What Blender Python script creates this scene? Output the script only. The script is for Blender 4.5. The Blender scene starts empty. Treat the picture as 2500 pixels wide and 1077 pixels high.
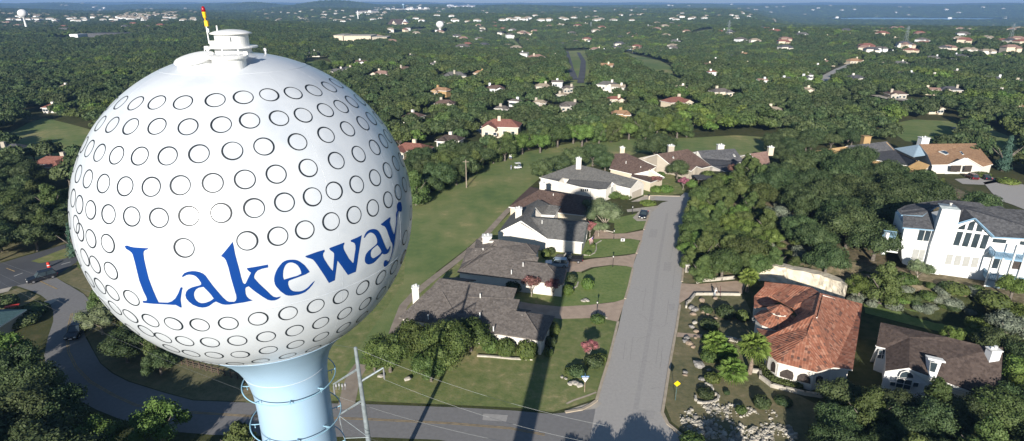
import bpy, bmesh, math, random
from mathutils import Vector, Matrix, noise
from mathutils.geometry import delaunay_2d_cdt
R = math.radians
HAZE = 1.15e-4
rnd = random.Random(7)
sc = bpy.context.scene
COL = sc.collection

# ------------------------------------------------------------------ camera numbers (photo pixels are 2500 x 1077)
FPX, CX, CY, HOR, EYE = 1430.0, 1250.0, 538.5, 4.0, 50.0
PIT = math.atan2(CY - HOR, FPX); SP, CP = math.sin(PIT), math.cos(PIT)

def S(t):
    t = max(0.0, min(1.0, t)); return t * t * (3 - 2 * t)

def ray(px, py):
    a = (px - CX) / FPX; b = (CY - py) / FPX
    return Vector((a, CP + b * SP, -SP + b * CP))

def proj(p):
    dz = p[2] - EYE; zc = p[1] * CP - dz * SP
    if zc < 0.1: return (-9999, -9999, zc)
    return (CX + FPX * p[0] / zc, CY - FPX * (dz * CP + p[1] * SP) / zc, zc)

# ------------------------------------------------------------------ terrain
def hill(x, y, cx, cy, sx, sy, h):
    a = ((x - cx) / sx) ** 2 + ((y - cy) / sy) ** 2
    return h * math.exp(-a) if a < 12 else 0.0

def _farhill(px, py, d, wpx, dep, k=1.0):
    a = (px - CX) / (FPX * CP + (CY - HOR) * SP)
    z = (EYE - (py - HOR) / 1526.6 * d) * k
    return (a * d, d, wpx / 1526.6 * d, dep, z)
HILLS = [_farhill(40, 10, 6500, 330, 900), _farhill(330, 12, 7000, 260, 800), _farhill(620, 10, 5200, 70, 450),
         _farhill(800, 2, 4700, 85, 420), _farhill(900, 12, 5600, 150, 500), _farhill(1130, 13, 7800, 240, 900),
         _farhill(1450, 12, 8500, 330, 900), _farhill(1830, 12, 8800, 200, 900), _farhill(2100, 13, 7600, 190, 700),
         _farhill(2380, 8, 7200, 260, 700), _farhill(500, 30, 4300, 260, 500), _farhill(150, 34, 4600, 200, 500),
         _farhill(1000, 7, 11000, 500, 1200), _farhill(1900, 7, 11500, 700, 1200), _farhill(300, 6, 11000, 500, 1200)]

def ter(x, y):
    g = 0.0
    # wooded rise east of the street, cut by a limestone face
    if 40 < x < 140 and 84 < y < 200:
        n = (x - 48.4) * 0.698 + (y - 106.3) * 0.716       # distance past the line of the cut
        g += 4.0 * S((n - 0.5) / 7.0) * S((x - 50) / 16) * (1 - S((y - 160) / 25)) * (1 - S((x - 112) / 18))
    d = math.hypot(x, y)
    if d > 330:
        k = S((d - 330) / 500)
        g += k * (7 * math.sin(x / 260 + 1.3) * math.cos(y / 340 + .4) + 5 * math.sin(x / 130 + y / 210) - 3)
        if d > 1200:
            g += S((d - 1200) / 2500) * 9 * math.sin(x / 700 + 2.1) * math.cos(y / 800 + 1)
            if y > 1000 and x / y > .34:
                k = S((d - 900) / 2700) * S((x / y - .34) / .14) * (1 - S((d - 5400) / 1500)); g = g * (1 - k) - 60 * k
            for (cx, cy, sx, sy, h) in HILLS:
                g += hill(x, y, cx, cy, sx, sy, h)
    return g

def P(px, py, z=None):
    """point where the line of sight of a photo pixel meets height z, or the terrain"""
    d = ray(px, py)
    if z is not None:
        t = (z - EYE) / d.z
        return Vector((d.x * t, d.y * t, z))
    t = 1.0; zt = 0.0
    if d.z > -0.002: d.z = -0.002
    t = (0 - EYE) / d.z
    for _ in range(30):
        g = ter(d.x * t, d.y * t)
        t2 = (g - EYE) / d.z
        if abs(t2 - t) < 1e-3: break
        t = t + (t2 - t) * 0.6
    return Vector((d.x * t, d.y * t, ter(d.x * t, d.y * t)))

def crop(ox, oy, s):
    return lambda x, y: (ox + x / s, oy + y / s)

# ------------------------------------------------------------------ materials
MATS = {}
def mat(name, col, var=0.0, scale=4.0, rough=0.85, col2=None, metal=0.0, bump=0.0, bscale=None, spec=0.3, objvar=0.0, coord='Object', stretch=None, detail=4):
    if name in MATS: return MATS[name]
    m = bpy.data.materials.new(name); m.use_nodes = True
    nt = m.node_tree; b = nt.nodes['Principled BSDF']
    b.inputs['Roughness'].default_value = rough; b.inputs['Metallic'].default_value = metal
    b.inputs['Specular IOR Level'].default_value = spec
    c = (*col, 1)
    b.inputs['Base Color'].default_value = c
    tc = nt.nodes.new('ShaderNodeTexCoord'); src = tc.outputs[coord]
    if stretch:
        mp = nt.nodes.new('ShaderNodeMapping'); mp.inputs['Scale'].default_value = stretch
        nt.links.new(src, mp.inputs[0]); src = mp.outputs[0]
    if var or col2:
        n = nt.nodes.new('ShaderNodeTexNoise'); n.inputs['Scale'].default_value = scale; n.inputs['Detail'].default_value = detail
        nt.links.new(src, n.inputs['Vector'])
        r = nt.nodes.new('ShaderNodeValToRGB')
        c2 = col2 or tuple(min(1, v * (1 + var)) for v in col)
        c1 = col if col2 else tuple(v * (1 - var) for v in col)
        r.color_ramp.elements[0].color = (*c1, 1); r.color_ramp.elements[0].position = .35
        r.color_ramp.elements[1].color = (*c2, 1); r.color_ramp.elements[1].position = .65
        nt.links.new(n.outputs[0], r.inputs[0]); out = r.outputs[0]
        if objvar:
            oi = nt.nodes.new('ShaderNodeObjectInfo'); hs = nt.nodes.new('ShaderNodeHueSaturation')
            mr = nt.nodes.new('ShaderNodeMapRange'); mr.inputs[3].default_value = 1 - objvar; mr.inputs[4].default_value = 1 + objvar
            nt.links.new(oi.outputs['Random'], mr.inputs[0]); nt.links.new(mr.outputs[0], hs.inputs['Value'])
            nt.links.new(out, hs.inputs['Color']); out = hs.outputs[0]
        nt.links.new(out, b.inputs['Base Color'])
    if bump:
        n2 = nt.nodes.new('ShaderNodeTexNoise'); n2.inputs['Scale'].default_value = bscale or scale * 3; n2.inputs['Detail'].default_value = 3
        nt.links.new(src, n2.inputs['Vector'])
        bp = nt.nodes.new('ShaderNodeBump'); bp.inputs['Strength'].default_value = 1; bp.inputs['Distance'].default_value = bump
        nt.links.new(n2.outputs[0], bp.inputs['Height']); nt.links.new(bp.outputs[0], b.inputs['Normal'])
    MATS[name] = m
    return m

def leafmat(name, ca, cb, cc, objv=.25, huev=.02):
    """foliage: colour drifts between clumps, from leaf to leaf and from tree to tree"""
    m = bpy.data.materials.new(name); m.use_nodes = True
    nt = m.node_tree; b = nt.nodes['Principled BSDF']
    b.inputs['Roughness'].default_value = .6; b.inputs['Specular IOR Level'].default_value = .25
    geo = nt.nodes.new('ShaderNodeNewGeometry'); tc = nt.nodes.new('ShaderNodeTexCoord')
    n = nt.nodes.new('ShaderNodeTexNoise'); n.inputs['Scale'].default_value = .55; n.inputs['Detail'].default_value = 2
    nt.links.new(tc.outputs['Object'], n.inputs['Vector'])
    add = nt.nodes.new('ShaderNodeMath'); add.operation = 'MULTIPLY_ADD'
    nt.links.new(geo.outputs['Random Per Island'], add.inputs[0]); add.inputs[1].default_value = .45
    nt.links.new(n.outputs[0], add.inputs[2])
    r = nt.nodes.new('ShaderNodeValToRGB'); e = r.color_ramp.elements
    e[0].position = .4; e[0].color = (*ca, 1); e[1].position = 1.0; e[1].color = (*cc, 1)
    k = e.new(.68); k.color = (*cb, 1)
    nt.links.new(add.outputs[0], r.inputs[0])
    oi = nt.nodes.new('ShaderNodeObjectInfo'); hs = nt.nodes.new('ShaderNodeHueSaturation')
    mr = nt.nodes.new('ShaderNodeMapRange'); mr.inputs[3].default_value = 1 - objv; mr.inputs[4].default_value = 1 + objv
    nt.links.new(oi.outputs['Random'], mr.inputs[0]); nt.links.new(mr.outputs[0], hs.inputs['Value'])
    ml = nt.nodes.new('ShaderNodeMath'); ml.operation = 'MULTIPLY'; ml.inputs[1].default_value = 7.31
    fr = nt.nodes.new('ShaderNodeMath'); fr.operation = 'FRACT'
    m2 = nt.nodes.new('ShaderNodeMapRange'); m2.inputs[3].default_value = .5 - huev; m2.inputs[4].default_value = .5 + huev
    nt.links.new(oi.outputs['Random'], ml.inputs[0]); nt.links.new(ml.outputs[0], fr.inputs[0]); nt.links.new(fr.outputs[0], m2.inputs[0])
    nt.links.new(m2.outputs[0], hs.inputs['Hue'])
    nt.links.new(r.outputs[0], hs.inputs['Color']); nt.links.new(hs.outputs[0], b.inputs['Base Color'])
    MATS[name] = m
    return m

M = MATS
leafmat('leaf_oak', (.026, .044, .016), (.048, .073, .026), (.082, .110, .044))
leafmat('leaf_cedar', (0.0378, 0.0594, 0.0162), (0.063, 0.0918, 0.0252), (0.1008, 0.1305, 0.0432))
leafmat('leaf_bright', (0.0551, 0.0902, 0.0171), (0.0855, 0.133, 0.0266), (0.133, 0.1852, 0.0456), .2)
leafmat('leaf_sun', (.036, .060, .015), (.064, .095, .024), (.110, .145, .040), .12)  # brighter copy of the oak foliage, sunlight put into its leaf colour
leafmat('leaf_grey', (.10, .12, .085), (.15, .17, .12), (.21, .23, .17), .15)
leafmat('leaf_wispy', (.07, .10, .045), (.115, .15, .07), (.17, .20, .11), .15)
leafmat('leaf_myrtle', (.09, .055, .04), (.15, .075, .06), (.24, .10, .10), .12)
leafmat('leaf_pink', (.10, .07, .05), (.24, .08, .10), (.36, .13, .17), .12)
leafmat('leaf_palm', (.07, .115, .02), (.13, .19, .035), (.22, .29, .07), .12)
leafmat('leaf_cypress', (.03, .07, .05), (.05, .10, .07), (.085, .15, .105), .1)
mat('bark', (.14, .12, .10), .35, 3)
mat('bark_pale', (.30, .26, .21), .3, 3)
mat('palm_bark', (.22, .17, .13), .35, 6)
mat('white_paint', (.80, .80, .79), .03, 1.5, .45, spec=.5)
mat('gear_paint', (.82, .82, .80), .03, 3, .4, spec=.5)
mat('column_paint', (.37, .53, .69), .03, .8, .4, spec=.5)
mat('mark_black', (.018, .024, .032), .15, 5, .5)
mat('letter_blue', (.003, .045, .23), .04, 1, .8, spec=.15)
mat('rail_paint', (.30, .50, .62), .1, 3, .5)
mat('red_lamp', (.32, .01, .02), rough=.2)
mat('yellow_paint', (.85, .48, .02), .05, 4, .5)
mat('galvanised', (.27, .31, .33), .2, 2, .5, metal=.3)
mat('wire', (.20, .21, .21), rough=.5, metal=.5)
mat('insulator', (.30, .30, .31), rough=.4)
mat('asphalt', (.39, .37, .345), .05, 2.6, .95, bump=.01, bscale=8, coord='Object', detail=9)
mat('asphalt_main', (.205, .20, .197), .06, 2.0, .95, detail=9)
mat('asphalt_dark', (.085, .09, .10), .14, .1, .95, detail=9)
mat('asphalt_patch', (.355, .338, .318), .06, 2.0, .95)
mat('crack', (.27, .26, .245), .1, 2, .95)
mat('concrete', (.42, .38, .32), .12, .6, .9)
mat('kerb', (.44, .37, .28), .12, 1, .9)
mat('drive', (.44, .335, .255), .10, .8, .9, bump=.01, bscale=12)
mat('drive_dark', (.24, .20, .17), .12, 1.2, .9)
mat('line_orange', (.34, .25, .13), .25, 1.5, .9)
mat('line_white', (.5, .5, .48), .2, 1.5, .9)
mat('path_dirt', (.30, .25, .20), .15, .6, .95)
mat('stone_white', (.44, .405, .345), .14, 1.8, .9, bump=.05, bscale=3)
mat('limestone', (.62, .55, .43), .16, .7, .95, bump=.15, bscale=1.2)
mat('rock_grey', (.27, .255, .235), .3, 2.2, .95, bump=.05, bscale=3)
mat('rock_tan', (.30, .23, .17), .25, 2.2, .95, bump=.05, bscale=3)
mat('rubble', (.35, .325, .275), .4, .9, .95, bump=.03, bscale=4)
mat('stucco_white', (.66, .62, .56), .03, .8, .85)
mat('stucco_bright', (.72, .73, .73), .02, .8, .8)
mat('stucco_cream', (.60, .52, .40), .05, .8, .85)
mat('stucco_tan', (.40, .355, .29), .05, .8, .85)
mat('stucco_olive', (.31, .29, .225), .05, .8, .85)
mat('stucco_ochre', (.38, .25, .12), .06, .8, .85)
mat('trim_white', (.78, .77, .73), rough=.6)
mat('trim_blue', (.20, .33, .45), .06, 2, .6)
mat('siding_shade_blue', (.30, .40, .48), .06, 2, .6)  # blue grey that also puts shade into the colour of pale walls
mat('glass', (.035, .05, .06), .2, .7, .12, spec=.8)
mat('blind', (.36, .36, .34), .05, 2, .7)
mat('door_shade_dark', (.05, .04, .035), .3, 3, .6)  # dark doors, also painted shade inside open garage bays
mat('car_black', (.012, .014, .02), rough=.25, spec=.7)
mat('car_silver', (.45, .53, .60), rough=.3, metal=.4)
mat('car_blue', (.012, .03, .05), rough=.22, spec=.7)
mat('car_red', (.08, .01, .012), rough=.25, spec=.7)
mat('car_white', (.75, .75, .74), rough=.3)
mat('tyre', (.02, .02, .02), rough=.8)
mat('rim', (.4, .4, .42), rough=.35, metal=.7)
mat('lamp_glass', (.7, .7, .66), rough=.15)
mat('tail_red', (.45, .02, .04), rough=.3)
mat('iron', (.025, .025, .028), rough=.5)
mat('wood_pole', (.30, .25, .20), .2, 2, .9)
mat('wood_dark', (.09, .065, .05), .25, 2, .85)
mat('sign_blue', (.02, .16, .42), rough=.4)
mat('sign_white', (.72, .70, .70), rough=.5)
mat('sign_yellow', (.85, .62, .01), rough=.4)
mat('skin', (.42, .26, .19), rough=.6)
mat('cloth_white', (.75, .75, .73), rough=.9)
mat('cloth_blue', (.10, .16, .26), rough=.9)
mat('cloth_grey', (.30, .33, .36), rough=.9)
mat('hair', (.06, .045, .035), rough=.8)
mat('flag_red', (.50, .12, .16), rough=.8)
mat('flag_white', (.75, .68, .70), rough=.8)
mat('flag_blue', (.05, .07, .22), rough=.8)
mat('teal_roof', (.09, .16, .16), .15, 3, .7)
mat('red_plastic', (.60, .05, .03), rough=.5)
mat('water', (.17, .30, .42), .05, .01, .25, spec=.6)
mat('pond', (.14, .20, .17), .4, 1.6, .5)

def wavemat(name, a, b, direction, freq, var=.25):
    """roof covering with courses or tile rows in the object's own frame"""
    m = bpy.data.materials.new(name); m.use_nodes = True; nt = m.node_tree; p = nt.nodes['Principled BSDF']
    p.inputs['Roughness'].default_value = .92; p.inputs['Specular IOR Level'].default_value = .15
    tc = nt.nodes.new('ShaderNodeTexCoord')
    n = nt.nodes.new('ShaderNodeTexNoise'); n.inputs['Scale'].default_value = 1.2; n.inputs['Detail'].default_value = 8; n.inputs['Roughness'].default_value = .7
    nt.links.new(tc.outputs['Object'], n.inputs['Vector'])
    v = nt.nodes.new('ShaderNodeTexVoronoi'); v.inputs['Scale'].default_value = freq
    mp = nt.nodes.new('ShaderNodeMapping'); mp.inputs['Scale'].default_value = direction
    nt.links.new(tc.outputs['Object'], mp.inputs[0]); nt.links.new(mp.outputs[0], v.inputs['Vector'])
    mx = nt.nodes.new('ShaderNodeMath'); mx.operation = 'MULTIPLY_ADD'; mx.inputs[1].default_value = .5
    sv = nt.nodes.new('ShaderNodeSeparateColor'); nt.links.new(v.outputs['Color'], sv.inputs[0])
    nt.links.new(sv.outputs[0], mx.inputs[0]); nt.links.new(n.outputs[0], mx.inputs[2])
    r = nt.nodes.new('ShaderNodeValToRGB'); r.color_ramp.elements[0].position = .45; r.color_ramp.elements[1].position = 1.0
    r.color_ramp.elements[0].color = (*a, 1); r.color_ramp.elements[1].color = (*b, 1)
    nt.links.new(mx.outputs[0], r.inputs[0]); nt.links.new(r.outputs[0], p.inputs['Base Color'])
    bp = nt.nodes.new('ShaderNodeBump'); bp.inputs['Distance'].default_value = .05
    nt.links.new(sv.outputs[1], bp.inputs['Height']); nt.links.new(bp.outputs[0], p.inputs['Normal'])
    MATS[name] = m
wavemat('roof_greybrown', (.105, .092, .083), (.172, .152, .138), (1, 1, 1), 3)
wavemat('roof_grey', (.105, .103, .098), (.165, .16, .152), (1, 1, 1), 3)
wavemat('roof_slate', (.062, .063, .068), (.112, .113, .12), (1, 1, 1), 3)
wavemat('roof_brown', (.10, .066, .055), (.165, .115, .095), (1, 1, 1), 3)
wavemat('roof_darkbrown', (.06, .045, .039), (.108, .082, .07), (1, 1, 1), 3)
wavemat('roof_orange', (.26, .15, .085), (.38, .24, .145), (1, 1, 1), 3)
wavemat('roof_pinkish', (.24, .15, .12), (.34, .22, .18), (1, 1, 1), 3)
wavemat('roof_tan', (.28, .23, .17), (.36, .30, .23), (1, 1, 1), 3)
wavemat('roof_red', (.20, .085, .065), (.28, .13, .10), (1, 1, 1), 3)

def tilemat():
    """barrel tiles: rows follow the fall of each slope because the rib direction comes from the face normal"""
    m = bpy.data.materials.new('roof_tile'); m.use_nodes = True; nt = m.node_tree; p = nt.nodes['Principled BSDF']
    p.inputs['Roughness'].default_value = .8
    g = nt.nodes.new('ShaderNodeNewGeometry'); tc = nt.nodes.new('ShaderNodeTexCoord')
    # horizontal direction along the eaves = normal x up
    cr = nt.nodes.new('ShaderNodeVectorMath'); cr.operation = 'CROSS_PRODUCT'; cr.inputs[1].default_value = (0, 0, 1)
    nt.links.new(g.outputs['True Normal'], cr.inputs[0])
    nm = nt.nodes.new('ShaderNodeVectorMath'); nm.operation = 'NORMALIZE'; nt.links.new(cr.outputs[0], nm.inputs[0])
    dt = nt.nodes.new('ShaderNodeVectorMath'); dt.operation = 'DOT_PRODUCT'
    nt.links.new(nm.outputs[0], dt.inputs[0]); nt.links.new(tc.outputs['Object'], dt.inputs[1])
    c2 = nt.nodes.new('ShaderNodeVectorMath'); c2.operation = 'CROSS_PRODUCT'
    nt.links.new(nm.outputs[0], c2.inputs[0]); nt.links.new(g.outputs['True Normal'], c2.inputs[1])
    d2 = nt.nodes.new('ShaderNodeVectorMath'); d2.operation = 'DOT_PRODUCT'
    nt.links.new(c2.outputs[0], d2.inputs[0]); nt.links.new(tc.outputs['Object'], d2.inputs[1])
    def mth(op, a, b=None, v=None):
        n = nt.nodes.new('ShaderNodeMath'); n.operation = op; nt.links.new(a, n.inputs[0])
        if b is not None: nt.links.new(b, n.inputs[1])
        if v is not None: n.inputs[1].default_value = v
        return n.outputs[0]
    u = mth('MULTIPLY', dt.outputs['Value'], v=2.6); w = mth('MULTIPLY', d2.outputs['Value'], v=2.2)
    fu, fw = mth('FLOOR', u), mth('FLOOR', w)
    cb = nt.nodes.new('ShaderNodeCombineXYZ'); nt.links.new(fu, cb.inputs[0]); nt.links.new(fw, cb.inputs[1])
    wn = nt.nodes.new('ShaderNodeTexWhiteNoise'); nt.links.new(cb.outputs[0], wn.inputs['Vector'])
    r = nt.nodes.new('ShaderNodeValToRGB'); e = r.color_ramp.elements
    e[0].position = 0; e[0].color = (.11, .06, .045, 1); e[1].position = .14; e[1].color = (.27, .10, .055, 1)
    k = e.new(.6); k.color = (.33, .13, .075, 1); k = e.new(1.0); k.color = (.40, .20, .13, 1)
    nt.links.new(wn.outputs['Value'], r.inputs[0]); nt.links.new(r.outputs[0], p.inputs['Base Color'])
    sn = mth('SINE', mth('MULTIPLY', u, v=6.283)); s2 = mth('FRACT', w)
    ad = mth('ADD', mth('MULTIPLY', sn, v=.6), mth('MULTIPLY', s2, v=.5))
    bp = nt.nodes.new('ShaderNodeBump'); bp.inputs['Distance'].default_value = .035
    nt.links.new(ad, bp.inputs['Height']); nt.links.new(bp.outputs[0], p.inputs['Normal'])
    MATS['roof_tile'] = m
tilemat()

def groundmat(name, cols, s1, s2, mix=.5):
    m = bpy.data.materials.new(name); m.use_nodes = True; nt = m.node_tree; p = nt.nodes['Principled BSDF']
    p.inputs['Roughness'].default_value = .95; p.inputs['Specular IOR Level'].default_value = .1
    tc = nt.nodes.new('ShaderNodeTexCoord')
    def nz(s, d):
        n = nt.nodes.new('ShaderNodeTexNoise'); n.inputs['Scale'].default_value = s; n.inputs['Detail'].default_value = d; n.inputs['Roughness'].default_value = .65
        nt.links.new(tc.outputs['Object'], n.inputs['Vector']); return n.outputs[0]
    a = nz(s1, 6); b = nz(s2, 4)
    mx = nt.nodes.new('ShaderNodeMix'); mx.data_type = 'FLOAT'; mx.inputs[0].default_value = mix
    nt.links.new(a, mx.inputs[2]); nt.links.new(b, mx.inputs[3])
    r = nt.nodes.new('ShaderNodeValToRGB'); e = r.color_ramp.elements
    ps = [.36, .46, .56, .66]
    e[0].position = ps[0]; e[0].color = (*cols[0], 1); e[1].position = ps[-1]; e[1].color = (*cols[-1], 1)
    for i in range(1, len(cols) - 1):
        k = e.new(ps[0] + (ps[-1] - ps[0]) * i / (len(cols) - 1)); k.color = (*cols[i], 1)
    nt.links.new(mx.outputs[0], r.inputs[0]); nt.links.new(r.outputs[0], p.inputs['Base Color'])
    bn = nz(3.0, 3); bp = nt.nodes.new('ShaderNodeBump'); bp.inputs['Distance'].default_value = .06; bp.inputs['Strength'].default_value = .8
    nt.links.new(bn, bp.inputs['Height']); nt.links.new(bp.outputs[0], p.inputs['Normal'])
    MATS[name] = m
groundmat('ground', [(.035, .045, .02), (.06, .07, .028), (.085, .085, .038), (.13, .11, .06)], .035, .6)
groundmat('fairway', [(0.1025, 0.1597, 0.0605), (0.1537, 0.2047, 0.0756), (0.2203, 0.2396, 0.1008), (0.42, 0.345, 0.17)], .028, .22, .35)
groundmat('lawn', [(0.1169, 0.1537, 0.0575), (0.1577, 0.1935, 0.069), (0.2219, 0.2276, 0.0977), (0.3762, 0.3192, 0.1653)], .09, .8)
groundmat('lawn_front', [(0.1169, 0.1764, 0.0575), (0.1519, 0.2105, 0.069), (0.1928, 0.239, 0.0862), (0.2622, 0.2736, 0.114)], .2, 1.5)
groundmat('yard_dry', [(.11, .115, .06), (.155, .15, .08), (.205, .18, .10), (.29, .235, .15)], .12, .9)
groundmat('brush', [(0.108, 0.1, 0.0607), (0.162, 0.1375, 0.081), (0.2295, 0.1875, 0.1215), (0.3645, 0.2937, 0.216)], .15, 1.2)

# ------------------------------------------------------------------ mesh helpers
def link(o, parent=None):
    COL.objects.link(o)
    if parent: o.parent = parent
    return o

class MB:
    def __init__(s): s.v = []; s.f = []; s.m = []
    def add(s, vs, fs, mi=0):
        b = len(s.v); s.v += [tuple(v) for v in vs]
        for f in fs: s.f.append(tuple(b + i for i in f)); s.m.append(mi)
    def box(s, c, d, rz=0, mi=0, taper=1.0):
        x, y, z = d[0] / 2, d[1] / 2, d[2] / 2; cr, sr = math.cos(rz), math.sin(rz); vs = []
        for k in (-1, 1):
            t = taper if k > 0 else 1
            for (i, j) in ((-1, -1), (1, -1), (1, 1), (-1, 1)):
                a, b = i * x * t, j * y * t
                vs.append((c[0] + a * cr - b * sr, c[1] + a * sr + b * cr, c[2] + k * z))
        s.add(vs, [(3, 2, 1, 0), (4, 5, 6, 7), (0, 1, 5, 4), (1, 2, 6, 5), (2, 3, 7, 6), (3, 0, 4, 7)], mi)
    def tube(s, pts, rad, n=8, mi=0, cap=True):
        pts = [Vector(p) for p in pts]; rs = rad if isinstance(rad, (list, tuple)) else [rad] * len(pts)
        b = len(s.v); up = Vector((0, 0, 1)); prev = None
        for i, p in enumerate(pts):
            d = (pts[min(i + 1, len(pts) - 1)] - pts[max(i - 1, 0)]).normalized()
            if prev is None:
                u = d.cross(up)
                if u.length < 1e-3: u = d.cross(Vector((1, 0, 0)))
                u.normalize()
            else:
                u = (prev - d * prev.dot(d)).normalized()
            prev = u; w = d.cross(u)
            for k in range(n):
                a = 2 * math.pi * k / n
                s.v.append(tuple(p + (u * math.cos(a) + w * math.sin(a)) * rs[i]))
        for i in range(len(pts) - 1):
            for k in range(n):
                k2 = (k + 1) % n
                s.f.append((b + i * n + k, b + i * n + k2, b + (i + 1) * n + k2, b + (i + 1) * n + k)); s.m.append(mi)
        if cap:
            s.f.append(tuple(b + k for k in reversed(range(n)))); s.m.append(mi)
            s.f.append(tuple(b + (len(pts) - 1) * n + k for k in range(n))); s.m.append(mi)
    def lathe(s, prof, c=(0, 0, 0), n=24, mi=0, axis=None):
        b = len(s.v); q = axis or Matrix.Identity(3)
        for (r, z) in prof:
            for k in range(n):
                a = 2 * math.pi * k / n
                v = q @ Vector((r * math.cos(a), r * math.sin(a), z)); s.v.append((c[0] + v.x, c[1] + v.y, c[2] + v.z))
        for i in range(len(prof) - 1):
            for k in range(n):
                k2 = (k + 1) % n
                s.f.append((b + i * n + k, b + i * n + k2, b + (i + 1) * n + k2, b + (i + 1) * n + k)); s.m.append(mi)
        s.f.append(tuple(b + k for k in reversed(range(n)))); s.m.append(mi)
        s.f.append(tuple(b + (len(prof) - 1) * n + k for k in range(n))); s.m.append(mi)
    def mesh(s, name, mats, smooth=False):
        me = bpy.data.meshes.new(name); me.from_pydata(s.v, [], s.f)
        for m in (mats if isinstance(mats, (list, tuple)) else [mats]): me.materials.append(MATS[m] if isinstance(m, str) else m)
        if any(s.m): me.polygons.foreach_set('material_index', s.m)
        if smooth: me.polygons.foreach_set('use_smooth', [True] * len(s.f))
        me.update(); return me
    def obj(s, name, mats, parent=None, smooth=False, loc=None):
        o = bpy.data.objects.new(name, s.mesh(name, mats, smooth))
        if loc: o.location = loc
        return link(o, parent)

def tag(o, label, cat, group=None, kind=None):
    o['label'] = label; o['category'] = cat
    if group: o['group'] = group
    if kind: o['kind'] = kind
    return o
def thing(name, label, cat, loc=(0, 0, 0), rz=0, group=None):
    o = bpy.data.objects.new(name, None); o.empty_display_size = .5; link(o)
    o.location = loc; o.rotation_euler = (0, 0, rz)
    return tag(o, label, cat, group)
def structure(o): o['kind'] = 'structure'; return o
def local(mb, o):
    """vertices given in world space become local to an unrotated thing placed at o.location"""
    l = o.location; mb.v = [(v[0] - l.x, v[1] - l.y, v[2] - l.z) for v in mb.v]; return mb

def inside(p, poly):
    r = False; n = len(poly); j = n - 1
    for i in range(n):
        a, b = poly[i], poly[j]
        if (a[1] > p[1]) != (b[1] > p[1]) and p[0] < (b[0] - a[0]) * (p[1] - a[1]) / (b[1] - a[1]) + a[0]: r = not r
        j = i
    return r

def fill2d(loops, step=None):
    """triangulate loops (even-odd), optionally with interior points every step"""
    pts = []; edges = []
    for lp in loops:
        q = []
        for i, p in enumerate(lp):
            a, b = lp[i], lp[(i + 1) % len(lp)]
            n = max(1, int(math.hypot(b[0] - a[0], b[1] - a[1]) / step)) if step else 1
            for k in range(n): q.append((a[0] + (b[0] - a[0]) * k / n, a[1] + (b[1] - a[1]) * k / n))
        o = len(pts); pts += q
        edges += [(o + i, o + (i + 1) % len(q)) for i in range(len(q))]
    if step:
        xs = [p[0] for p in pts]; ys = [p[1] for p in pts]
        x = min(xs) + step * .5; 
        while x < max(xs):
            y = min(ys) + step * .5
            while y < max(ys):
                if sum(inside((x, y), lp) for lp in loops) % 2: pts.append((x, y))
                y += step
            x += step
    v, e, f, *_ = delaunay_2d_cdt([Vector(p) for p in pts], edges, [], 0, 1e-5)
    out = []
    for t in f:
        c = (sum(v[i].x for i in t) / 3, sum(v[i].y for i in t) / 3)
        if sum(inside(c, lp) for lp in loops) % 2: out.append(tuple(t))
    return [(p.x, p.y) for p in v], out

def sheet_mb(mb, polys_px, dz, step=None, z=0.0, mi=0, drape=False):
    """ground sheets traced as outlines on the terrain"""
    for poly in polys_px:
        w = [P(x, y, None if drape else z) for x, y in poly]
        v, f = fill2d([[(p.x, p.y) for p in w]], step)
        a = [(x, y, (ter(x, y) if drape else z) + dz) for x, y in v]
        ff = []
        for t in f:
            p0, p1, p2 = [Vector(a[i]) for i in t]
            ff.append(t if (p1 - p0).cross(p2 - p0).z > 0 else t[::-1])
        mb.add(a, ff, mi)
def sheet(name, polys, dz, m='lawn', **k):
    mb = MB(); sheet_mb(mb, polys, dz, **k); return structure(mb.obj(name, m))

def strip(name, px, width, m, dz, h=0.0, parent=None, world=None, z=0.0):
    """a band of constant width along a traced line; h > 0 gives it a real height (kerbs)"""
    w = world or [P(x, y, z) for x, y in px]
    mb = MB(); L = []; Rr = []
    for i, p in enumerate(w):
        d = (w[min(i + 1, len(w) - 1)] - w[max(i - 1, 0)]); d.z = 0; d.normalize(); n = Vector((-d.y, d.x, 0)) * width / 2
        L.append(p + n); Rr.append(p - n)
    n = len(w); top = z + dz + h
    vs = [(a.x, a.y, top) for a in L] + [(a.x, a.y, top) for a in Rr]
    fs = [(i, n + i, n + i + 1, i + 1) for i in range(n - 1)]
    if h:
        vs += [(a.x, a.y, z - .05) for a in L] + [(a.x, a.y, z - .05) for a in Rr]
        for i in range(n - 1):
            fs += [(i, i + 1, 2 * n + i + 1, 2 * n + i), (n + i + 1, n + i, 3 * n + i, 3 * n + i + 1)]
        fs += [(0, 2 * n, 3 * n, n), (n - 1, 2 * n - 1, 4 * n - 1, 3 * n - 1)]
    mb.add(vs, fs); return mb.obj(name, m, parent)

# ------------------------------------------------------------------ world, sun, camera
TD = ray(630.8, 511.9).normalized(); TANK = Vector((0, 0, EYE)) + TD * 17.2; TR = 4.09
SD = (P(1405, 500, 5) - TANK).normalized()
SUN_EL = math.asin(-SD.z); SUN_AZ = math.atan2(SD.x, SD.y)
w = bpy.data.worlds.new('World'); sc.world = w; w.use_nodes = True; nt = w.node_tree
bg = nt.nodes['Background']; sky = nt.nodes.new('ShaderNodeTexSky'); sky.sky_type = 'NISHITA'; sky.sun_disc = False
sky.sun_elevation = SUN_EL; sky.sun_rotation = SUN_AZ + math.pi; sky.air_density = 1.0; sky.dust_density = .2; sky.ozone_density = 3.0
nt.links.new(sky.outputs[0], bg.inputs[0]); bg.inputs[1].default_value = .064
sl = bpy.data.lights.new('sun', 'SUN'); sl.energy = 5.0; sl.angle = R(.5); sl.color = (1, .94, .85)
so = bpy.data.objects.new('sun', sl); link(so); so.rotation_euler = SD.to_track_quat('-Z', 'Y').to_euler(); so.location = (0, -60, 90)
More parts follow.
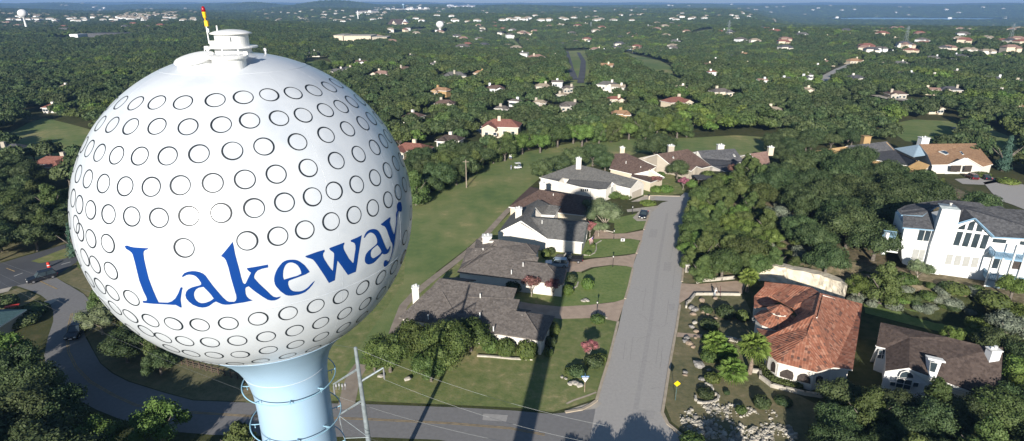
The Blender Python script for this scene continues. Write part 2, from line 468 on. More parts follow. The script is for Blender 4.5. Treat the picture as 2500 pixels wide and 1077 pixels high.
cam = bpy.data.cameras.new('camera'); co = bpy.data.objects.new('camera', cam); link(co)
co.location = (0, 0, EYE); co.rotation_euler = (math.pi / 2 - PIT, 0, 0)
cam.sensor_fit = 'HORIZONTAL'; cam.sensor_width = 36; cam.lens = 36 * FPX / 2500; cam.clip_start = .2; cam.clip_end = 60000
sc.camera = co
sc.view_settings.view_transform = 'Standard'; sc.view_settings.look = 'None'; sc.view_settings.exposure = .58; sc.view_settings.gamma = 1
sc.cycles.volume_bounces = 0; sc.cycles.max_bounces = 5; sc.cycles.diffuse_bounces = 2; sc.cycles.glossy_bounces = 2
try: sc.cycles.use_denoising = True
except Exception: pass

# ------------------------------------------------------------------ ground sheet
def build_ground():
    rings = [2.5 * i for i in range(1, 90)]
    while rings[-1] < 14000: rings.append(rings[-1] * 1.028)
    angs = [-60 + .8 * i for i in range(151)]
    a = 66
    while a < 296: angs.append(a); a += 6.0
    n = len(angs); vs = [(0, 0, 0)]; fs = []
    for r_ in rings:
        for a in angs:
            x, y = r_ * math.sin(R(a)), r_ * math.cos(R(a)); vs.append((x, y, ter(x, y)))
    for k in range(n): fs.append((0, 1 + (k + 1) % n, 1 + k))
    for i in range(len(rings) - 1):
        for k in range(n):
            k2 = (k + 1) % n; b = 1 + i * n
            fs.append((b + k, b + k2, b + n + k2, b + n + k))
    mb = MB(); mb.add(vs, fs); o = mb.obj('ground', 'ground', smooth=True)
    return structure(o)
build_ground()

# ------------------------------------------------------------------ ground cover, roads, drives
sheet('fairway', [[(840, 905), (985, 690), (1003, 500), (1080, 455), (1180, 405), (1250, 378), (1330, 362), (1420, 345), (1560, 338), (1700, 336),
    (1800, 330), (1925, 340), (1930, 362), (1880, 385), (1700, 372), (1560, 372), (1480, 400), (1330, 425), (1290, 460), (1246, 506), (1190, 562), (1140, 606),
    (1080, 652), (1020, 698), (978, 745), (958, 800), (930, 860), (890, 905)]], .012, step=6)
sheet('lawn', [[(890, 905), (958, 800), (990, 742), (1040, 700), (1100, 658), (1190, 575), (1245, 520), (1300, 500), (1420, 560), (1420, 700), (1508, 782), (1458, 972), (1405, 990), (1350, 1006), (1265, 996), (1120, 989), (930, 981), (835, 976), (820, 940)],
    [(1380, 520), (1480, 480), (1640, 476), (1690, 468), (1700, 440), (1560, 400), (1500, 440), (1400, 500)]], .008, step=5)
sheet('front_lawn', [[(1367, 749), (1340, 735), (1372, 690), (1420, 668), (1450, 655), (1493, 648), (1543, 651), (1525, 734), (1440, 744)],
    [(1410, 630), (1425, 600), (1440, 580), (1468, 584), (1520, 583), (1561, 584), (1562, 600), (1553, 618), (1470, 628)],
    [(1498, 570), (1500, 545), (1470, 540), (1560, 520), (1583, 532), (1571, 558), (1520, 570)]], .016)
sheet('yard', [[(1660, 740), (1700, 722), (1815, 720), (1850, 800), (1850, 860), (1880, 930), (2000, 990), (2050, 1077), (1960, 1120), (1830, 1180), (1700, 1077), (1640, 1030), (1624, 990), (1640, 880), (1655, 760)],
    [(1665, 692), (1668, 640), (1690, 630), (1830, 640), (1810, 680), (1700, 690)]], .006, step=4)
sheet('brush_slope', [[(1700, 640), (1670, 560), (1690, 480), (1800, 420), (2100, 400), (2300, 440), (2420, 500), (2560, 640), (2560, 760), (2300, 720), (2140, 700), (2060, 712), (1841, 650)]], .05, step=3, drape=True)
sheet('back_lawn', [[(2108, 738), (2180, 748), (2240, 760), (2330, 785), (2400, 815), (2400, 832), (2300, 812), (2200, 788), (2112, 765)]], .06, step=3, drape=True)
sheet('cleared_ground', [[(869, 28), (925, 28), (928, 34), (866, 36)], [(900, 18), (1050, 20), (1050, 26), (905, 26)], [(1088, 16), (1162, 14), (1160, 20), (1092, 22)], [(2150, 52), (2240, 55), (2230, 59), (2160, 57)]], 2.0, step=60, drape=True)
sheet('field', [[(10, 350), (25, 325), (70, 300), (110, 288), (190, 308), (225, 318), (260, 360), (180, 392), (60, 388)],
    [(2178, 322), (2190, 300), (2230, 292), (2330, 296), (2350, 330), (2330, 350), (2280, 352), (2210, 345)], [(2362, 318), (2400, 308), (2480, 340), (2500, 372), (2480, 400), (2420, 360), (2380, 345)],
    [(740, 150), (790, 147), (830, 160), (800, 180), (740, 176)]], .05, step=12, drape=True)
sheet('far_fairway', [[(1518, 134), (1530, 129), (1580, 142), (1612, 150), (1640, 166), (1643, 186), (1668, 200), (1662, 214), (1625, 208), (1600, 186), (1560, 166), (1532, 148)],
    [(1378, 126), (1428, 124), (1442, 160), (1432, 212), (1396, 214), (1384, 180)], [(1210, 86), (1232, 82), (1246, 90), (1262, 104), (1280, 122), (1270, 128), (1250, 108), (1225, 96)], [(1688, 82), (1740, 72), (1742, 80), (1700, 88)],
    [(1080, 34), (1140, 32), (1140, 40), (1080, 41)], [(940, 82), (1010, 72), (1050, 72), (1000, 86), (960, 92)]], .6, step=25, drape=True)
# streets
side_street = [(1430, 1120), (1452, 1010), (1456, 979), (1470, 930), (1486, 880), (1510, 800), (1524, 734), (1535, 700), (1545, 651), (1555, 620), (1562, 596), (1572, 556), (1585, 522), (1602, 505), (1616, 495), (1632, 491),
    (1600, 489), (1560, 491), (1545, 492), (1572, 479), (1600, 479), (1660, 480), (1672, 470), (1694, 474), (1690, 490), (1676, 517), (1678, 536), (1676, 575), (1670, 640), (1661, 726), (1652, 800), (1637, 880), (1623, 975), (1616, 1008), (1632, 1040), (1700, 1100), (1600, 1160)]
sheet('street', [side_street], .020)
main = [(1600, 1160), (1440, 1080), (1560, 1030), (1500, 1020), (1456, 984), (1440, 998), (1421, 1003), (1345, 1011), (1258, 1003), (1120, 995), (890, 987), (760, 984), (627, 984), (471, 978), (400, 959), (313, 932), (274, 912), (245, 888), (225, 853), (208, 822), (198, 795),
    (206, 760), (222, 742), (200, 718), (174, 700), (150, 686), (132, 674), (150, 658), (180, 640), (180, 655), (60, 700), (44, 701), (73, 709), (100, 721), (118, 735), (130, 760), (130, 785), (117, 824), (108, 868), (115, 907), (137, 937), (171, 966), (235, 1000), (299, 1026), (400, 1052), (520, 1062), (632, 1064), (921, 1068), (1072, 1074), (1160, 1090), (1300, 1160), (1500, 1230)]
main = [(1540, 1200), (1640, 1075), (1600, 1030), (1500, 1020), (1456, 984), (1440, 998), (1421, 1003), (1345, 1011), (1258, 1003), (1120, 995), (890, 987), (760, 984), (627, 984), (471, 978), (400, 959), (313, 932), (274, 912), (245, 888), (225, 853), (208, 822), (200, 795),
    (208, 765), (226, 742), (204, 718), (174, 700), (150, 686), (128, 672), (40, 698), (73, 709), (100, 721), (118, 735), (130, 760), (130, 785), (117, 824), (108, 868), (115, 907), (137, 937), (171, 966), (235, 1000), (299, 1026), (400, 1052), (520, 1062), (632, 1064), (921, 1068), (1072, 1074), (1160, 1090), (1300, 1160)]
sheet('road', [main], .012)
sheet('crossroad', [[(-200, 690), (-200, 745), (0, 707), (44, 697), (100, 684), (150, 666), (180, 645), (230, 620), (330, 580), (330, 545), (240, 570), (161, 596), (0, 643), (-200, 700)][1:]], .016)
sheet('pavement', [[(-60, 712), (0, 707), (30, 700), (20, 712), (-60, 730)], [(60, 752), (110, 735), (150, 728), (120, 745), (85, 760)], [(1456, 979), (1470, 985), (1455, 998), (1421, 1002), (1400, 1003), (1380, 1003), (1420, 990)]], .024)
sheet('grass_median', [[(76, 638), (98, 630), (161, 606), (220, 588), (230, 600), (180, 620), (161, 631), (98, 643)]], .034)
sheet('verge', [[(-60, 800), (0, 722), (20, 712), (44, 703), (70, 712), (98, 724), (60, 745), (0, 760)], [(132, 675), (150, 662), (185, 645), (260, 640), (260, 740), (222, 730), (190, 705), (160, 690)],
    [(0, 575), (0, 640), (161, 594), (260, 560), (240, 530), (100, 570)],
    [(200, 830), (212, 822), (228, 853), (247, 887), (276, 910), (315, 930), (402, 957), (473, 976), (620, 981), (620, 900), (500, 860), (300, 720), (240, 735), (215, 770)]], .006, step=4)
# centre lines
cl1 = [(1330, 1062), (1246, 1046), (1100, 1034), (901, 1024), (760, 1019), (605, 1016), (450, 1006), (333, 990), (279, 966), (220, 932), (186, 897), (168, 860), (164, 830), (168, 795), (176, 765)]
for k, off in enumerate((-.12, .12)):
    wpts = []
    w0 = [P(x, y, 0) for x, y in cl1]
    for i, p in enumerate(w0):
        d = (w0[min(i + 1, len(w0) - 1)] - w0[max(i - 1, 0)]).normalized(); wpts.append(p + Vector((-d.y, d.x, 0)) * off)
    structure(strip('road_marking', None, .12, 'line_orange', .03, world=wpts))
for seg in ([(16, 655), (36, 663)], [(34, 675), (55, 667)], [(97, 686), (120, 697), (140, 706)], [(150, 646), (172, 640)]):
    structure(strip('road_marking', seg, .22, 'line_white' if seg[0][0] in (34, 150) else 'line_orange', .03))
# drives
sheet('driveway', [[(1262, 735), (1300, 742), (1367, 749), (1440, 745), (1500, 738), (1526, 730), (1520, 752), (1509, 786), (1480, 780), (1440, 777), (1369, 779), (1330, 773), (1270, 768)],
    [(1330, 640), (1380, 632), (1405, 640), (1440, 633), (1468, 630), (1530, 624), (1555, 619), (1550, 632), (1545, 654), (1530, 650), (1493, 647), (1443, 653), (1418, 664), (1393, 664), (1350, 668)],
    [(1450, 572), (1455, 560), (1472, 563), (1497, 571), (1530, 570), (1572, 562), (1566, 588), (1540, 583), (1468, 583), (1440, 584)],
    [(1663, 692), (1700, 694), (1797, 686), (1822, 690), (1812, 718), (1698, 720), (1672, 733), (1657, 742)], [(1654, 812), (1701, 816), (1760, 822), (1760, 832), (1700, 824), (1652, 823)]], .024)
sheet('driveway_spur', [[(1540, 493), (1572, 479), (1600, 480), (1600, 488), (1560, 492)], [(1560, 516), (1545, 532), (1555, 540), (1579, 540), (1590, 520), (1612, 502), (1560, 508), (1530, 512), (1532, 518)]], .028)  # concrete driveway spurs at the street end
bpy.data.objects['driveway_spur'].name = 'side_driveway'
sheet('cross_lane', [[(2400, 446), (2440, 438), (2500, 452), (2620, 480), (2620, 560), (2520, 520), (2470, 500), (2440, 490), (2420, 470)], [(2330, 438), (2420, 432), (2440, 445), (2400, 452), (2350, 450)]], .10, step=4, drape=True)
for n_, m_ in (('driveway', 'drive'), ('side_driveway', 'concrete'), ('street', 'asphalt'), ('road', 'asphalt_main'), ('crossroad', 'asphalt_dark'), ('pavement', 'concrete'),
               ('grass_median', 'lawn'), ('verge', 'yard_dry'), ('lawn', 'lawn'), ('front_lawn', 'lawn_front'), ('yard', 'yard_dry'), ('brush_slope', 'brush'), ('back_lawn', 'leaf_bright'),
               ('field', 'fairway'), ('far_fairway', 'fairway'), ('fairway', 'fairway'), ('cross_lane', 'asphalt'), ('cleared_ground', 'limestone')):
    bpy.data.objects[n_].data.materials.clear(); bpy.data.objects[n_].data.materials.append(MATS[m_])
bpy.data.objects['back_lawn'].data.materials[0] = MATS['lawn_front']
sheet('verge', [[(600, 984), (600, 890), (760, 850), (860, 790), (930, 690), (940, 520), (1010, 500), (1080, 560), (1060, 690), (1040, 790), (960, 880), (900, 930), (840, 978)]], .004, 'lawn', step=5)
rc = random.Random(17)
for quad in ([(1648, 742), (1632, 742), (1634, 758), (1646, 758)], [(1560, 1000), (1600, 1004), (1596, 1024), (1552, 1018)], [(1622, 640), (1640, 640), (1638, 662), (1619, 662)], [(1588, 560), (1606, 560), (1602, 580), (1583, 580)], [(1180, 1010), (1240, 1014), (1236, 1030), (1178, 1026)]):
    sheet('road_patch', [quad], .026, 'asphalt_patch')
sheet('wheel_track', [[(1545, 1000), (1558, 1000), (1592, 800), (1612, 640), (1632, 520), (1626, 520), (1604, 640), (1582, 800)]], .0225, 'asphalt_patch')
for i in range(16):
    px, py = rc.uniform(1500, 1640), rc.uniform(540, 990)
    lo = 1456 + (979 - py) * .255 + 14; hi = 1620 + (979 - py) * .13 - 14; px = lo + rc.random() * (hi - lo); pts = [(px, py)]
    for k in range(4): pts.append((pts[-1][0] + rc.uniform(4, 14) * (1 if i % 2 else .2), pts[-1][1] + rc.uniform(-8, 8) - (0 if i % 2 else 14)))
    pts = [(max(1456 + (979 - y) * .255 + 8, min(x, 1620 + (979 - y) * .13 - 8)), max(530, y)) for x, y in pts]
    structure(strip('road_crack', pts, .05, 'crack', .029))
# golf cart path, trail, far roads
structure(strip('path', [(960, 815), (967, 795), (985, 747), (1012, 718), (1045, 690), (1100, 648), (1150, 608), (1190, 569), (1225, 530), (1246, 508)], 1.5, 'path_dirt', .03))
structure(strip('path', [(840, 1000), (848, 980), (856, 945), (866, 915), (884, 890)], 2.2, 'path_dirt', .022))
structure(strip('path', [(2325, 312), (2340, 320), (2362, 330), (2385, 345), (2400, 360)], 2.2, 'path_dirt', .35, z=0))
def drape_strip(name, px, width, m, dz):
    pts = []
    for a, b in zip(px, px[1:]):
        for k in range(6): pts.append((a[0] + (b[0] - a[0]) * k / 6, a[1] + (b[1] - a[1]) * k / 6))
    pts.append(px[-1]); wd = [P(x, y) for x, y in pts]; mb = MB(); vs = []; n = len(wd)
    for s_ in (1, -1):
        for i, p in enumerate(wd):
            d = wd[min(i + 1, n - 1)] - wd[max(i - 1, 0)]; d.z = 0; d.normalize(); q = p + Vector((-d.y, d.x, 0)) * width / 2 * s_
            vs.append((q.x, q.y, ter(q.x, q.y) + dz))
    mb.add(vs, [(i, n + i, n + i + 1, i + 1) for i in range(n - 1)]); return structure(mb.obj(name, m))
FARROADS = [([(1384, 127), (1388, 145), (1394, 172), (1404, 198)], 4.5, 'asphalt_dark'), ([(1412, 130), (1424, 152), (1422, 178), (1417, 206)], 4.5, 'asphalt_dark'), ([(2005, 208), (2022, 190), (2052, 172), (2085, 158)], 9, 'asphalt'),
    ([(2062, 240), (2090, 252), (2130, 262), (2170, 268)], 9, 'asphalt'), ([(2140, 236), (2180, 246), (2240, 250)], 8, 'concrete'), ([(1160, 310), (1190, 318), (1200, 330)], 8, 'asphalt'),
    ([(2460, 112), (2480, 106), (2510, 100)], 14, 'concrete'), ([(80, 488), (120, 478), (172, 470)], 5, 'asphalt'), ([(120, 506), (172, 490)], 5, 'concrete')]
for px, w_, m_ in FARROADS: drape_strip('road', px, w_, m_, .95 if px[0][1] < 300 else .05)
# kerbs
for px in ([(1456, 979), (1470, 930), (1486, 880), (1509, 786)], [(1526, 730), (1535, 700), (1545, 655)], [(1554, 619), (1562, 596), (1566, 588)], [(1572, 561), (1584, 527)], [(1660, 745), (1652, 800), (1637, 880), (1623, 972), (1617, 1008), (1630, 1035), (1690, 1085)],
           [(1456, 979), (1440, 990), (1421, 1000), (1380, 1007)], [(1572, 478.5), (1600, 478), (1660, 479.5)], [(1676, 575), (1670, 640), (1665, 688)]):
    structure(strip('kerb', px, .38, 'kerb', 0, h=.13))
structure(strip('pavement_edge', [(1383, 986), (1400, 978), (1430, 968), (1456, 958)], .3, 'kerb', .03))
bpy.data.objects['pavement_edge'].name = 'kerb'
# lake beyond the far slope
lk = [(1990, 46.5), (2040, 44.5), (2120, 43), (2200, 43.5), (2300, 44), (2400, 44.5), (2480, 46), (2470, 49), (2400, 51), (2300, 52), (2200, 52), (2090, 51), (2020, 49)]
def atz(px, py, z): return P(px, py, z)
mb = MB(); wv = [atz(x, y, -57) for x, y in lk]; v, f = fill2d([[(p.x, p.y) for p in wv]]); mb.add([(a, b, -57) for a, b in v], [t for t in f]); structure(mb.obj('lake', 'water'))
# limestone cut behind the red tiled house
def rock_face():
    mb = MB(); top = [(1838, 650), (1870, 648), (1905, 652), (1940, 660), (1985, 668), (2020, 678), (2050, 690), (2068, 702)]
    n = len(top) * 5; a = []
    for i in range(n):
        t = i / (n - 1) * (len(top) - 1); k = min(int(t), len(top) - 2); u = t - k
        px = top[k][0] * (1 - u) + top[k + 1][0] * u; py = top[k][1] * (1 - u) + top[k + 1][1] * u
        a.append(P(px, py, 2.6))
    rows = 8; vs = []
    nrm = Vector((-.55, -.83, 0))
    for j in range(rows + 2):
        for i, p in enumerate(a):
            if j == 0: q = p + Vector((0, 0, -.15)) - nrm * 2.5
            else:
                h = 1 - (j - 1) / rows; q = p + nrm * (1.6 * (1 - h) + noise.noise(Vector((i * .5, j * .6, 3))) * .5); q.z = 2.7 * h - .05 + noise.noise(Vector((i * .4, j * .5, 9))) * .25 * (h > .01)
            vs.append(q)
    fs = [(j * n + i, (j + 1) * n + i, (j + 1) * n + i + 1, j * n + i + 1) for j in range(rows + 1) for i in range(n - 1)]
    mb.add(vs, fs); o = mb.obj('limestone_cut', 'limestone'); tag(o, 'pale limestone rock cut curving behind the red tiled house', 'rock face')
    # fence along its top
    t = thing('wire_fence', 'low dark wire fence along the top of the pale limestone cut', 'fence', a[0] - nrm * 1.2)
    pb = MB(); wb = MB(); tops = []
    for i in range(0, n, 3):
        q = a[i] - nrm * 1.4; z = ter(q.x, q.y); pb.box((q.x, q.y, z + .5), (.07, .07, 1.2)); tops.append(Vector((q.x, q.y, z + 1.05)))
    local(pb, t).obj('post', 'wood_dark', t); bpy.data.objects['post']['kind'] = 'stuff'
    for h in (0, -.35, -.7): wb.tube([p + Vector((0, 0, h)) for p in tops], .02, 4)
    local(wb, t).obj('wire', 'iron', t)
rock_face()

# ------------------------------------------------------------------ the ball shaped water tower
def on_tank(px, py, off=0.0):
    d = ray(px, py).normalized(); o = Vector((0, 0, EYE)) - TANK; b = d.dot(o); c = o.length_squared - (TR + off) ** 2; q = b * b - c
    if q < 0: q = 0
    return (o + d * (-b - math.sqrt(q)))                       # relative to the tank centre
def tankmat():
    m = bpy.data.materials.new('tank_paint'); m.use_nodes = True; nt = m.node_tree; p = nt.nodes['Principled BSDF']
    p.inputs['Roughness'].default_value = .28; p.inputs['Specular IOR Level'].default_value = .45
    tc = nt.nodes.new('ShaderNodeTexCoord')
    n = nt.nodes.new('ShaderNodeTexNoise'); n.inputs['Scale'].default_value = .9; n.inputs['Detail'].default_value = 6
    nt.links.new(tc.outputs['Object'], n.inputs['Vector'])
    r = nt.nodes.new('ShaderNodeValToRGB'); r.color_ramp.elements[0].color = (.49, .53, .585, 1); r.color_ramp.elements[1].color = (.59, .625, .67, 1)
    r.color_ramp.elements[0].position = .3; r.color_ramp.elements[1].position = .5
    nt.links.new(n.outputs[0], r.inputs[0]); nt.links.new(r.outputs[0], p.inputs['Base Color'])
    n2 = nt.nodes.new('ShaderNodeTexNoise'); n2.inputs['Scale'].default_value = 1.3; n2.inputs['Detail'].default_value = 2
    nt.links.new(tc.outputs['Object'], n2.inputs['Vector'])
    bp = nt.nodes.new('ShaderNodeBump'); bp.inputs['Distance'].default_value = .03; bp.inputs['Strength'].default_value = .5
    nt.links.new(n2.outputs[0], bp.inputs['Height']); nt.links.new(bp.outputs[0], p.inputs['Normal'])
    MATS['tank_paint'] = m
tankmat()
tower = thing('water_tower', 'white golf ball water tower with blue lettering on a pale blue column', 'water tower', (TANK.x, TANK.y, 0))
TO = Vector((0, 0, TANK.z))
mb = MB(); prof = [(max(.001, TR * math.cos(R(a))), TR * math.sin(R(a))) for a in [-56 + 146 * i / 72 for i in range(73)]]
mb.lathe(prof, TO, 128); mb.obj('tank', 'tank_paint', tower, smooth=True)
# column with its flared neck
prof = [(2.6, -TANK.z - .3), (2.2, -TANK.z + .6), (1.5, -TANK.z + 2.6), (1.2, -TANK.z + 4.5), (1.13, -20), (1.09, -10), (1.06, -6.2), (1.08, -5.6), (1.12, -5.2), (1.20, -4.85), (1.34, -4.5), (1.58, -4.12), (1.92, -3.76), (TR * math.cos(R(-56)) + .012, TR * math.sin(R(-56))), (TR * math.cos(R(-53)) + .012, TR * math.sin(R(-53)))]
mb = MB(); mb.lathe(prof, TO, 64)
def lean(m_): m_.v = [(v[0] + .16 * S((-3.5 - (v[2] - TO.z)) / 2.6), v[1], v[2]) for v in m_.v]; return m_
lean(mb); mb.obj('column', 'column_paint', tower, smooth=True)
# weld seams, a hair proud of the plates
def sph(lat, lon, r_=TR): return Vector((r_ * math.cos(lat) * math.sin(lon), -r_ * math.cos(lat) * math.cos(lon), r_ * math.sin(lat)))
def arc(f, n, rad): mb = MB(); mb.tube([TO + f(i / n) for i in range(n + 1)], rad, 4, cap=False); lean(mb).obj('weld_seam', 'tank_paint', tower, smooth=True)
for la in (66, -14, -50): arc(lambda t, la=la: sph(R(la), t * 2 * math.pi, TR - .002), 96, .009)
for k in range(12): arc(lambda t, k=k: sph(R(-50 + 116 * t), R(30 * k + 17), TR - .004), 40, .007)
for zz, rr in ((-4.85, 1.20), (-9.5, 1.09), (-14.5, 1.11)): arc(lambda t, zz=zz, rr=rr: Vector((rr * math.cos(t * 6.2832), rr * math.sin(t * 6.2832), zz)), 48, .010)
# dimples: centres traced on the visible side, the same rows carried on behind
c1 = lambda L: [(x / 1.9233 + 150, y / 1.9233) for x, y in L]
c2 = lambda L: [(x / 1.8667 + 150, y / 1.8667 + 500) for x, y in L]
ROWS = [c1([(1290, 391), (1256, 408), (1184, 424), (1088, 437), (976, 445), (853, 457), (721, 470), (570, 481), (447, 481), (348, 485), (278, 482), (236, 488)]),
 c1([(1363, 478), (1313, 500), (1239, 517), (1135, 541), (1021, 555), (883, 566), (749, 585), (594, 595), (448, 593), (324, 594), (238, 586), (182, 580)]),
 c1([(1455, 557), (1415, 579), (1343, 605), (1242, 633), (1108, 666), (951, 688), (802, 709), (645, 722), (498, 732), (367, 733), (258, 729), (178, 717), (131, 697), (106, 680)]),
 c1([(1533, 640), (1512, 662), (1471, 692), (1395, 724), (1290, 754), (1158, 789), (1008, 818), (861, 843), (710, 859), (557, 870), (421, 877), (298, 875), (196, 862), (123, 840), (79, 817)]),
 c1([(1570, 767), (1531, 800), (1472, 835), (1386, 866), (1281, 896), (1178, 925), (1047, 950), (904, 977), (750, 1000), (598, 1014), (457, 1023), (329, 1017), (220, 1006), (137, 986), (84, 961), (54, 930)]),
 [(988, 451), (972, 469.5), (947, 488), (910, 508), (864, 525), (808, 541), (744, 561.6), (678, 577), (604, 588), (449, 605.5), (263, 594.8), (221.8, 583), (195.5, 567), (186, 548)],
 c2([(1566, 150), (107, 240), (153, 273), (225, 301)]), c2([(1560, 237), (128, 340), (175, 370), (232, 402), (318, 425)]),
 c2([(243, 470), (314, 508), (405, 528), (511, 543), (629, 548), (760, 541), (897, 520), (1032, 495), (1158, 462), (1272, 420), (1373, 378), (1455, 332), (1516, 285)]),
 c2([(385, 575), (462, 607), (561, 622), (676, 628), (801, 620), (932, 602), (1062, 574), (1181, 539), (1290, 495), (1384, 451), (1458, 402), (1508, 352)]),
 c2([(500, 655), (590, 678), (696, 686), (815, 683), (942, 663), (1066, 637), (1182, 602), (1285, 560), (1370, 511), (1440, 460)]),
 c2([(680, 722), (790, 725), (907, 712), (1030, 689), (1147, 657), (1252, 614), (1345, 570)])]
mb = MB(); dr = random.Random(3)
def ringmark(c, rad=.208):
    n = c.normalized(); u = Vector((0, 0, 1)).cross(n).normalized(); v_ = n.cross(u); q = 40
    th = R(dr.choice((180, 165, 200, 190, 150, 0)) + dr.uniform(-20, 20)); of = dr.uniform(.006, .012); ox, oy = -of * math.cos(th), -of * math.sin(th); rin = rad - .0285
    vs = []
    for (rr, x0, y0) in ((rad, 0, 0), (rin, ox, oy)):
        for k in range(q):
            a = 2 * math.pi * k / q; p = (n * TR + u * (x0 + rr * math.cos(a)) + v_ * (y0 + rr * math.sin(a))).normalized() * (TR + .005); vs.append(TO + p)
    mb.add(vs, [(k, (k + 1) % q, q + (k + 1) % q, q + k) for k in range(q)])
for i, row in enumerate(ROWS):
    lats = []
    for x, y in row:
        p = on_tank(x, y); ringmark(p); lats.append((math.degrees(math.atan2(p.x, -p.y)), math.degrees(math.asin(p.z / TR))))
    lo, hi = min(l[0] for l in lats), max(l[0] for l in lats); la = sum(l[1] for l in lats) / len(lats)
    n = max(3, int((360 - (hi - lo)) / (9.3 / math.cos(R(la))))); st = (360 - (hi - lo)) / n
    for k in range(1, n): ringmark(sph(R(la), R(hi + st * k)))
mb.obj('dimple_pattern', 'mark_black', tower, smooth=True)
# lettering traced from the photograph and laid on the ball
KA = lambda L: [(290 + x / 3.59, 480 + y / 3.59) for x, y in L]
def KB(L): return [((q if q < 880 else 880 + (q - 880) * .925), 480 + y / 3.59) for q, y in ((640 + x / 3.59, y) for x, y in L)]
LET = [
 [KA([(52,437),(58,430),(72,429),(100,439),(130,445),(190,449),(258,453),(250,464),(230,470),(218,482),(216,505),(222,550),(236,615),(262,720),(300,820),(330,890),(348,927),(390,929),(430,930),(465,918),(495,893),(520,850),(540,798),(550,794),(559,800),(552,830),(549,850),(541,905),(550,972),(543,974),(528,966),(500,950),(480,950),(400,945),(300,940),(215,932),(208,915),(243,914),(246,900),(240,880),(215,830),(180,740),(160,660),(140,575),(120,505),(108,488),(92,476),(62,458)])],
 [KA([(553,700),(560,686),(575,670),(605,658),(640,653),(672,654),(705,661),(740,676),(762,696),(785,728),(830,790),(890,860),(920,892),(945,914),(965,922),(1005,922),(1010,942),(970,948),(935,949),(905,945),(876,932),(852,921),(828,932),(790,960),(765,970),(735,974),(700,970),(650,950),(615,923),(592,895),(583,865),(590,835),(608,813),(640,796),(680,785),(712,777),(722,768),(720,755),(700,725),(683,707),(665,694),(640,687),(615,685),(590,690),(568,702),(558,707)]),
  KA([(742,792),(700,800),(675,815),(660,840),(658,865),(664,890),(678,912),(700,928),(725,935),(760,931),(800,916),(832,894),(812,866),(790,840)])],
 [KA([(997,397),(1008,445),(1020,510),(1035,565),(1050,620),(1072,710),(1085,752),(1096,766),(1110,764),(1118,748),(1140,702),(1158,668),(1140,655),(1122,635),(1124,627),(1200,615),(1305,596),(1309,622),(1250,635),(1215,650),(1195,672),(1185,698),(1186,716),(1230,765),(1290,820),(1330,860),(1355,879),(1380,884),(1418,876),(1412,886),(1395,900),(1365,911),(1335,912),(1305,905),(1260,878),(1190,830),(1138,787),(1112,798),(1107,812),(1110,850),(1120,876),(1140,896),(1172,912),(1100,928),(1012,941),(985,936),(1012,922),(1026,910),(1031,890),(1028,862),(1020,840),(985,720),(960,620),(940,562),(928,543),(915,532),(895,522),(945,462)])],
 [KB([(416,662),(404,642),(390,625),(372,602),(350,585),(330,570),(310,560),(286,554),(262,553),(238,554),(215,558),(193,567),(175,580),(155,603),(135,630),(120,660),(110,690),(105,715),(105,738),(112,770),(124,790),(140,808),(162,832),(185,848),(205,862),(230,869),(260,870),(320,860),(350,850),(375,839),(410,810),(440,775),(462,738),(445,750),(425,770),(405,792),(385,808),(365,820),(345,828),(320,832),(290,832),(265,827),(248,815),(235,795),(227,770),(228,748),(236,737),(320,706),(380,683)]),
  KB([(190,728),(183,705),(182,685),(185,650),(192,625),(203,603),(215,590),(230,582),(250,578),(268,580),(290,588),(312,604),(330,630),(340,655),(343,676),(310,693),(250,710)])],
 [KB([(378,527),(384,519),(400,514),(480,485),(545,466),(547,482),(536,496),(532,512),(536,530),(545,550),(580,605),(602,635),(618,653),(622,625),(630,520),(630,500),(622,488),(600,473),(587,457),(595,449),(640,432),(718,403),(720,415),(713,428),(712,445),(716,465),(730,492),(760,545),(797,586),(803,562),(810,510),(818,460),(817,428),(810,410),(795,401),(778,396),(776,382),(830,360),(873,338),(868,360),(860,410),(850,470),(842,520),(835,570),(820,660),(752,688),(735,665),(700,615),(680,588),(660,562),(655,590),(650,630),(636,735),(585,758),(550,700),(520,655),(490,610),(465,575),(445,553),(420,543),(395,537)])],
 [KB([(893,362),(898,345),(905,330),(917,313),(930,300),(947,291),(965,286),(985,284),(1005,287),(1020,294),(1035,308),(1050,332),(1062,358),(1075,390),(1095,435),(1106,456),(1116,466),(1126,459),(1140,432),(1143,438),(1140,455),(1134,474),(1124,492),(1108,504),(1085,508),(1068,500),(1055,512),(1045,525),(1022,548),(1000,570),(980,584),(960,592),(940,596),(920,590),(907,578),(902,560),(904,535),(912,508),(928,486),(945,470),(985,440),(1005,424),(1018,410),(1020,395),(1018,375),(1010,355),(1000,338),(985,325),(970,318),(952,316),(935,323),(918,338),(900,362)]),
  KB([(1022,425),(1000,440),(980,455),(966,470),(958,490),(957,508),(961,526),(970,538),(985,541),(1010,528),(1030,515),(1050,500),(1060,485),(1056,470),(1042,448)])],
 [KB([(1055,245),(1058,238),(1070,232),(1095,212),(1120,195),(1140,180),(1145,190),(1141,205),(1138,225),(1143,243),(1150,262),(1160,292),(1172,322),(1180,332),(1187,310),(1193,270),(1200,220),(1201,185),(1198,165),(1200,145),(1210,120),(1207,98),(1207,80),(1212,62),(1222,50),(1238,45),(1247,54),(1252,72),(1255,95),(1255,115),(1249,132),(1238,133),(1228,125),(1220,136),(1214,155),(1210,190),(1207,230),(1198,300),(1190,370),(1183,415),(1175,450),(1165,495),(1150,540),(1140,562),(1128,584),(1115,602),(1103,613),(1092,618),(1084,611),(1081,598),(1082,580),(1088,564),(1098,557),(1108,560),(1118,572),(1128,567),(1138,555),(1148,528),(1156,500),(1164,460),(1166,430),(1162,412),(1148,390),(1138,362),(1125,330),(1112,294),(1100,272),(1088,260),(1068,254)])]]
mb = MB()
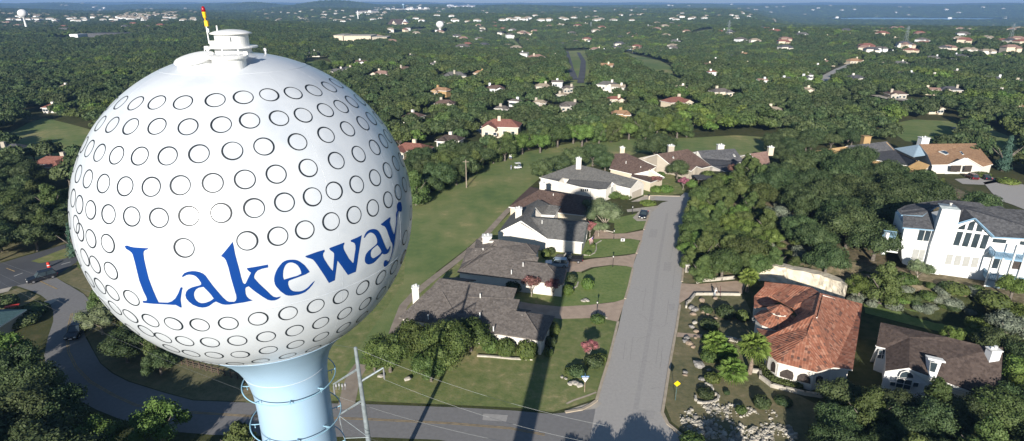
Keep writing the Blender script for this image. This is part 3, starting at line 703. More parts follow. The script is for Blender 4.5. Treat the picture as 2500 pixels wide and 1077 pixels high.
for li, loops in enumerate(LET):
    v, f = fill2d(loops, 5.0)
    a = [TO + on_tank(x, y, .006 + .0025 * (li == 2)) for x, y in v]; ff = []
    for t in f:
        n = (a[t[1]] - a[t[0]]).cross(a[t[2]] - a[t[0]]); ff.append(t if n.dot(a[t[0]] - TO) > 0 else t[::-1])
    mb.add(a, ff)
mb.obj('lettering', 'letter_blue', tower, smooth=True)
# ring rails round the column
for zz in (-5.36, -6.74, -8.1, -9.5):
    mb = MB(); rr = 1.33
    mb.tube([TO + Vector((rr * math.cos(a), rr * math.sin(a), zz)) for a in [i * math.pi / 32 for i in range(65)]], .017, 6, cap=False)
    rl = lean(mb).obj('ring_rail', 'rail_paint', tower, smooth=True)
    for k in range(8):
        mb = MB(); a = k * math.pi / 4 + .35; e = Vector((math.cos(a), math.sin(a), 0)); q = TO + e * rr + Vector((0, 0, zz))
        mb.tube([q, TO + e * 1.2 + Vector((0, 0, zz - .03)), TO + e * 1.06 + Vector((0, 0, zz - .05))], .016, 5); mb.tube([TO + e * 1.2 + Vector((0, 0, zz - .03)), TO + e * 1.2 + Vector((0, 0, zz - .15))], .014, 5)
        lean(mb).obj('bracket', 'rail_paint', rl)
GS = .84
def gl(L): return [(a * GS, b * GS) for a, b in L]
# roof gear
TT = TO + Vector((.02, 0, TR - .03))
vent = MB(); vent.lathe(gl([(.50, -.12), (.50, .17)]), TT, 40); vent.obj('vent_neck', 'gear_paint', tower)
mb = MB(); mb.lathe(gl([(.66, .16), (.68, .17), (.68, .205), (.66, .215)]), TT, 40); mb.box(TT + Vector((-.66, -.12, .17)) * GS, tuple(GS * q for q in (.16, .14, .09))); mb.box(TT + Vector((-.68, -.12, .07)) * GS, tuple(GS * q for q in (.06, .09, .16))); mb.obj('vent_flange', 'gear_paint', tower)
mb = MB(); mb.lathe(gl([(.455, .21), (.455, .56)]), TT, 40); mb.box(TT + Vector((-.18, -.45, .30)) * GS, tuple(GS * q for q in (.5, .05, .16))); mb.box(TT + Vector((.12, -.47, .43)) * GS, tuple(GS * q for q in (.09, .06, .11))); mb.obj('vent_screen', 'gear_paint', tower)
mb = MB(); mb.lathe(gl([(.55, .545), (.57, .56), (.55, .58), (.42, .625), (.25, .655), (.1, .668), (.01, .67)]), TT, 40); mb.obj('vent_cap', 'gear_paint', tower, smooth=True)
h = on_tank(561, 157); hb = TO + h
mb = MB(); mb.lathe([(.36, -.25), (.36, .15)], hb, 36); mb.lathe([(.41, .13), (.42, .15), (.42, .18), (.40, .195), (.30, .20), (.02, .21)], hb, 36)
for k in range(3):
    q = hb + Vector((.22 * math.cos(k * 2.1 + .4), .22 * math.sin(k * 2.1 + .4), .20)); mb.tube([q, q + Vector((0, 0, .12))], .016, 6)
mb.box(hb + Vector((.38, .05, .24)), (.10, .05, .07)); mb.obj('hatch', 'gear_paint', tower)
h2 = on_tank(479, 153); n2 = h2.normalized(); qm = n2.to_track_quat('Z', 'Y').to_matrix()
mb = MB(); mb.lathe([(.40, -.12), (.40, .07), (.435, .075), (.445, .10), (.43, .12), (.30, .135), (.02, .14)], TO + h2, 40, axis=qm)
mb.box(TO + h2 + qm @ Vector((.40, .08, .1)), (.1, .06, .08)); mb.box(TO + h2 + qm @ Vector((-.40, -.1, .07)), (.08, .07, .08)); mb.obj('manway_lid', 'gear_paint', tower)
def upfrom(px, py, depth, hgt):
    d = ray(px, py); d = d / (d.y * CP - d.z * SP) * depth; return Vector((0, 0, EYE)) + d - Vector((TANK.x, TANK.y, 0))
b0 = upfrom(541, 137, 14.15, 0); mb = MB(); mb.tube([b0 - Vector((0, 0, .05)), b0 + Vector((0, 0, .70))], .016, 10); mb.tube([b0, b0 + Vector((0, 0, .05))], .028, 10); mb.obj('antenna', 'gear_paint', tower)
b1 = upfrom(511, 107, 14.3, 0); mb = MB(); mb.tube([b1, b1 + Vector((0, 0, .40))], .015, 10); mb.box(b1 + Vector((.025, 0, .31)), (.05, .045, .09)); bm_ = mb.obj('beacon_mast', 'gear_paint', tower)
mb = MB(); z = .40; mb.tube([b1 + Vector((0, 0, z)), b1 + Vector((0, 0, z + .20))], .013, 10); mb.box(b1 + Vector((.02, 0, z + .07)), (.075, .07, .13)); mb.lathe([(.018, z + .18), (.036, z + .21), (.04, z + .29), (.045, z + .31), (.045, z + .335)], b1, 16)
mb.obj('beacon_body', 'yellow_paint', bm_)
mb = MB(); z += .336; mb.lathe([(.043, z), (.046, z + .045), (.038, z + .09), (.026, z + .115), (.010, z + .125)], b1, 16); mb.obj('beacon_lamp', 'red_lamp', bm_, smooth=True)
h3 = on_tank(648, 131.5); mb = MB(); mb.lathe([(.03, -.03), (.03, .05), (.045, .08), (.04, .12), (.01, .14)], TO + h3, 12); mb.obj('lifting_lug', 'gear_paint', tower)
mb = MB(); h4 = TT + Vector((-.62, -.15, 0))
mb.tube([h4 + Vector((0, 0, .18)), h4 + Vector((0, -.1, -.2)), TO + on_tank(497, 128)], .012, 6)
mb.obj('conduit', 'gear_paint', tower)

# ------------------------------------------------------------------ houses traced roof by roof
def zfor(x, y, py, lo=0.0, hi=30.0):
    """height at plan position x, y that shows at picture row py"""
    for _ in range(40):
        m = (lo + hi) / 2
        if proj((x, y, m))[1] > py: lo = m
        else: hi = m
    return lo

from mathutils.geometry import tessellate_polygon
def tess(vs, fs):
    out = []
    for f in fs:
        if len(f) == 3: out.append(f); continue
        for t in tessellate_polygon([[vs[i] for i in f]]):
            a, b, c = (f[i] for i in t); ar = (vs[b].x - vs[a].x) * (vs[c].y - vs[a].y) - (vs[c].x - vs[a].x) * (vs[b].y - vs[a].y)
            out.append((a, b, c) if ar > 0 else (a, c, b))
    return out

class House:
    def __init__(s, name, label, T, V, planes, roofs, rm, wm, back=(), inset=.35, z0=0.0, fascia='trim_white', caps=(), pitch=24, ze=None, group=None, thick=.2):
        s.T = T; s.p = {}; s.z0 = z0; s.pl = {}
        for k, v in V.items():
            if not isinstance(v[2], str): s.p[k] = P(*T(v[0], v[1]), v[2])
        for k, (A, B, deg) in planes.items():
            a, b = s.p[A], s.p[B]; d = (b - a).normalized(); n = Vector((-d.y, d.x, 0)).normalized()
            if deg > 0 and n.y < 0: n = -n
            if deg < 0: 
                if n.y > 0: n = -n
            up = n * math.cos(R(abs(deg))) + Vector((0, 0, math.sin(R(abs(deg)))))
            s.pl[k] = (a, d.cross(up).normalized())
        for k, v in V.items():
            if isinstance(v[2], str):
                a, n = s.pl[v[2]]; r_ = ray(*T(v[0], v[1])); o = Vector((0, 0, EYE)); t = (a - o).dot(n) / r_.dot(n); s.p[k] = o + r_ * t
        if ze is None: ze = min(v.z for v in s.p.values())
        s.ze = ze; roofs = [list(r_) for r_ in roofs]
        for (a, b) in back:
            d = s.p[b] - s.p[a]; n = Vector((-d.y, d.x, 0)).normalized()
            if n.y < 0: n = -n
            for q in (a, b):
                if q + "'" not in s.p: s.p[q + "'"] = s.p[q] + n * max(.3, (s.p[q].z - ze) / math.tan(R(pitch))) + Vector((0, 0, ze - s.p[q].z))
            roofs.append([a, b, b + "'", a + "'"])
        c = sum((v for v in s.p.values()), Vector()) / len(s.p); s.c = c
        s.root = thing(name, label, 'house', (c.x, c.y, z0), group=group)
        names = sorted(s.p); idx = {k: i for i, k in enumerate(names)}; n0 = len(names)
        vs = [s.p[k] for k in names]; fs = []; E = {}
        for r_ in roofs:
            f = [idx[k] for k in r_]; ar = sum(vs[f[i]].x * vs[f[(i + 1) % len(f)]].y - vs[f[(i + 1) % len(f)]].x * vs[f[i]].y for i in range(len(f)))
            if ar < 0: f = f[::-1]
            fs.append(tuple(f))
            for i in range(len(f)): E[(f[i], f[(i + 1) % len(f)])] = 1
        bd = [e for e in E if (e[1], e[0]) not in E]
        outl = fs; fs = tess(vs, fs); mb = MB(); mb.add(vs, fs, 0)
        lo = [v - Vector((0, 0, thick)) for v in vs]; mb.add(lo, [f[::-1] for f in fs], 1)
        for a, b in bd: mb.f.append((a + n0, b + n0, b, a)); mb.m.append(1)
        used = set(i for f in fs for i in f)
        s.roof = local(mb, s.root).obj('roof', [rm, fascia], s.root)
        # walls under every free edge
        nin = {}
        for a, b in bd:
            d = vs[b] - vs[a]; d.z = 0
            if d.length < 1e-4: continue
            d.normalize(); n = Vector((-d.y, d.x, 0))
            for q in (a, b): nin.setdefault(q, []).append(n)
        ins = {}
        for q, L in nin.items():
            m_ = sum(L, Vector())
            if m_.length < .2: m_ = L[0]
            m_.normalize(); k = max(.45, m_.dot(L[0])); ins[q] = vs[q] + m_ * inset / k
        s.ins = {names[q]: v for q, v in ins.items()}
        wb = MB()
        for a, b in bd:
            if a in ins and b in ins:
                A, B = ins[a], ins[b]
                wb.add([(A.x, A.y, z0 - .3), (B.x, B.y, z0 - .3), (B.x, B.y, vs[b].z - thick * .8), (A.x, A.y, vs[a].z - thick * .8)], [(0, 1, 2, 3)])
        s.wall = local(wb, s.root).obj('wall', wm, s.root)
        if caps:
            for a, b in caps: cb = MB(); cb.tube([s.p[a] + Vector((0, 0, .03)), s.p[b] + Vector((0, 0, .03))], .10, 5); local(cb, s.root).obj('ridge_cap', rm, s.roof)
    def hit(s, x, y, a, n, off=0.0):
        r_ = ray(*s.T(x, y)); o = Vector((0, 0, EYE)); t = (a - o).dot(n) / r_.dot(n); return o + r_ * t + (n * off if n.dot(r_) < 0 else -n * off)
    def vp(s, A, B):
        """vertical wall plane through two inset corners"""
        a = s.ins.get(A, s.p[A]) if isinstance(A, str) else A; b = s.ins.get(B, s.p[B]) if isinstance(B, str) else B
        d = b - a; d.z = 0; return a, Vector((d.y, -d.x, 0)).normalized()
    def panel(s, name, pts, plane, m, off, th=.04, parent=None, grow=0.0):
        a, n = plane; w_ = [s.hit(x, y, a, n, off) for x, y in pts]; c = sum(w_, Vector()) / len(w_)
        if grow: w_ = [p + (p - c).normalized() * grow for p in w_]
        nn = n if n.dot(ray(*s.T(*pts[0]))) < 0 else -n
        k = len(w_); vs = w_ + [p - nn * (th + off) for p in w_]
        mb = MB(); f = tuple(range(k))
        if (w_[1] - w_[0]).cross(w_[2] - w_[0]).dot(nn) < 0: f = f[::-1]
        mb.add(vs, [f] + [(i, (i + 1) % k, k + (i + 1) % k, k + i) for i in range(k)])
        l = s.root.location; mb.v = [(v[0] - l.x, v[1] - l.y, v[2] - l.z) for v in mb.v]
        return mb.obj(name, m, parent or s.root)
    def window(s, pts, plane, m='glass', frame='trim_white', grow=.12, bars=0):
        f = s.panel('window', pts, plane, frame, .05, grow=grow)
        s.panel('pane', pts, plane, m, .075, parent=f)
        if bars:
            a, n = plane; q = [s.hit(x, y, a, n, .09) for x, y in pts]; mb = MB(); l = s.root.location
            for i in range(1, bars + 1):
                t = i / (bars + 1); mb.tube([q[0].lerp(q[1], t) - l, q[3].lerp(q[2], t) - l], .035, 4)
            mb.tube([q[0].lerp(q[3], .5) - l, q[1].lerp(q[2], .5) - l], .03, 4); mb.obj('glazing_bar', frame, f)
        return f
    def chimney(s, xc, ybot, ytop, wpx, zb, m='stucco_white', depth=.85, rz=0.0, flue=True):
        p = P(*s.T(xc, ybot), zb); zc = proj(p)[2]; wd = wpx / (s.T(1, 0)[0] - s.T(0, 0)[0]) ** -1 / FPX * zc
        zt = zfor(p.x, p.y + wd * depth / 2, s.T(xc, ytop)[1], zb, zb + 12); h = max(.8, zt - zb); l = s.root.location
        c = Vector((p.x - l.x, p.y + wd * depth * .5 - l.y, 0)); mb = MB()
        mb.box((c.x, c.y, zb - l.z + h / 2 - .75), (wd, wd * depth, h + 1.5), rz); ch = mb.obj('chimney', m, s.roof)
        mb = MB(); mb.box((c.x, c.y, zb - l.z + h + .05), (wd * 1.16, wd * depth * 1.16, .12), rz)
        if flue: mb.lathe([(.16, 0), (.16, .35), (.22, .36), (.22, .42)], (c.x + wd * .1, c.y, zb - l.z + h + .1), 10)
        if flue: mb.lathe([(.14, 0), (.14, .3)], (c.x - wd * .25, c.y, zb - l.z + h + .1), 8)
        o = mb.obj('chimney_cap', 'trim_white' if m != 'stucco_ochre' else m, ch); return ch
    def vents(s, L):
        l = s.root.location
        for x, y, z in L:
            p = P(*s.T(x, y), z) - l; mb = MB(); mb.lathe([(.09, -.4), (.09, .35), (.13, .36), (.13, .42)], p, 8); mb.obj('vent_pipe', 'trim_white', s.roof)

A_ = crop(960, 660, 4.895); B_ = crop(1100, 560, 5.984); C_ = crop(1190, 430, 5.13); D_ = crop(1290, 370, 6.25); E_ = crop(1470, 340, 5.682)
G_ = crop(1960, 320, 5.208); T_ = crop(1800, 640, 3.167); K_ = crop(2090, 760, 3.398); W_ = crop(2130, 480, 4.895)

h1 = House('house', 'grey brown roofed house behind two big oaks, nearest the tower', A_,
    dict(e1=(65, 565, 2.8), e2=(1790, 840, 2.8), a=(430, 222, 'M'), b=(590, 262, 'M'), c=(612, 245, 'M'), d=(455, 205, 'M'), e=(550, 93, 'M'), f=(800, 128, 'M'), g=(875, 275, 'M'), h=(1070, 305, 'M'),
         i=(1140, 445, 'M'), j=(1575, 500, 'M'), k=(1930, 545, 2.8), c3=(715, 478, 'M'), A1=(1480, 215, 6.1), A2=(1437, 338, 5.35), A0=(895, 315, 5.15), B1=(1515, 350, 5.3), B2=(1472, 472, 4.6), B0=(1150, 462, 4.4)),
    {'M': ('e1', 'e2', 21)}, [['e1', 'a', 'b', 'c3'], ['e1', 'c3', 'b', 'a', 'd', 'e', 'f', 'g', 'h', 'i', 'j', 'e2'], ['f', 'A1', 'A2', 'A0', 'g'], ['h', 'B1', 'B2', 'B0', 'i'], ['j', 'k', 'e2']],
    'roof_greybrown', 'stucco_white', fascia='roof_greybrown', back=[('e', 'f'), ('i', 'j')], caps=[('b', 'c3'), ('j', 'e2')])
print('H1', {k: tuple(round(x, 1) for x in v) for k, v in h1.p.items()})
h2 = House('house', 'grey brown roofed house with a silver car and pickup beside it', B_,
    dict(e1=(100, 620, 2.8), e2=(1650, 800, 2.8), a=(690, 262, 'M'), b=(870, 285, 'M'), c=(985, 450, 'M'), d=(1400, 500, 'M'), k=(1705, 597, 2.8), r=(710, 150, 'M'), q=(620, 148, 'M'), l1=(245, 265, 4.2), l2=(160, 505, 2.8), l3=(350, 275, 4.8), l4=(375, 140, 4.8),
         A1=(1105, 205, 5.8), A2=(1250, 372, 5.0), A3=(1312, 240, 4.7), B1=(1110, 325, 4.6), B2=(1290, 405, 4.7), B3=(1270, 462, 4.2)),
    {'M': ('e1', 'e2', 22)}, [['e1', 'a', 'b', 'c', 'd', 'e2'], ['e1', 'l2', 'l1', 'l3', 'l4', 'q', 'r', 'a'], ['r', 'A1', 'A2', 'a'], ['A1', 'A3', 'A2'], ['b', 'B2', 'B3', 'c'], ['d', 'k', 'e2']],
    'roof_greybrown', 'stucco_white', fascia='roof_greybrown', back=[('c', 'd')], caps=[('r', 'e1'), ('d', 'e2'), ('A1', 'A2')])
print('H2', {k: tuple(round(x, 1) for x in v) for k, v in h2.p.items()})
h3 = House('house', 'wide white gabled house with a pink flag, under the tower shadow', C_,
    dict(g1=(130, 705, 2.9), g2=(420, 560, 5.9), g3=(750, 785, 2.9), e2=(1200, 830, 2.9), v=(545, 515, 'M'), k=(1250, 575, 'M'), l1=(290, 490, 2.9), l2=(345, 445, 3.1), t=(640, 290, 5.9), u=(600, 392, 5.6), w=(780, 357, 4.6), x=(915, 378, 4.4), y=(910, 425, 3.6), z=(845, 492, 3.0), m=(682, 484, 3.2), r2=(1282, 690, 2.9)),
    {'M': ('g3', 'e2', 26)}, [['g2', 'v', 'g3'], ['v', 'k', 'e2', 'g3'], ['g1', 'l1', 'l2', 't', 'u', 'v', 'g2'], ['t', 'w', 'x', 'z', 'm', 'u'], ['k', 'r2', 'e2']][:4],
    'roof_grey', 'stucco_white', back=[('v', 'k')], caps=[('v', 'g3')])
print('H3', {k: tuple(round(x, 1) for x in v) for k, v in h3.p.items()})
h4 = House('house', 'low brown roofed house half under the round shadow of the tank', C_,
    dict(a=(265, 385, 2.9), b=(1255, 500, 2.9), c=(1310, 262, 2.9), d=(535, 132, 2.9), r1=(650, 170, 5.2), r2=(1010, 230, 5.2)),
    {}, [['a', 'b', 'r2', 'r1'], ['b', 'c', 'r2'], ['c', 'd', 'r1', 'r2'], ['d', 'a', 'r1']], 'roof_brown', 'stucco_cream')
h5 = House('house', 'large white house with a pale grey hipped roof by the street end', D_,
    dict(a=(165, 395, 3.2), b=(455, 457, 3.2), e=(790, 540, 3.2), f=(1070, 583, 3.2), f2=(1190, 577, 3.2), ga=(1275, 468, 'M'), g1=(1350, 518, 3.3), g2=(1560, 565, 3.2), gb=(1670, 435, 'M'), g3=(1770, 490, 3.2),
         top=(730, 190, 'M'), r2=(1000, 250, 'M'), r3=(1300, 335, 'M')),
    {'M': ('a', 'g2', 27)}, [['a', 'b', 'e', 'f', 'f2', 'ga', 'g1', 'g2', 'gb', 'r3', 'r2', 'top'], ], 'roof_grey', 'stucco_white', back=[('top', 'r2'), ('r2', 'r3'), ('r3', 'gb')], inset=.2)
print('H5', {k: tuple(round(x, 1) for x in v) for k, v in h5.p.items()})
h6 = House('house', 'brown roofed cream house between the pale grey roof and the tan gable', E_,
    dict(a=(100, 410, 3), b=(415, 482, 3), b2=(400, 517, 2.9), c=(675, 602, 2.8), d=(868, 528, 2.8), e=(682, 420, 'M'), f=(745, 386, 'M'), g=(500, 262, 'M'), h=(330, 192, 'M'), i=(180, 200, 'M')),
    {'M': ('a', 'c', 24)}, [['a', 'b', 'b2', 'c', 'd', 'e', 'f', 'g', 'h', 'i']], 'roof_brown', 'stucco_cream', back=[('i', 'h'), ('h', 'g')])
print('H6', {k: tuple(round(x, 1) for x in v) for k, v in h6.p.items()})
h7 = House('house', 'brown roofed house with a broad tan gable facing the street', E_,
    dict(a=(490, 257, 3.4), b=(765, 205, 6.2), c=(955, 360, 3), r=(1190, 135, 6.2), d=(1520, 370, 3), e=(1385, 402, 3), f=(1310, 375, 4.2), g=(1237, 442, 2.9)),
    {}, [['b', 'r', 'd', 'e', 'f', 'g', 'c']], 'roof_brown', 'stucco_tan', back=[('b', 'r')], ze=3.2)
h8 = House('house', 'slate grey roofed house with a white gable, third before the hilltop trees', E_,
    dict(a=(1258, 176, 4.6), a2=(1310, 168, 5), b=(1385, 262, 3.6), t1=(1330, 158, 5.6), t2=(1840, 130, 6.2), c=(1975, 312, 3), d=(1855, 330, 3.4), e=(1932, 382, 4.6), f=(1750, 466, 2.9), g=(1522, 372, 3), e3=(2082, 432, 2.9)),
    {}, [['t1', 't2', 'c', 'd', 'e', 'f', 'g', 'b', 'a', 'a2']], 'roof_slate', 'stucco_white', back=[('t1', 't2')], ze=3)
h9 = House('house', 'pinkish brown roofed house with an olive gable, last before the hilltop trees', E_,
    dict(a=(1850, 212, 3.4), b=(2052, 200, 6), c=(2215, 388, 3), r=(2292, 165, 6), d=(2345, 402, 3)), {}, [['b', 'r', 'd', 'c']], 'roof_pinkish', 'stucco_olive', back=[('b', 'r')], ze=3)
def extra_wall(h, pts, m, name='gable'):
    """gable walls: outline traced, given as (x, y, z) or ('name')"""
    w_ = [h.p[p] if isinstance(p, str) else P(*h.T(p[0], p[1]), p[2]) for p in pts]
    l = h.root.location; c = h.c; vs = []
    back = Vector((0, .25, 0))
    w_ = [p + Vector((0, .05, -.22 if p.z > h.z0 + .5 else 0)) for p in w_]
    k = len(w_); vs = [p - l for p in w_] + [p - l + back for p in w_]
    mb = MB(); mb.add(vs, [tuple(range(k)), tuple(reversed(range(k, 2 * k)))] + [(i, k + i, k + (i + 1) % k, (i + 1) % k) for i in range(k)])
    return mb.obj(name, m, h.root)
def drop(h, n): q = h.p[n] if isinstance(n, str) else n; return Vector((q.x, q.y, h.z0))
def gable(h, names, m, name='gable'):
    tops = [h.p[n] for n in names]; a, b = tops[0], tops[-1]; l = h.root.location
    d = b - a; d.z = 0; n = Vector((-d.y, d.x, 0)).normalized(); n = n if n.y > 0 else -n
    w_ = [Vector((t.x, t.y, t.z - .2)) + n * .12 for t in tops] + [Vector((b.x, b.y, h.z0 - .2)) + n * .12, Vector((a.x, a.y, h.z0 - .2)) + n * .12]
    # keep it in one vertical plane
    a0 = w_[0]; w_ = [p - n * (p - a0).dot(n) for p in w_]; k = len(w_)
    vs = [p - l for p in w_] + [p - l + n * .2 for p in w_]
    mb = MB(); mb.add(vs, [tuple(range(k)), tuple(reversed(range(k, 2 * k)))] + [(i, k + i, k + (i + 1) % k, (i + 1) % k) for i in range(k)])
    return mb.obj(name, m, h.root)
gable(h3, ['g1', 'g2', 'g3'], 'stucco_white')
gable(h5, ['f2', 'ga', 'g1'], 'stucco_white'); gable(h5, ['g2', 'gb', 'g3'], 'stucco_white')
gable(h7, ['a', 'b', 'c'], 'stucco_tan'); gable(h7, ['g', 'f', 'e'], 'stucco_tan')
gable(h8, ['d', 'e', 'e3'], 'stucco_white'); gable(h9, ['a', 'b', 'c'], 'stucco_olive')
# chimneys
h1.chimney(270, 385, 200, 78, 3.6, rz=.1); h1.vents([(1040, 308, 5.4), (1198, 700, 3.6), (418, 560, 3.4), (1035, 535, 4.3)])
h2.chimney(533, 245, 95, 128, 4.6); h2.vents([(1060, 515, 4.4), (890, 625, 3.6), (475, 305, 4.8)])
h3.chimney(390, 522, 405, 80, 4.6); h3.vents([(685, 575, 5.2)])
h4.chimney(685, 172, 85, 64, 4.6); h4.vents([(825, 240, 4.8)])
h5.chimney(768, 195, 105, 78, 7.2)
h6.chimney(280, 195, 115, 62, 6, 'stucco_cream'); h6.vents([(332, 322, 5), (535, 395, 4.6)])
h7.chimney(958, 172, 88, 80, 6, 'stucco_tan'); h8.chimney(1650, 138, 80, 84, 6); h9.chimney(2346, 165, 108, 70, 5.6, 'stucco_cream')
# windows and doors
pl = h3.vp('g1', 'g3'); h3.window([(415, 773), (497, 776), (497, 832), (415, 830)], pl, 'blind', 'trim_white', .08, 1)
q = h3.ins['e2']; pl = (q, Vector((1, -.02, 0)).normalized())
for (y0, y1) in ((750, 800), (850, 900)): h3.window([(1243, y0 - 14), (1254, y0 - 24), (1250, y1 - 24), (1240, y1 - 14)], h3.vp('e2', 'k'), 'glass')
pl = h5.vp('f2', 'g1')
h5.window([(1252, 590), (1256, 560), (1270, 542), (1285, 536), (1293, 548), (1296, 580), (1294, 690), (1250, 700)], pl, 'blind', 'trim_white', .2)
h5.window([(1242, 652), (1288, 640), (1288, 690), (1242, 700)], pl, 'glass', 'trim_white', .1, 1)
pl = h5.vp('g2', 'g3'); h5.panel('garage_doorway', [(1578, 628), (1722, 565), (1722, 672), (1578, 722)], pl, 'stucco_tan', .06)
pl = h5.vp('e', 'f')
for x in (800, 830, 862, 892): h5.window([(x, 568), (x + 22, 571), (x + 20, 610), (x - 2, 606)], pl, 'glass', 'trim_white', .06)
mb = MB(); q = [h5.hit(x, y, pl[0], pl[1], .12) - h5.root.location for x, y in ((955, 575), (950, 690))]; mb.tube(q, .06, 6); mb.obj('downpipe', 'galvanised', h5.root)
extra_wall(h5, [(458, 455, 3.3), (522, 392, 5.2), (622, 410, 4.9), (560, 492, 3.2)], 'stucco_white', 'dormer')
pl = h7.vp('a', 'c'); h7.window([(825, 378), (865, 390), (862, 448), (822, 440)], pl, 'glass'); 
pl = h9.vp('a', 'c'); h9.window([(2055, 330), (2072, 332), (2070, 410), (2053, 408)], pl, 'blind'); h9.window([(2078, 335), (2096, 338), (2092, 415), (2075, 412)], pl, 'door_shade_dark', 'stucco_olive', .05)
def skylight(h, pts, z, m='glass', fr='trim_white'):
    w_ = [P(*h.T(x, y), z + dz) for (x, y, dz) in pts]; l = h.root.location; mb = MB(); u = Vector((0, -.05, .1))
    mb.add([p - l + u for p in w_] + [p - l - u for p in w_], [(0, 1, 2, 3), (7, 6, 5, 4), (0, 4, 5, 1), (1, 5, 6, 2), (2, 6, 7, 3), (3, 7, 4, 0)]); f = mb.obj('skylight', fr, h.roof)
    c = sum(w_, Vector()) / 4; mb = MB(); mb.add([(c + (p - c) * .8) - l + u * 1.3 for p in w_], [(0, 1, 2, 3)]); mb.obj('pane', m, f)
skylight(h7, [(925, 228, 0), (985, 238, 0), (1000, 265, -.4), (940, 255, -.4)], 5.0)
skylight(h8, [(1808, 205, .1), (1832, 205, .1), (1852, 240, -.4), (1828, 240, -.4)], 4.7, 'blind')
skylight(h9, [(2215, 185, .1), (2240, 185, .1), (2250, 215, -.4), (2225, 215, -.4)], 5.0)
# timber pergola car shelter at the head of the street
t = thing('pergola', 'dark timber pergola at the street head beside the tan gable', 'pergola', P(*E_(1440, 640), 0)); mb = MB(); l = t.location
for dx in (-3, 3):
    for dy in (-2, 2): mb.box((dx, dy, 1.2), (.2, .2, 2.4)); mb.obj('post', 'wood_dark', t); mb = MB()
mb.box((0, 0, 2.45), (7, 5, .12)); mb.obj('deck_roof', 'roof_slate', t)
mb = MB()
for k in range(9): mb.box((-3.2 + .8 * k, 0, 2.3), (.1, 5, .2))
mb.obj('rafter', 'wood_dark', t)
# the two houses across the far lane
h10 = House('house', 'grey roofed ochre walled house rising behind the hilltop trees', G_,
    dict(a=(145, 250, 4.6), a2=(100, 330, 3), t1=(575, 186, 6.3), t2=(1070, 130, 6.3), t3=(1180, 240, 3.4), r=(1480, 372, 5.3), e=(1340, 442, 3), b=(560, 300, 3.4)),
    {}, [['t1', 't2', 't3', 'r', 'e', 'b']], 'roof_slate', 'stucco_ochre', back=[('t1', 't2')], ze=3)
extra_wall(h10, [(145, 246, 5.2), (570, 186, 6.1), (560, 320, 3.2), (140, 330, 2.6)], 'stucco_ochre'); 
extra_wall(h10, [(1340, 445, 3.2), (1480, 372, 5.5), (1622, 425, 3.2), (1500, 555, 0), (1330, 560, 0)], 'stucco_ochre')
extra_wall(h10, [(1545, 412, 3.2), (1605, 432, 3.1), (1575, 550, 0), (1512, 550, 0)], 'stucco_white', 'entry_wall')
h10.chimney(812, 160, 65, 86, 6.2, 'stucco_ochre', flue=False)
mb = MB(); a, b = P(*G_(1515, 560), 0) , P(*G_(1680, 590), 0); d = b - a; mb.box((a + b) / 2 + Vector((0, 0, .6)), (d.length, .3, 1.2), math.atan2(d.y, d.x)); tag(mb.obj('garden_wall', 'stucco_cream'), 'low pinkish garden wall beside the ochre gabled house', 'wall')
h11 = House('house', 'orange brown roofed house with skylights and a white double garage', G_,
    dict(a=(1480, 166, 6.2), b=(2200, 156, 6.2), c=(2420, 422, 3), d=(2290, 456, 3), ga=(2095, 342, 5.2), g1=(1840, 427, 3), i=(1640, 430, 2.9), v=(1585, 300, 4.2), l=(1170, 215, 3.2), l2=(1412, 322, 3)),
    {}, [['a', 'b', 'c', 'd', 'ga', 'g1', 'i', 'v']], 'roof_orange', 'stucco_white', back=[('a', 'b')], ze=3)
extra_wall(h11, [(1170, 215, 3.4), (1478, 168, 6.2), (1590, 300, 4.0), (1412, 325, 3), (1400, 400, 0), (1170, 300, 0)], 'siding_shade_blue')  # gable wall with its blue grey shade put into the colour
p_ = dict(g3=P(*G_(2302, 416), 3.0)); h11.p.update(p_); gable(h11, ['g1', 'ga', 'g3'], 'stucco_bright')
h11.p['q1'], h11.p['q3'] = h11.p['g1'], h11.p['g3']; pl = h11.vp('q1', 'q3'); pl = (pl[0] + Vector((0, -1.6, 0)), pl[1])
h11.panel('garage_doorway', [(1885, 440), (2020, 438), (1998, 520), (1880, 512)], pl, 'door_shade_dark', .0, th=.1); h11.panel('garage_doorway', [(2065, 440), (2205, 438), (2190, 520), (2050, 520)], pl, 'door_shade_dark', .0, th=.1)  # open garage bays: dark panels painted for the shade inside
h11.chimney(1555, 155, 82, 98, 6.1, 'stucco_bright')
skylight(h11, [(1670, 168, .2), (1705, 168, .2), (1730, 200, -.3), (1695, 200, -.3)], 5.4); skylight(h11, [(1725, 262, .3), (1790, 250, .3), (1895, 282, -.3), (1820, 305, -.3)], 4.6); skylight(h11, [(1992, 262, .2), (2015, 260, .2), (2050, 302, -.3), (2025, 304, -.3)], 4.6)

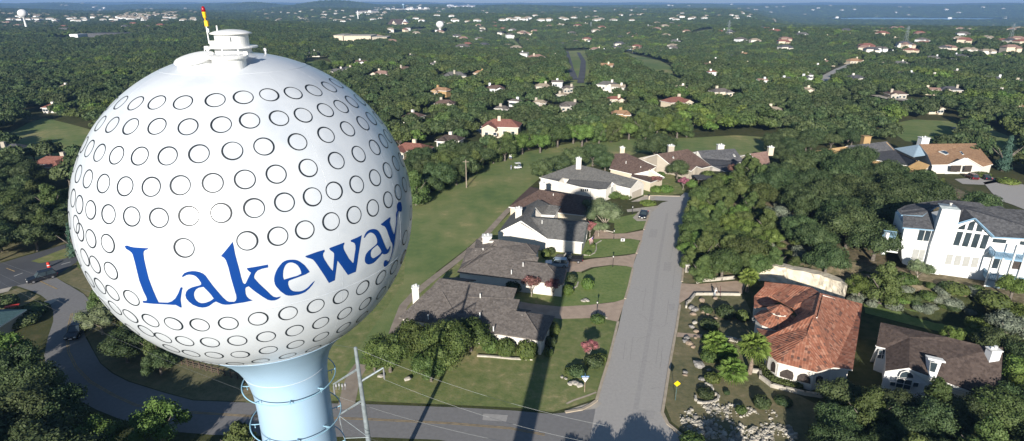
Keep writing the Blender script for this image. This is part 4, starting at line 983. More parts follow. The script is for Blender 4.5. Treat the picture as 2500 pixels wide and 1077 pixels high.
# ---- red tiled house
V = dict(R0=(640, 238, 7.2), R1=(597, 404, 7.2), E1=(968, 322, 3.4), E2=(935, 560, 3.4), E3=(893, 832, 3.4), B0=(532, 573, 5.6), b1=(225, 697, 3.3), b2=(310, 776, 3.3), b3=(612, 852, 3.3), b4=(745, 815, 3.3),
  W1=(205, 588, 3.6), n1=(222, 690, 3.3), u1=(540, 506, 5.9), R2=(578, 198, 6.4), w2=(268, 262, 3.8), R3=(430, 175, 5.8), w3=(130, 266, 3.2), k1=(215, 155, 4.2), t3=(215, 410, 3.3), w22=(352, 345, 3.6), y1=(340, 502, 3.2), y2=(300, 540, 3.4), y3=(180, 515, 3.2), b5=(640, 200, 5.8))
TI = House('tiled_house', 'red tiled house with an arched bay and small cupola', T_, V, {},
  [['R0', 'E1', 'E2', 'E3', 'b4', 'R1'], ['B0', 'b1', 'b2'], ['B0', 'b2', 'b3'], ['B0', 'b3', 'b4'], ['R1', 'b4', 'B0'], ['R1', 'B0', 'u1', 'n1', 'W1'], ['u1', 'B0', 'b1', 'n1']], 'roof_tile', 'stucco_white', fascia='stucco_white', inset=.45)
def tilepart(name, pts, faces, m='roof_tile', parent=None, th=.16):
    w_ = [P(*T_(x, y), z) for x, y, z in pts]; l = TI.root.location; mb = MB(); fs = []
    for f in faces:
        ar = sum(w_[f[i]].x * w_[f[(i + 1) % len(f)]].y - w_[f[(i + 1) % len(f)]].x * w_[f[i]].y for i in range(len(f))); fs.append(tuple(f) if ar > 0 else tuple(reversed(f)))
    n = len(w_); E = {}
    for f in fs:
        for i in range(len(f)): E[(f[i], f[(i + 1) % len(f)])] = 1
    fs = tess(w_, fs)
    mb.add([p - l for p in w_] + [p - l - Vector((0, 0, th)) for p in w_], fs + [tuple(n + i for i in reversed(f)) for f in fs])
    for (a, b) in E:
        if (b, a) not in E: mb.f.append((a + n, b + n, b, a)); mb.m.append(1)
    return mb.obj(name, m, parent or TI.roof)
# parallel wings stepping back toward the cut: lit near slope, dark far slope
tilepart('wing_roof', [(640, 242, 7.1), (600, 402, 7.1), (205, 590, 3.7), (352, 500, 3.3), (465, 412, 4.4), (420, 345, 4.9), (500, 300, 5.6)], [(0, 1, 2, 3, 4, 5, 6)])
tilepart('wing_roof', [(580, 197, 6.6), (640, 238, 6.9), (415, 350, 4.8), (358, 318, 4.2)], [(0, 1, 2, 3)])
tilepart('wing_roof', [(430, 173, 6.0), (580, 197, 6.5), (358, 318, 4.2), (265, 262, 3.9)], [(0, 1, 2, 3)])
tilepart('wing_roof', [(212, 153, 4.6), (430, 173, 5.9), (268, 262, 3.9), (205, 190, 4.2)], [(0, 1, 2, 3)])
tilepart('wing_roof', [(205, 188, 4.4), (305, 205, 4.9), (265, 262, 3.9), (330, 300, 3.6), (248, 335, 3.3), (130, 350, 3.0), (130, 264, 3.2)], [(0, 1, 2, 3, 4, 5, 6)])
tilepart('wing_roof', [(150, 510, 3.2), (300, 538, 3.6), (350, 502, 3.6), (205, 590, 3.5)], [(0, 1, 2, 3)])
wb = MB(); l = TI.root.location
for seg in ([(130, 266, 3.1), (130, 352, 2.9), (250, 338, 3.2)], [(150, 512, 3.1), (205, 588, 3.4), (225, 695, 3.2)]):
    w_ = [P(*T_(x, y), z) - l for x, y, z in seg]; n = len(w_)
    cx = Vector((.25, .1, 0)); w_ = [p + cx + Vector((0, 0, -.2)) for p in w_]; wb.add(w_ + [Vector((p.x, p.y, -.2)) for p in w_], [(i, i + 1, n + i + 1, n + i) for i in range(n - 1)])
wb.obj('wing_wall', 'stucco_white', TI.root)
# round stair tower with a lower roof, drum and cupola
tc = P(*T_(322, 400), 4.6) - l; tc.z = 0
def octo(r_, z, ph=.39): return [Vector((tc.x + r_ * math.cos(ph + k * math.pi / 4), tc.y + r_ * math.sin(ph + k * math.pi / 4), z)) for k in range(8)]
def frus(name, r0, z0_, r1, z1, m, parent, cap=True):
    a, b = octo(r0, z0_), octo(r1, z1); mb = MB(); mb.add(a + b, [(k, (k + 1) % 8, 8 + (k + 1) % 8, 8 + k) for k in range(8)] + ([tuple(range(8, 16))] if cap else [])); return mb.obj(name, m, parent)
zt = zfor(tc.x + l.x, tc.y + l.y, T_(322, 388)[1], 2, 9)
tw = frus('stair_tower', 3.1, -.2, 3.1, 3.5, 'stucco_white', TI.root)
frus('tower_roof', 3.5, 3.45, 1.25, 4.75, 'roof_tile', tw); d_ = frus('drum', 1.25, 4.4, 1.25, 5.35, 'stucco_white', tw); frus('cupola_roof', 1.9, 5.3, .02, 6.25, 'roof_tile', d_, False)
for k in range(3):
    a = -math.pi / 2 + (k - 1) * .7; mb = MB(); mb.box((tc.x + 1.19 * math.cos(a), tc.y + 1.19 * math.sin(a), 5.02), (.12, .42, .24), a); mb.obj('window', 'glass', d_)
# arched bay openings, sills and a ring of hedge with a low white wall
for (A, B, pts) in (('b1', 'b2', [(262, 830), (264, 790), (272, 772), (284, 768), (296, 782), (298, 800), (294, 855), (262, 842)]),
                    ('b2', 'b3', [(328, 880), (330, 850), (352, 836), (388, 828), (430, 850), (436, 880), (428, 912), (330, 882)]),
                    ('b2', 'b3', [(460, 905), (466, 878), (490, 862), (520, 860), (550, 875), (566, 900), (566, 940), (458, 915)]),
                    ('b3', 'b4', [(604, 920), (606, 890), (625, 878), (645, 880), (660, 890), (656, 930), (604, 935)])):
    TI.window(pts, TI.vp(A, B), 'door_shade_dark', 'stucco_white', .18)
TI.window([(120, 435), (142, 430), (142, 448), (122, 448)], (P(*T_(130, 440), 2.5), Vector((-.95, -.3, 0)).normalized()), 'glass')
wl = [P(*T_(x, y), 0) for x, y in ((98, 850), (172, 858), (178, 900), (262, 965), (360, 990), (520, 1028), (640, 1045), (760, 1035))]
mb = MB()
for a, b in zip(wl, wl[1:]): d = b - a; mb.box((a + b) / 2 + Vector((0, 0, .3)), (d.length + .28, .32, .6), math.atan2(d.y, d.x))
tag(mb.obj('garden_wall', 'stone_white'), 'low white wall curving round the arched bay of the red tiled house', 'wall')
wl = [P(*crop(1630, 700, 5.985)(x, y), 0) for x, y in ((270, 310), (278, 250), (330, 215), (400, 125), (520, 122), (760, 125), (1050, 130))]
mb = MB()
for a, b in zip(wl, wl[1:]): d = b - a; mb.box((a + b) / 2 + Vector((0, 0, .25)), (d.length + .25, .28, .5), math.atan2(d.y, d.x))
tag(mb.obj('garden_wall', 'stone_white'), 'pale stone retaining wall edging the brick drive of the tiled house', 'wall')
for pts, lb in (([(1702, 692), (1712, 688), (1740, 686), (1792, 681)], 'thin pale wall along the far side of the brick drive'), ([(1766, 828), (1800, 836), (1812, 838)], 'short white wall between the palms in the rock garden')):
    wl = [P(x, y, 0) for x, y in pts]; mb = MB()
    for a, b in zip(wl, wl[1:]): d = b - a; mb.box((a + b) / 2 + Vector((0, 0, .3)), (d.length + .2, .3, .7), math.atan2(d.y, d.x))
    tag(mb.obj('garden_wall', 'stone_white'), lb, 'wall')

# ---- dark brown roofed house at the lower right
KH = House('house', 'dark brown roofed house with a white dormer and arched window gable', K_,
  dict(a=(205, 92, 6.2), a2=(168, 290, 4.0), v0=(246, 308, 4.2), g0=(445, 215, 'M'), r=(1070, 290, 'M'), r2=(1220, 300, 'M'), e1=(1190, 742, 3.0), e0=(742, 628, 3.0), g3=(608, 588, 3.0), gp=(440, 470, 4.5), g1=(243, 497, 3.0), top2=(765, 215, 'M'), top3=(1060, 290, 'M')),
  {'M': ('e0', 'e1', 33)}, [['a', 'top2', 'r', 'r2', 'e1', 'e0', 'g3', 'gp', 'g0', 'v0', 'a2'], ['g0', 'gp', 'g1', 'v0']], 'roof_darkbrown', 'stucco_bright', ze=3.0, back=[('a', 'top2'), ('top2', 'r')], pitch=33)
print('KH', {k: tuple(round(x, 1) for x in v) for k, v in KH.p.items()})
gable(KH, ['g1', 'gp', 'g3'], 'stucco_bright'); pl = KH.vp('g1', 'g3')
a_, n_ = pl; pl = (a_ + Vector((0, -.75, 0)), n_)
KH.window([(365, 530), (380, 508), (415, 498), (450, 508), (472, 530), (475, 552), (362, 545)], pl, 'glass', 'trim_white', .1)
KH.window([(345, 555), (466, 575), (445, 650), (328, 625)], pl, 'glass', 'trim_white', .1, 1); KH.window([(285, 585), (328, 590), (320, 620), (280, 612)], pl, 'glass'); KH.window([(478, 590), (520, 595), (512, 625), (470, 622)], pl, 'glass')
def wedge(h, pts, m, name, parent=None, depth=.8):
    w_ = [P(*h.T(x, y), z) for x, y, z in pts]; l = h.root.location; k = len(w_); bk = Vector((.1, depth, 0))
    mb = MB(); mb.add([p - l for p in w_] + [p - l + bk for p in w_], [tuple(range(k)), tuple(reversed(range(k, 2 * k)))] + [(i, k + i, k + (i + 1) % k, (i + 1) % k) for i in range(k)]); return mb.obj(name, m, parent or h.roof)
dm = wedge(KH, [(603, 398, 5.9), (712, 422, 5.9), (660, 560, 4.0), (612, 550, 4.0)], 'stucco_bright', 'dormer')
wedge(KH, [(600, 388, 6.15), (745, 420, 6.15), (743, 432, 5.98), (600, 400, 5.98)], 'trim_white', 'dormer_roof', dm)
p0 = P(*K_(660, 470), 5.2); KH.window([(616, 420), (676, 432), (650, 505), (610, 495)], (p0 + Vector((0, -.12, 0)), Vector((-.05, -1, 0)).normalized()), 'glass', 'trim_white', .06, 0)
wedge(KH, [(160, 284, 4.0), (246, 304, 4.0), (240, 312, 3.85), (165, 298, 3.85)], 'trim_white', 'eave_trim', None, .15); wedge(KH, [(168, 300, 3.9), (246, 308, 3.9), (242, 420, 0), (118, 420, 0)], 'stucco_bright', 'side_wall', KH.root, .2)
p0 = P(*K_(200, 350), 2.2); KH.window([(190, 322), (244, 318), (238, 392), (175, 385)], (P(*K_(200, 300), 3.9) + Vector((0, -.3, 0)), Vector((-.1, -1, 0)).normalized()), 'glass', 'trim_white', .05, 1)
KH.chimney(1152, 398, 318, 80, 6.35, 'stucco_bright')
KH.window([(1075, 735), (1130, 745), (1120, 790), (1070, 785)], KH.vp('e0', 'e1'), 'glass')

# ---- tall white house on the rise
zb = ter(*P(*W_(900, 940))[0:2])
pA, pB = P(*W_(610, 905), zb), P(*W_(1210, 990), zb); d = (pB - pA).normalized(); nW = Vector((d.y, -d.x, 0)).normalized(); nW = nW if nW.y < 0 else -nW
def onW(x, y, off=0.0):
    r_ = ray(*W_(x, y)); o = Vector((0, 0, EYE)); a = pA + nW * off; t = (a - o).dot(nW) / r_.dot(nW); return o + r_ * t
WT = thing('tall_house', 'tall white house with a big gable window and blue balconies', 'house', (pA.x + 6, pA.y + 3, zb)); wl_ = WT.location.copy()
def slab(name, pts, m, parent=None, off=0.0, depth=.3, front=0.0):
    w_ = [onW(x, y, off) for x, y in pts]; k = len(w_); mb = MB()
    mb.add([p + nW * front - wl_ for p in w_] + [p - nW * depth - wl_ for p in w_], [tuple(range(k)), tuple(reversed(range(k, 2 * k)))] + [(i, k + i, k + (i + 1) % k, (i + 1) % k) for i in range(k)])
    return mb.obj(name, m, parent or WT)
slab('wall', [(385, 365), (752, 395), (925, 362), (1225, 272), (1450, 470), (1520, 500), (2100, 520), (2100, 1200), (1210, 990), (640, 910), (355, 800), (345, 560)], 'stucco_bright', depth=9)
slab('chimney_stack', [(835, 148), (1055, 165), (1030, 300), (900, 640), (790, 935), (615, 905), (700, 560)], 'stucco_bright', off=.9, depth=1.6)
slab('chimney_cap', [(800, 105), (1010, 128), (1058, 165), (832, 150)], 'galvanised', off=.9, depth=1.4)
q = onW(930, 118, 0) - wl_; mb = MB(); mb.lathe([(.15, -.2), (.15, .5), (.24, .52), (.24, .62)], q, 10); mb.obj('chimney_flue', 'stucco_white', WT)
def rp(pts, m='roof_slate', name='roof', parent=None, fm='trim_blue'):
    """roof pieces: (x, y, setback) with setback = metres behind the facade plane"""
    w_ = [onW(x, y, -sb) for x, y, sb in pts]; k = len(w_); mb = MB()
    mb.add([p - wl_ for p in w_] + [p - wl_ - Vector((0, 0, .22)) for p in w_], [tuple(range(k)), tuple(reversed(range(k, 2 * k)))], 0)
    mb.add([p - wl_ for p in w_] + [p - wl_ - Vector((0, 0, .22)) for p in w_], [(i, k + i, k + (i + 1) % k, (i + 1) % k) for i in range(k)], 1)
    return mb.obj(name, [m, fm], parent or WT)
rp([(362, 368, -.4), (755, 400, -.4), (700, 165, 3.5), (600, 228, 2.6), (366, 212, 2.6)])
rp([(295, 158, 4), (345, 218, 2.4), (600, 230, 2.4), (695, 165, 3.6), (785, 108, 5), (880, 38, 8), (600, 70, 7.5), (395, 105, 7)])
rp([(785, 108, 5), (880, 38, 8), (1285, 72, 8), (1355, 120, 7), (1530, 110, 8), (1590, 145, 7), (2000, 170, 8), (2000, 400, 2), (2000, 510, -.5), (1445, 480, -.5), (1225, 265, -.4), (1100, 145, 4), (1040, 250, 2.0), (1055, 165, 3)])
rp([(905, 355, -.5), (1225, 262, -.5), (1100, 140, 4), (1040, 245, 2)])
# blue barge boards
for a, b in (((905, 355), (1225, 262)), ((1225, 262), (1450, 478))):
    mb = MB(); mb.tube([onW(*a, .55) - wl_, onW(*b, .55) - wl_], .13, 4); mb.obj('barge_board', 'trim_blue', WT)
def winW(pts, m='glass', off=0.0, bars=0):
    f = slab('window', pts, 'trim_white', off=off, front=.05, depth=.02)
    w_ = [onW(x, y, off) + nW * .08 for x, y in pts]; c = sum(w_, Vector()) / len(w_); k = len(w_); mb = MB()
    fr = [c + (p - c) * 1.0 - wl_ for p in w_]; mb.add(fr + [p - nW * .02 for p in fr], [tuple(range(k)), tuple(reversed(range(k, 2 * k)))] + [(i, k + i, k + (i + 1) % k, (i + 1) % k) for i in range(k)]); mb.obj('pane', m, f)
    if bars:
        mb = MB(); mb.tube([(w_[0] + w_[1]) / 2 - wl_ + nW * .03, (w_[2] + w_[3]) / 2 - wl_ + nW * .03], .06, 4); mb.obj('glazing_bar', 'trim_white', f)
winW([(562, 398), (705, 412), (668, 532), (530, 520)], bars=1); winW([(492, 625), (638, 640), (600, 760), (465, 742)], 'blind', bars=1)
for k in range(4):
    x = 1015 + 105 * k; y = 415 + 13 * k; winW([(x, y), (x + 72, y + 8), (x + 15, y + 172), (x - 55, y + 162)])
for pts in ([(1030, 365), (1115, 325), (1100, 395), (1022, 388)], [(1160, 310), (1205, 292), (1232, 300), (1195, 408), (1128, 400)], [(1255, 330), (1318, 388), (1305, 420), (1235, 412)], [(1342, 398), (1392, 430), (1338, 424)]): winW(pts)
for k in range(4):
    x = 895 + 103 * k; y = 686 + 13 * k; winW([(x, y), (x + 72, y + 6), (x + 42, y + 125), (x - 32, y + 118)], 'blind')
winW([(1445, 500), (1605, 515), (1590, 560), (1430, 545)], 'glass'); winW([(1770, 530), (1830, 536), (1815, 580), (1755, 572)]); winW([(1420, 740), (1530, 745), (1490, 860), (1385, 850)], 'glass'); winW([(1690, 760), (1800, 770), (1760, 870), (1650, 860)], 'door_shade_dark')
mb = MB(); mb.tube([onW(742, 412, .1) - wl_, onW(622, 790, .1) - wl_], .06, 5); mb.obj('downpipe', 'galvanised', WT)
# corner bay face on the left, shade put into its blue colour
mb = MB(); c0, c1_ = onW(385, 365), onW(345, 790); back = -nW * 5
mb.add([p - wl_ for p in (onW(385, 372, .0), onW(385, 372, -6), Vector((0, 0, 0)) + onW(345, 780, -6), onW(345, 780, 0))], [(0, 1, 2, 3)]); mb.obj('side_wall', 'siding_shade_blue', WT)
# balconies, decks and posts
def deck(x0, x1, y, front, name='balcony', drop_=0, yr=0):
    a, b = onW(x0, y, 0), onW(x1, y + yr, 0); zf = (a.z + b.z) / 2 - .9; mb = MB(); a.z = b.z = zf; A2, B2 = a + nW * front, b + nW * front
    vs = [a, b, B2, A2]; mb.add([p - wl_ for p in vs] + [p - wl_ - Vector((0, 0, .3)) for p in vs], [(0, 1, 2, 3), (7, 6, 5, 4), (0, 4, 5, 1), (1, 5, 6, 2), (2, 6, 7, 3), (3, 7, 4, 0)]); dk = mb.obj(name, 'trim_blue', WT)
    mb = MB(); pts = [a, A2, B2]; tot = 0
    mb.tube([p + Vector((0, 0, 1.0)) - wl_ for p in pts], .06, 5); mb.tube([p + Vector((0, 0, .12)) - wl_ for p in pts], .04, 5)
    for p, q_ in zip(pts, pts[1:]):
        n = max(1, int((q_ - p).length / .22))
        for i in range(n + 1):
            r_ = p.lerp(q_, i / n) - wl_; mb.box(r_ + Vector((0, 0, .55)), (.05, .05, .95))
    mb.obj('railing', 'trim_blue', dk); return a, b, A2, B2
u = deck(1400, 2000, 620, 2.6, yr=20); v_ = deck(1330, 2000, 880, 2.6, 'lower_deck', yr=40)
for k in range(6):
    p = u[2].lerp(u[3], k / 5); mb = MB(); mb.tube([Vector((p.x, p.y, zb - .5)) - wl_, p + Vector((0, 0, 2.6)) - wl_ if k > 1 else p - wl_], .13, 8); mb.obj('post', 'trim_white', WT)
mb = MB(); p, q_ = v_[2], v_[3]; mb.add([p - wl_, q_ - wl_, Vector((q_.x, q_.y, zb - 1)) - wl_, Vector((p.x, p.y, zb - 1)) - wl_], [(0, 1, 2, 3)]); mb.obj('deck_skirt', 'siding_shade_blue', WT)
u = deck(130, 290, 415, .2, 'side_balcony')
mb = MB(); s_ = onW(140, 660, 0); mb.box(onW(150, 560, .4) - wl_, (.5, .5, 4.2)); mb.obj('balcony_pillar', 'stucco_bright', WT)
mb = MB(); mb.box(onW(225, 590, -.6) - wl_, (2.4, .3, 2.4), math.atan2(d.y, d.x)); mb.obj('porch_wall', 'stucco_bright', WT)

# ------------------------------------------------------------------ trees
def crown_mesh(name, m, seed, rad=4.5, h=5.0, lobes=16, leaves=240, ls=.42, shape='oak', base=2.2):
    r_ = random.Random(seed); v = []; f = []
    def core(c, a, b):
        o = len(v)
        for i in range(5):
            la = math.pi * (i / 4 - .5)
            for k in range(7):
                lo = 2 * math.pi * k / 7; q = 1 + r_.uniform(-.2, .2)
                v.append((c[0] + a * q * math.cos(la) * math.cos(lo), c[1] + a * q * math.cos(la) * math.sin(lo), c[2] + b * q * math.sin(la)))
        for i in range(4):
            for k in range(7): k2 = (k + 1) % 7; f.append((o + i * 7 + k, o + i * 7 + k2, o + i * 7 + 7 + k2, o + i * 7 + 7 + k))
    L = []
    for i in range(lobes):
        t = (i + .5) / lobes; a = i * 2.399 + r_.uniform(-.5, .5)
        if shape == 'oak':
            rr = rad * .74 * math.sqrt(t) * r_.uniform(.8, 1.12); e = min(1, rr / rad); z = base + h * (.26 + .58 * math.sqrt(max(0, 1 - e * e)) * r_.uniform(.45, 1.1)); lr = rad * r_.uniform(.27, .42)
        elif shape == 'cedar':
            z = base + h * t * .95; rr = rad * .62 * (1 - t * .8) * r_.uniform(.7, 1.1); lr = rad * (.42 - .22 * t) * r_.uniform(.8, 1.15)
        elif shape == 'spire':
            z = base + h * t; rr = rad * .25 * (1 - t); lr = rad * (.9 - .75 * t)
        else:
            rr = rad * .6 * math.sqrt(t); z = base + h * (.5 + .3 * r_.uniform(-1, 1) * (1 - t)); lr = rad * r_.uniform(.32, .45)
        L.append((rr * math.cos(a), rr * math.sin(a), z, lr))
    for (x, y, z, lr) in L:
        core((x, y, z), lr * .72, lr * .58)
        for j in range(leaves):
            u = r_.uniform(-.75, 1); ph = r_.uniform(0, 6.2832); q = math.sqrt(max(0, 1 - u * u)); n = Vector((q * math.cos(ph), q * math.sin(ph), u))
            rr = lr * r_.uniform(.72, 1.1) * (1 + .22 * noise.noise(Vector((x + n.x * 2.3, y + n.y * 2.3, z + n.z * 2.3 + seed))))
            c = Vector((x, y, z)) + Vector((n.x * rr, n.y * rr, n.z * rr * .82))
            nn = (n + Vector((r_.gauss(0, .45), r_.gauss(0, .45), r_.gauss(0, .45) + .15))).normalized(); t1 = nn.orthogonal().normalized(); t1 = (Matrix.Rotation(r_.uniform(0, 6.28), 3, nn) @ t1); t2 = nn.cross(t1)
            s_ = ls * r_.uniform(.6, 1.3); o = len(v)
            v += [tuple(c + t1 * s_ * .6), tuple(c + t2 * s_ * .42 + nn * s_ * .1), tuple(c - t1 * s_ * .6), tuple(c - t2 * s_ * .42 + nn * s_ * .1)]; f.append((o, o + 1, o + 2, o + 3))
    me = bpy.data.meshes.new(name); me.from_pydata(v, [], f); me.materials.append(MATS[m]); return me
def trunk_mesh(name, m, rad=.3, h=3.5, spread=2.4, seed=1, limbs=5):
    r_ = random.Random(seed); mb = MB()
    mb.tube([(0, 0, -.6), (.05, 0, 0), (.1, .05, h * .4), (.05, .1, h * .6)], [rad * 1.5, rad * 1.15, rad * .85, rad * .8], 8)
    for k in range(limbs):
        a = k * 6.283 / limbs + r_.uniform(-.4, .4); e = spread * r_.uniform(.7, 1.1)
        mb.tube([(.05, .08, h * .5), (e * .4 * math.cos(a), e * .4 * math.sin(a), h * .85), (e * math.cos(a), e * math.sin(a), h * r_.uniform(1.2, 1.5))], [rad * .6, rad * .4, rad * .12], 6)
    return mb.mesh(name, m, True)
CM = {}
for i in range(4): CM['oak', i] = crown_mesh('oak_crown', 'leaf_oak', 10 + i, h=6.8, lobes=25, leaves=400, ls=.27, base=.35)
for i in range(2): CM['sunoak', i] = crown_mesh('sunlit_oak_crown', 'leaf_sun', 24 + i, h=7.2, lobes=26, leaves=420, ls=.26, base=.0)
for i in range(2): CM['cedar', i] = crown_mesh('cedar_crown', 'leaf_cedar', 30 + i, rad=3.6, h=6.2, lobes=16, leaves=380, ls=.26, shape='cedar', base=1.0)
CM['cedar', 2] = crown_mesh('cedar_crown', 'leaf_cedar', 36, lobes=17, leaves=400, ls=.27, base=1.2)
CM['bright', 0] = crown_mesh('bright_crown', 'leaf_bright', 40, rad=3.5, h=4.4, lobes=15, leaves=350, ls=.24, base=1.2)
CM['grey', 0] = crown_mesh('grey_crown', 'leaf_grey', 44, rad=3.5, h=4.6, lobes=12, leaves=230, ls=.25, base=1.0)
CM['wispy', 0] = crown_mesh('wispy_crown', 'leaf_wispy', 47, rad=4.5, h=4.8, lobes=18, leaves=260, ls=.22, base=2.0)
CM['myrtle', 0] = crown_mesh('myrtle_crown', 'leaf_myrtle', 50, rad=1.8, h=2.6, lobes=10, leaves=150, ls=.17, base=1.3)
CM['pink', 0] = crown_mesh('pink_crown', 'leaf_pink', 52, rad=1.6, h=2.3, lobes=10, leaves=170, ls=.15, base=1.2)
CM['spire', 0] = crown_mesh('spire_crown', 'leaf_cypress', 54, rad=1.5, h=6.5, lobes=12, leaves=190, ls=.26, shape='spire', base=.6)
for i in range(3): CM['lowoak', i] = crown_mesh('low_oak_crown', 'leaf_oak', 60 + i, h=6.2, lobes=15, leaves=56, ls=.8, base=.7)
CM['lowcedar', 0] = crown_mesh('low_cedar_crown', 'leaf_cedar', 66, rad=4.2, h=5.6, lobes=10, leaves=58, ls=.8, base=1.0)
CM['lowbright', 0] = crown_mesh('low_bright_crown', 'leaf_bright', 68, rad=3.8, h=5.0, lobes=9, leaves=50, ls=.7, base=1.0)
TRK = {'oak': trunk_mesh('oak_trunk', 'bark', .32, 3.6, 2.4), 'pale': trunk_mesh('pale_trunk', 'bark_pale', .28, 3.8, 2.6, 3), 'myrtle': trunk_mesh('myrtle_trunk', 'bark_pale', .10, 1.8, .8, 5)}
TN = {'sunoak': 'oak_tree', 'oak': 'oak_tree', 'cedar': 'cedar_tree', 'bright': 'leafy_tree', 'grey': 'grey_tree', 'wispy': 'elm_tree', 'myrtle': 'crape_myrtle', 'pink': 'crape_myrtle', 'spire': 'cypress_tree', 'lowoak': 'oak_tree', 'lowcedar': 'cedar_tree', 'lowbright': 'leafy_tree'}
BR = {'sunoak': 4.5, 'oak': 4.5, 'cedar': 3.6, 'bright': 3.5, 'grey': 3.5, 'wispy': 4.5, 'myrtle': 1.8, 'pink': 1.6, 'spire': 1.5, 'lowoak': 4.5, 'lowcedar': 4.2, 'lowbright': 3.8}
def plant_tree(kind, x, y, r_, label, group=None, seed=0, cat='tree', hs=1.0):
    var = [k for k in CM if k[0] == kind]; me = CM[var[seed % len(var)]]; s_ = r_ / BR[kind]
    t = thing(TN[kind], label, cat, (x, y, ter(x, y) - .05), 0, group)
    c = bpy.data.objects.new('crown', me); link(c, t); c.scale = (s_, s_, s_ * hs); c.rotation_euler = (0, 0, (seed * 1.7) % 6.28)
    k = bpy.data.objects.new('trunk', TRK['myrtle' if kind in ('myrtle', 'pink') else 'pale' if kind in ('wispy', 'grey') else 'oak']); link(k, t); k.scale = (s_, s_, s_ * hs)
    return t
TREES = []   # (x, y, radius) of everything placed, for spacing
BLOCK = []   # world-space (x, y, r) kept free of scattered trees
def at_crown(px, py, r_, hk=.95):
    """plan position of a crown whose middle shows at this pixel"""
    z = 0
    for _ in range(4): p = P(px, py, z + r_ * hk); z = ter(p.x, p.y)
    return p
NEAR = [
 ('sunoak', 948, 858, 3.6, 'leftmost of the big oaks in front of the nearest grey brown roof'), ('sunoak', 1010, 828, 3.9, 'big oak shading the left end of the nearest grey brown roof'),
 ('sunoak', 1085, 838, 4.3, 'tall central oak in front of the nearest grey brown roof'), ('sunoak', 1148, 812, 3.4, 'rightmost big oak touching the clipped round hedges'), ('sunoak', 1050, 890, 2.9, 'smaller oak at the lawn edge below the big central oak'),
 ('bright', 912, 880, 1.9, 'small bright leafy tree left of the big oaks'),
 ('pink', 1437, 858, 1.5, 'pink flowering crape myrtle on the corner lawn'), ('myrtle', 1297, 702, 1.9, 'bronze leaved crape myrtle by the second grey brown house'), ('myrtle', 1350, 706, 1.7, 'dark bronze crape myrtle in the column shadow by the second house'),
 ('wispy', 1478, 524, 4.4, 'pale wispy tree beside the round shadow of the tank'), ('wispy', 1455, 505, 3.4, 'wispy green tree between the tank shadow and the street lamp'), ('pink', 1440, 562, 1.7, 'reddish flowering tree beside the house with the flag'), ('wispy', 1462, 556, 2.2, 'small dark wispy tree behind the pink flag'),
 ('oak', 1325, 412, 4.0, 'oak at the left end of the row behind the large white house'), ('oak', 1362, 398, 4.4, 'oak with pale branches behind the large white house'), ('oak', 1402, 384, 4.8, 'broad oak behind the chimney of the large white house'), ('oak', 1448, 372, 4.8, 'oak behind the ridge of the large white house'), ('oak', 1478, 392, 4.0, 'oak between the large white house and the brown roof'),
 ('oak', 1600, 352, 6.2, 'solitary broad oak on the fairway behind the tan gable'), ('oak', 1655, 410, 3.6, 'dense oak in front of the tan gabled house'), ('bright', 1737, 388, 2.0, 'small bright tree against the slate grey roof'), ('pink', 1668, 450, 1.7, 'pink crape myrtle in front of the dense street end oak'), ('myrtle', 1602, 446, 1.8, 'reddish crape myrtle by the cream walled brown roofed house'),
 ('myrtle', 1790, 422, 2.0, 'dark red crape myrtle beside the slate grey roofed house'), ('spire', 183, 610, 1.6, 'blue green cypress at the road junction'), ('cedar', 205, 632, 1.8, 'small cedar right of the blue green cypress'),
 ('grey', 1895, 520, 3.0, 'silvery grey tree on the bare slope behind the street'), ('grey', 1926, 540, 2.4, 'smaller silvery grey tree on the bare slope'), ('grey', 2485, 745, 3.4, 'bare looking grey tree below the blue balconies'), ('spire', 2450, 400, 2.4, 'dark pointed cedar right of the orange brown roof'),
 ('wispy', 2245, 655, 2.4, 'thin airy tree in front of the tall white house corner'), ('cedar', 2160, 690, 4.0, 'round cedar on the slope left of the tall white house'), ('bright', 2100, 700, 2.6, 'bright leafy tree at the end of the limestone cut'), ('bright', 2475, 700, 2.6, 'bright tree below the blue deck'),
 ('oak', 60, 1010, 4.6, 'big dark oak in the lower left corner'), ('bright', 110, 1060, 3.2, 'leafy green tree at the bottom left beside the dark oaks'), ('bright', 385, 1035, 3.4, 'sunlit leafy tree below the curve of the road'), ('cedar', 590, 1085, 3.0, 'low tree at the bottom beside the blue column'),
 ('oak', 2195, 990, 3.1, 'oak below the arched window gable of the dark brown roofed house'), ('cedar', 2285, 985, 3.2, 'cedar pressed against the lower wall of the dark brown roofed house'), ('oak', 2355, 1015, 3.2, 'oak below the dormer of the dark brown roofed house'), ('cedar', 2435, 1010, 3.0, 'cedar below the chimney end of the dark brown roofed house'), ('oak', 2060, 962, 3.0, 'oak shading the right end of the arched bay'),
 ('oak', 25, 900, 4.2, 'dark oak at the left edge inside the road bend'), ('oak', 70, 945, 4.0, 'dark oak hugging the outer side of the road bend'), ('oak', 130, 1000, 3.8, 'dark oak near the bottom of the road bend'),
 ('bright', 825, 160, 5.0, 'yellow green tree on the small clearing right of the tank'), ('oak', 784, 162, 6.5, 'round oak on the small clearing right of the tank')]
for i, (k, px, py, r_, lb) in enumerate(NEAR):
    p = at_crown(px, py, r_); plant_tree(k, p.x, p.y, r_, lb, seed=i); TREES.append((p.x, p.y, r_))
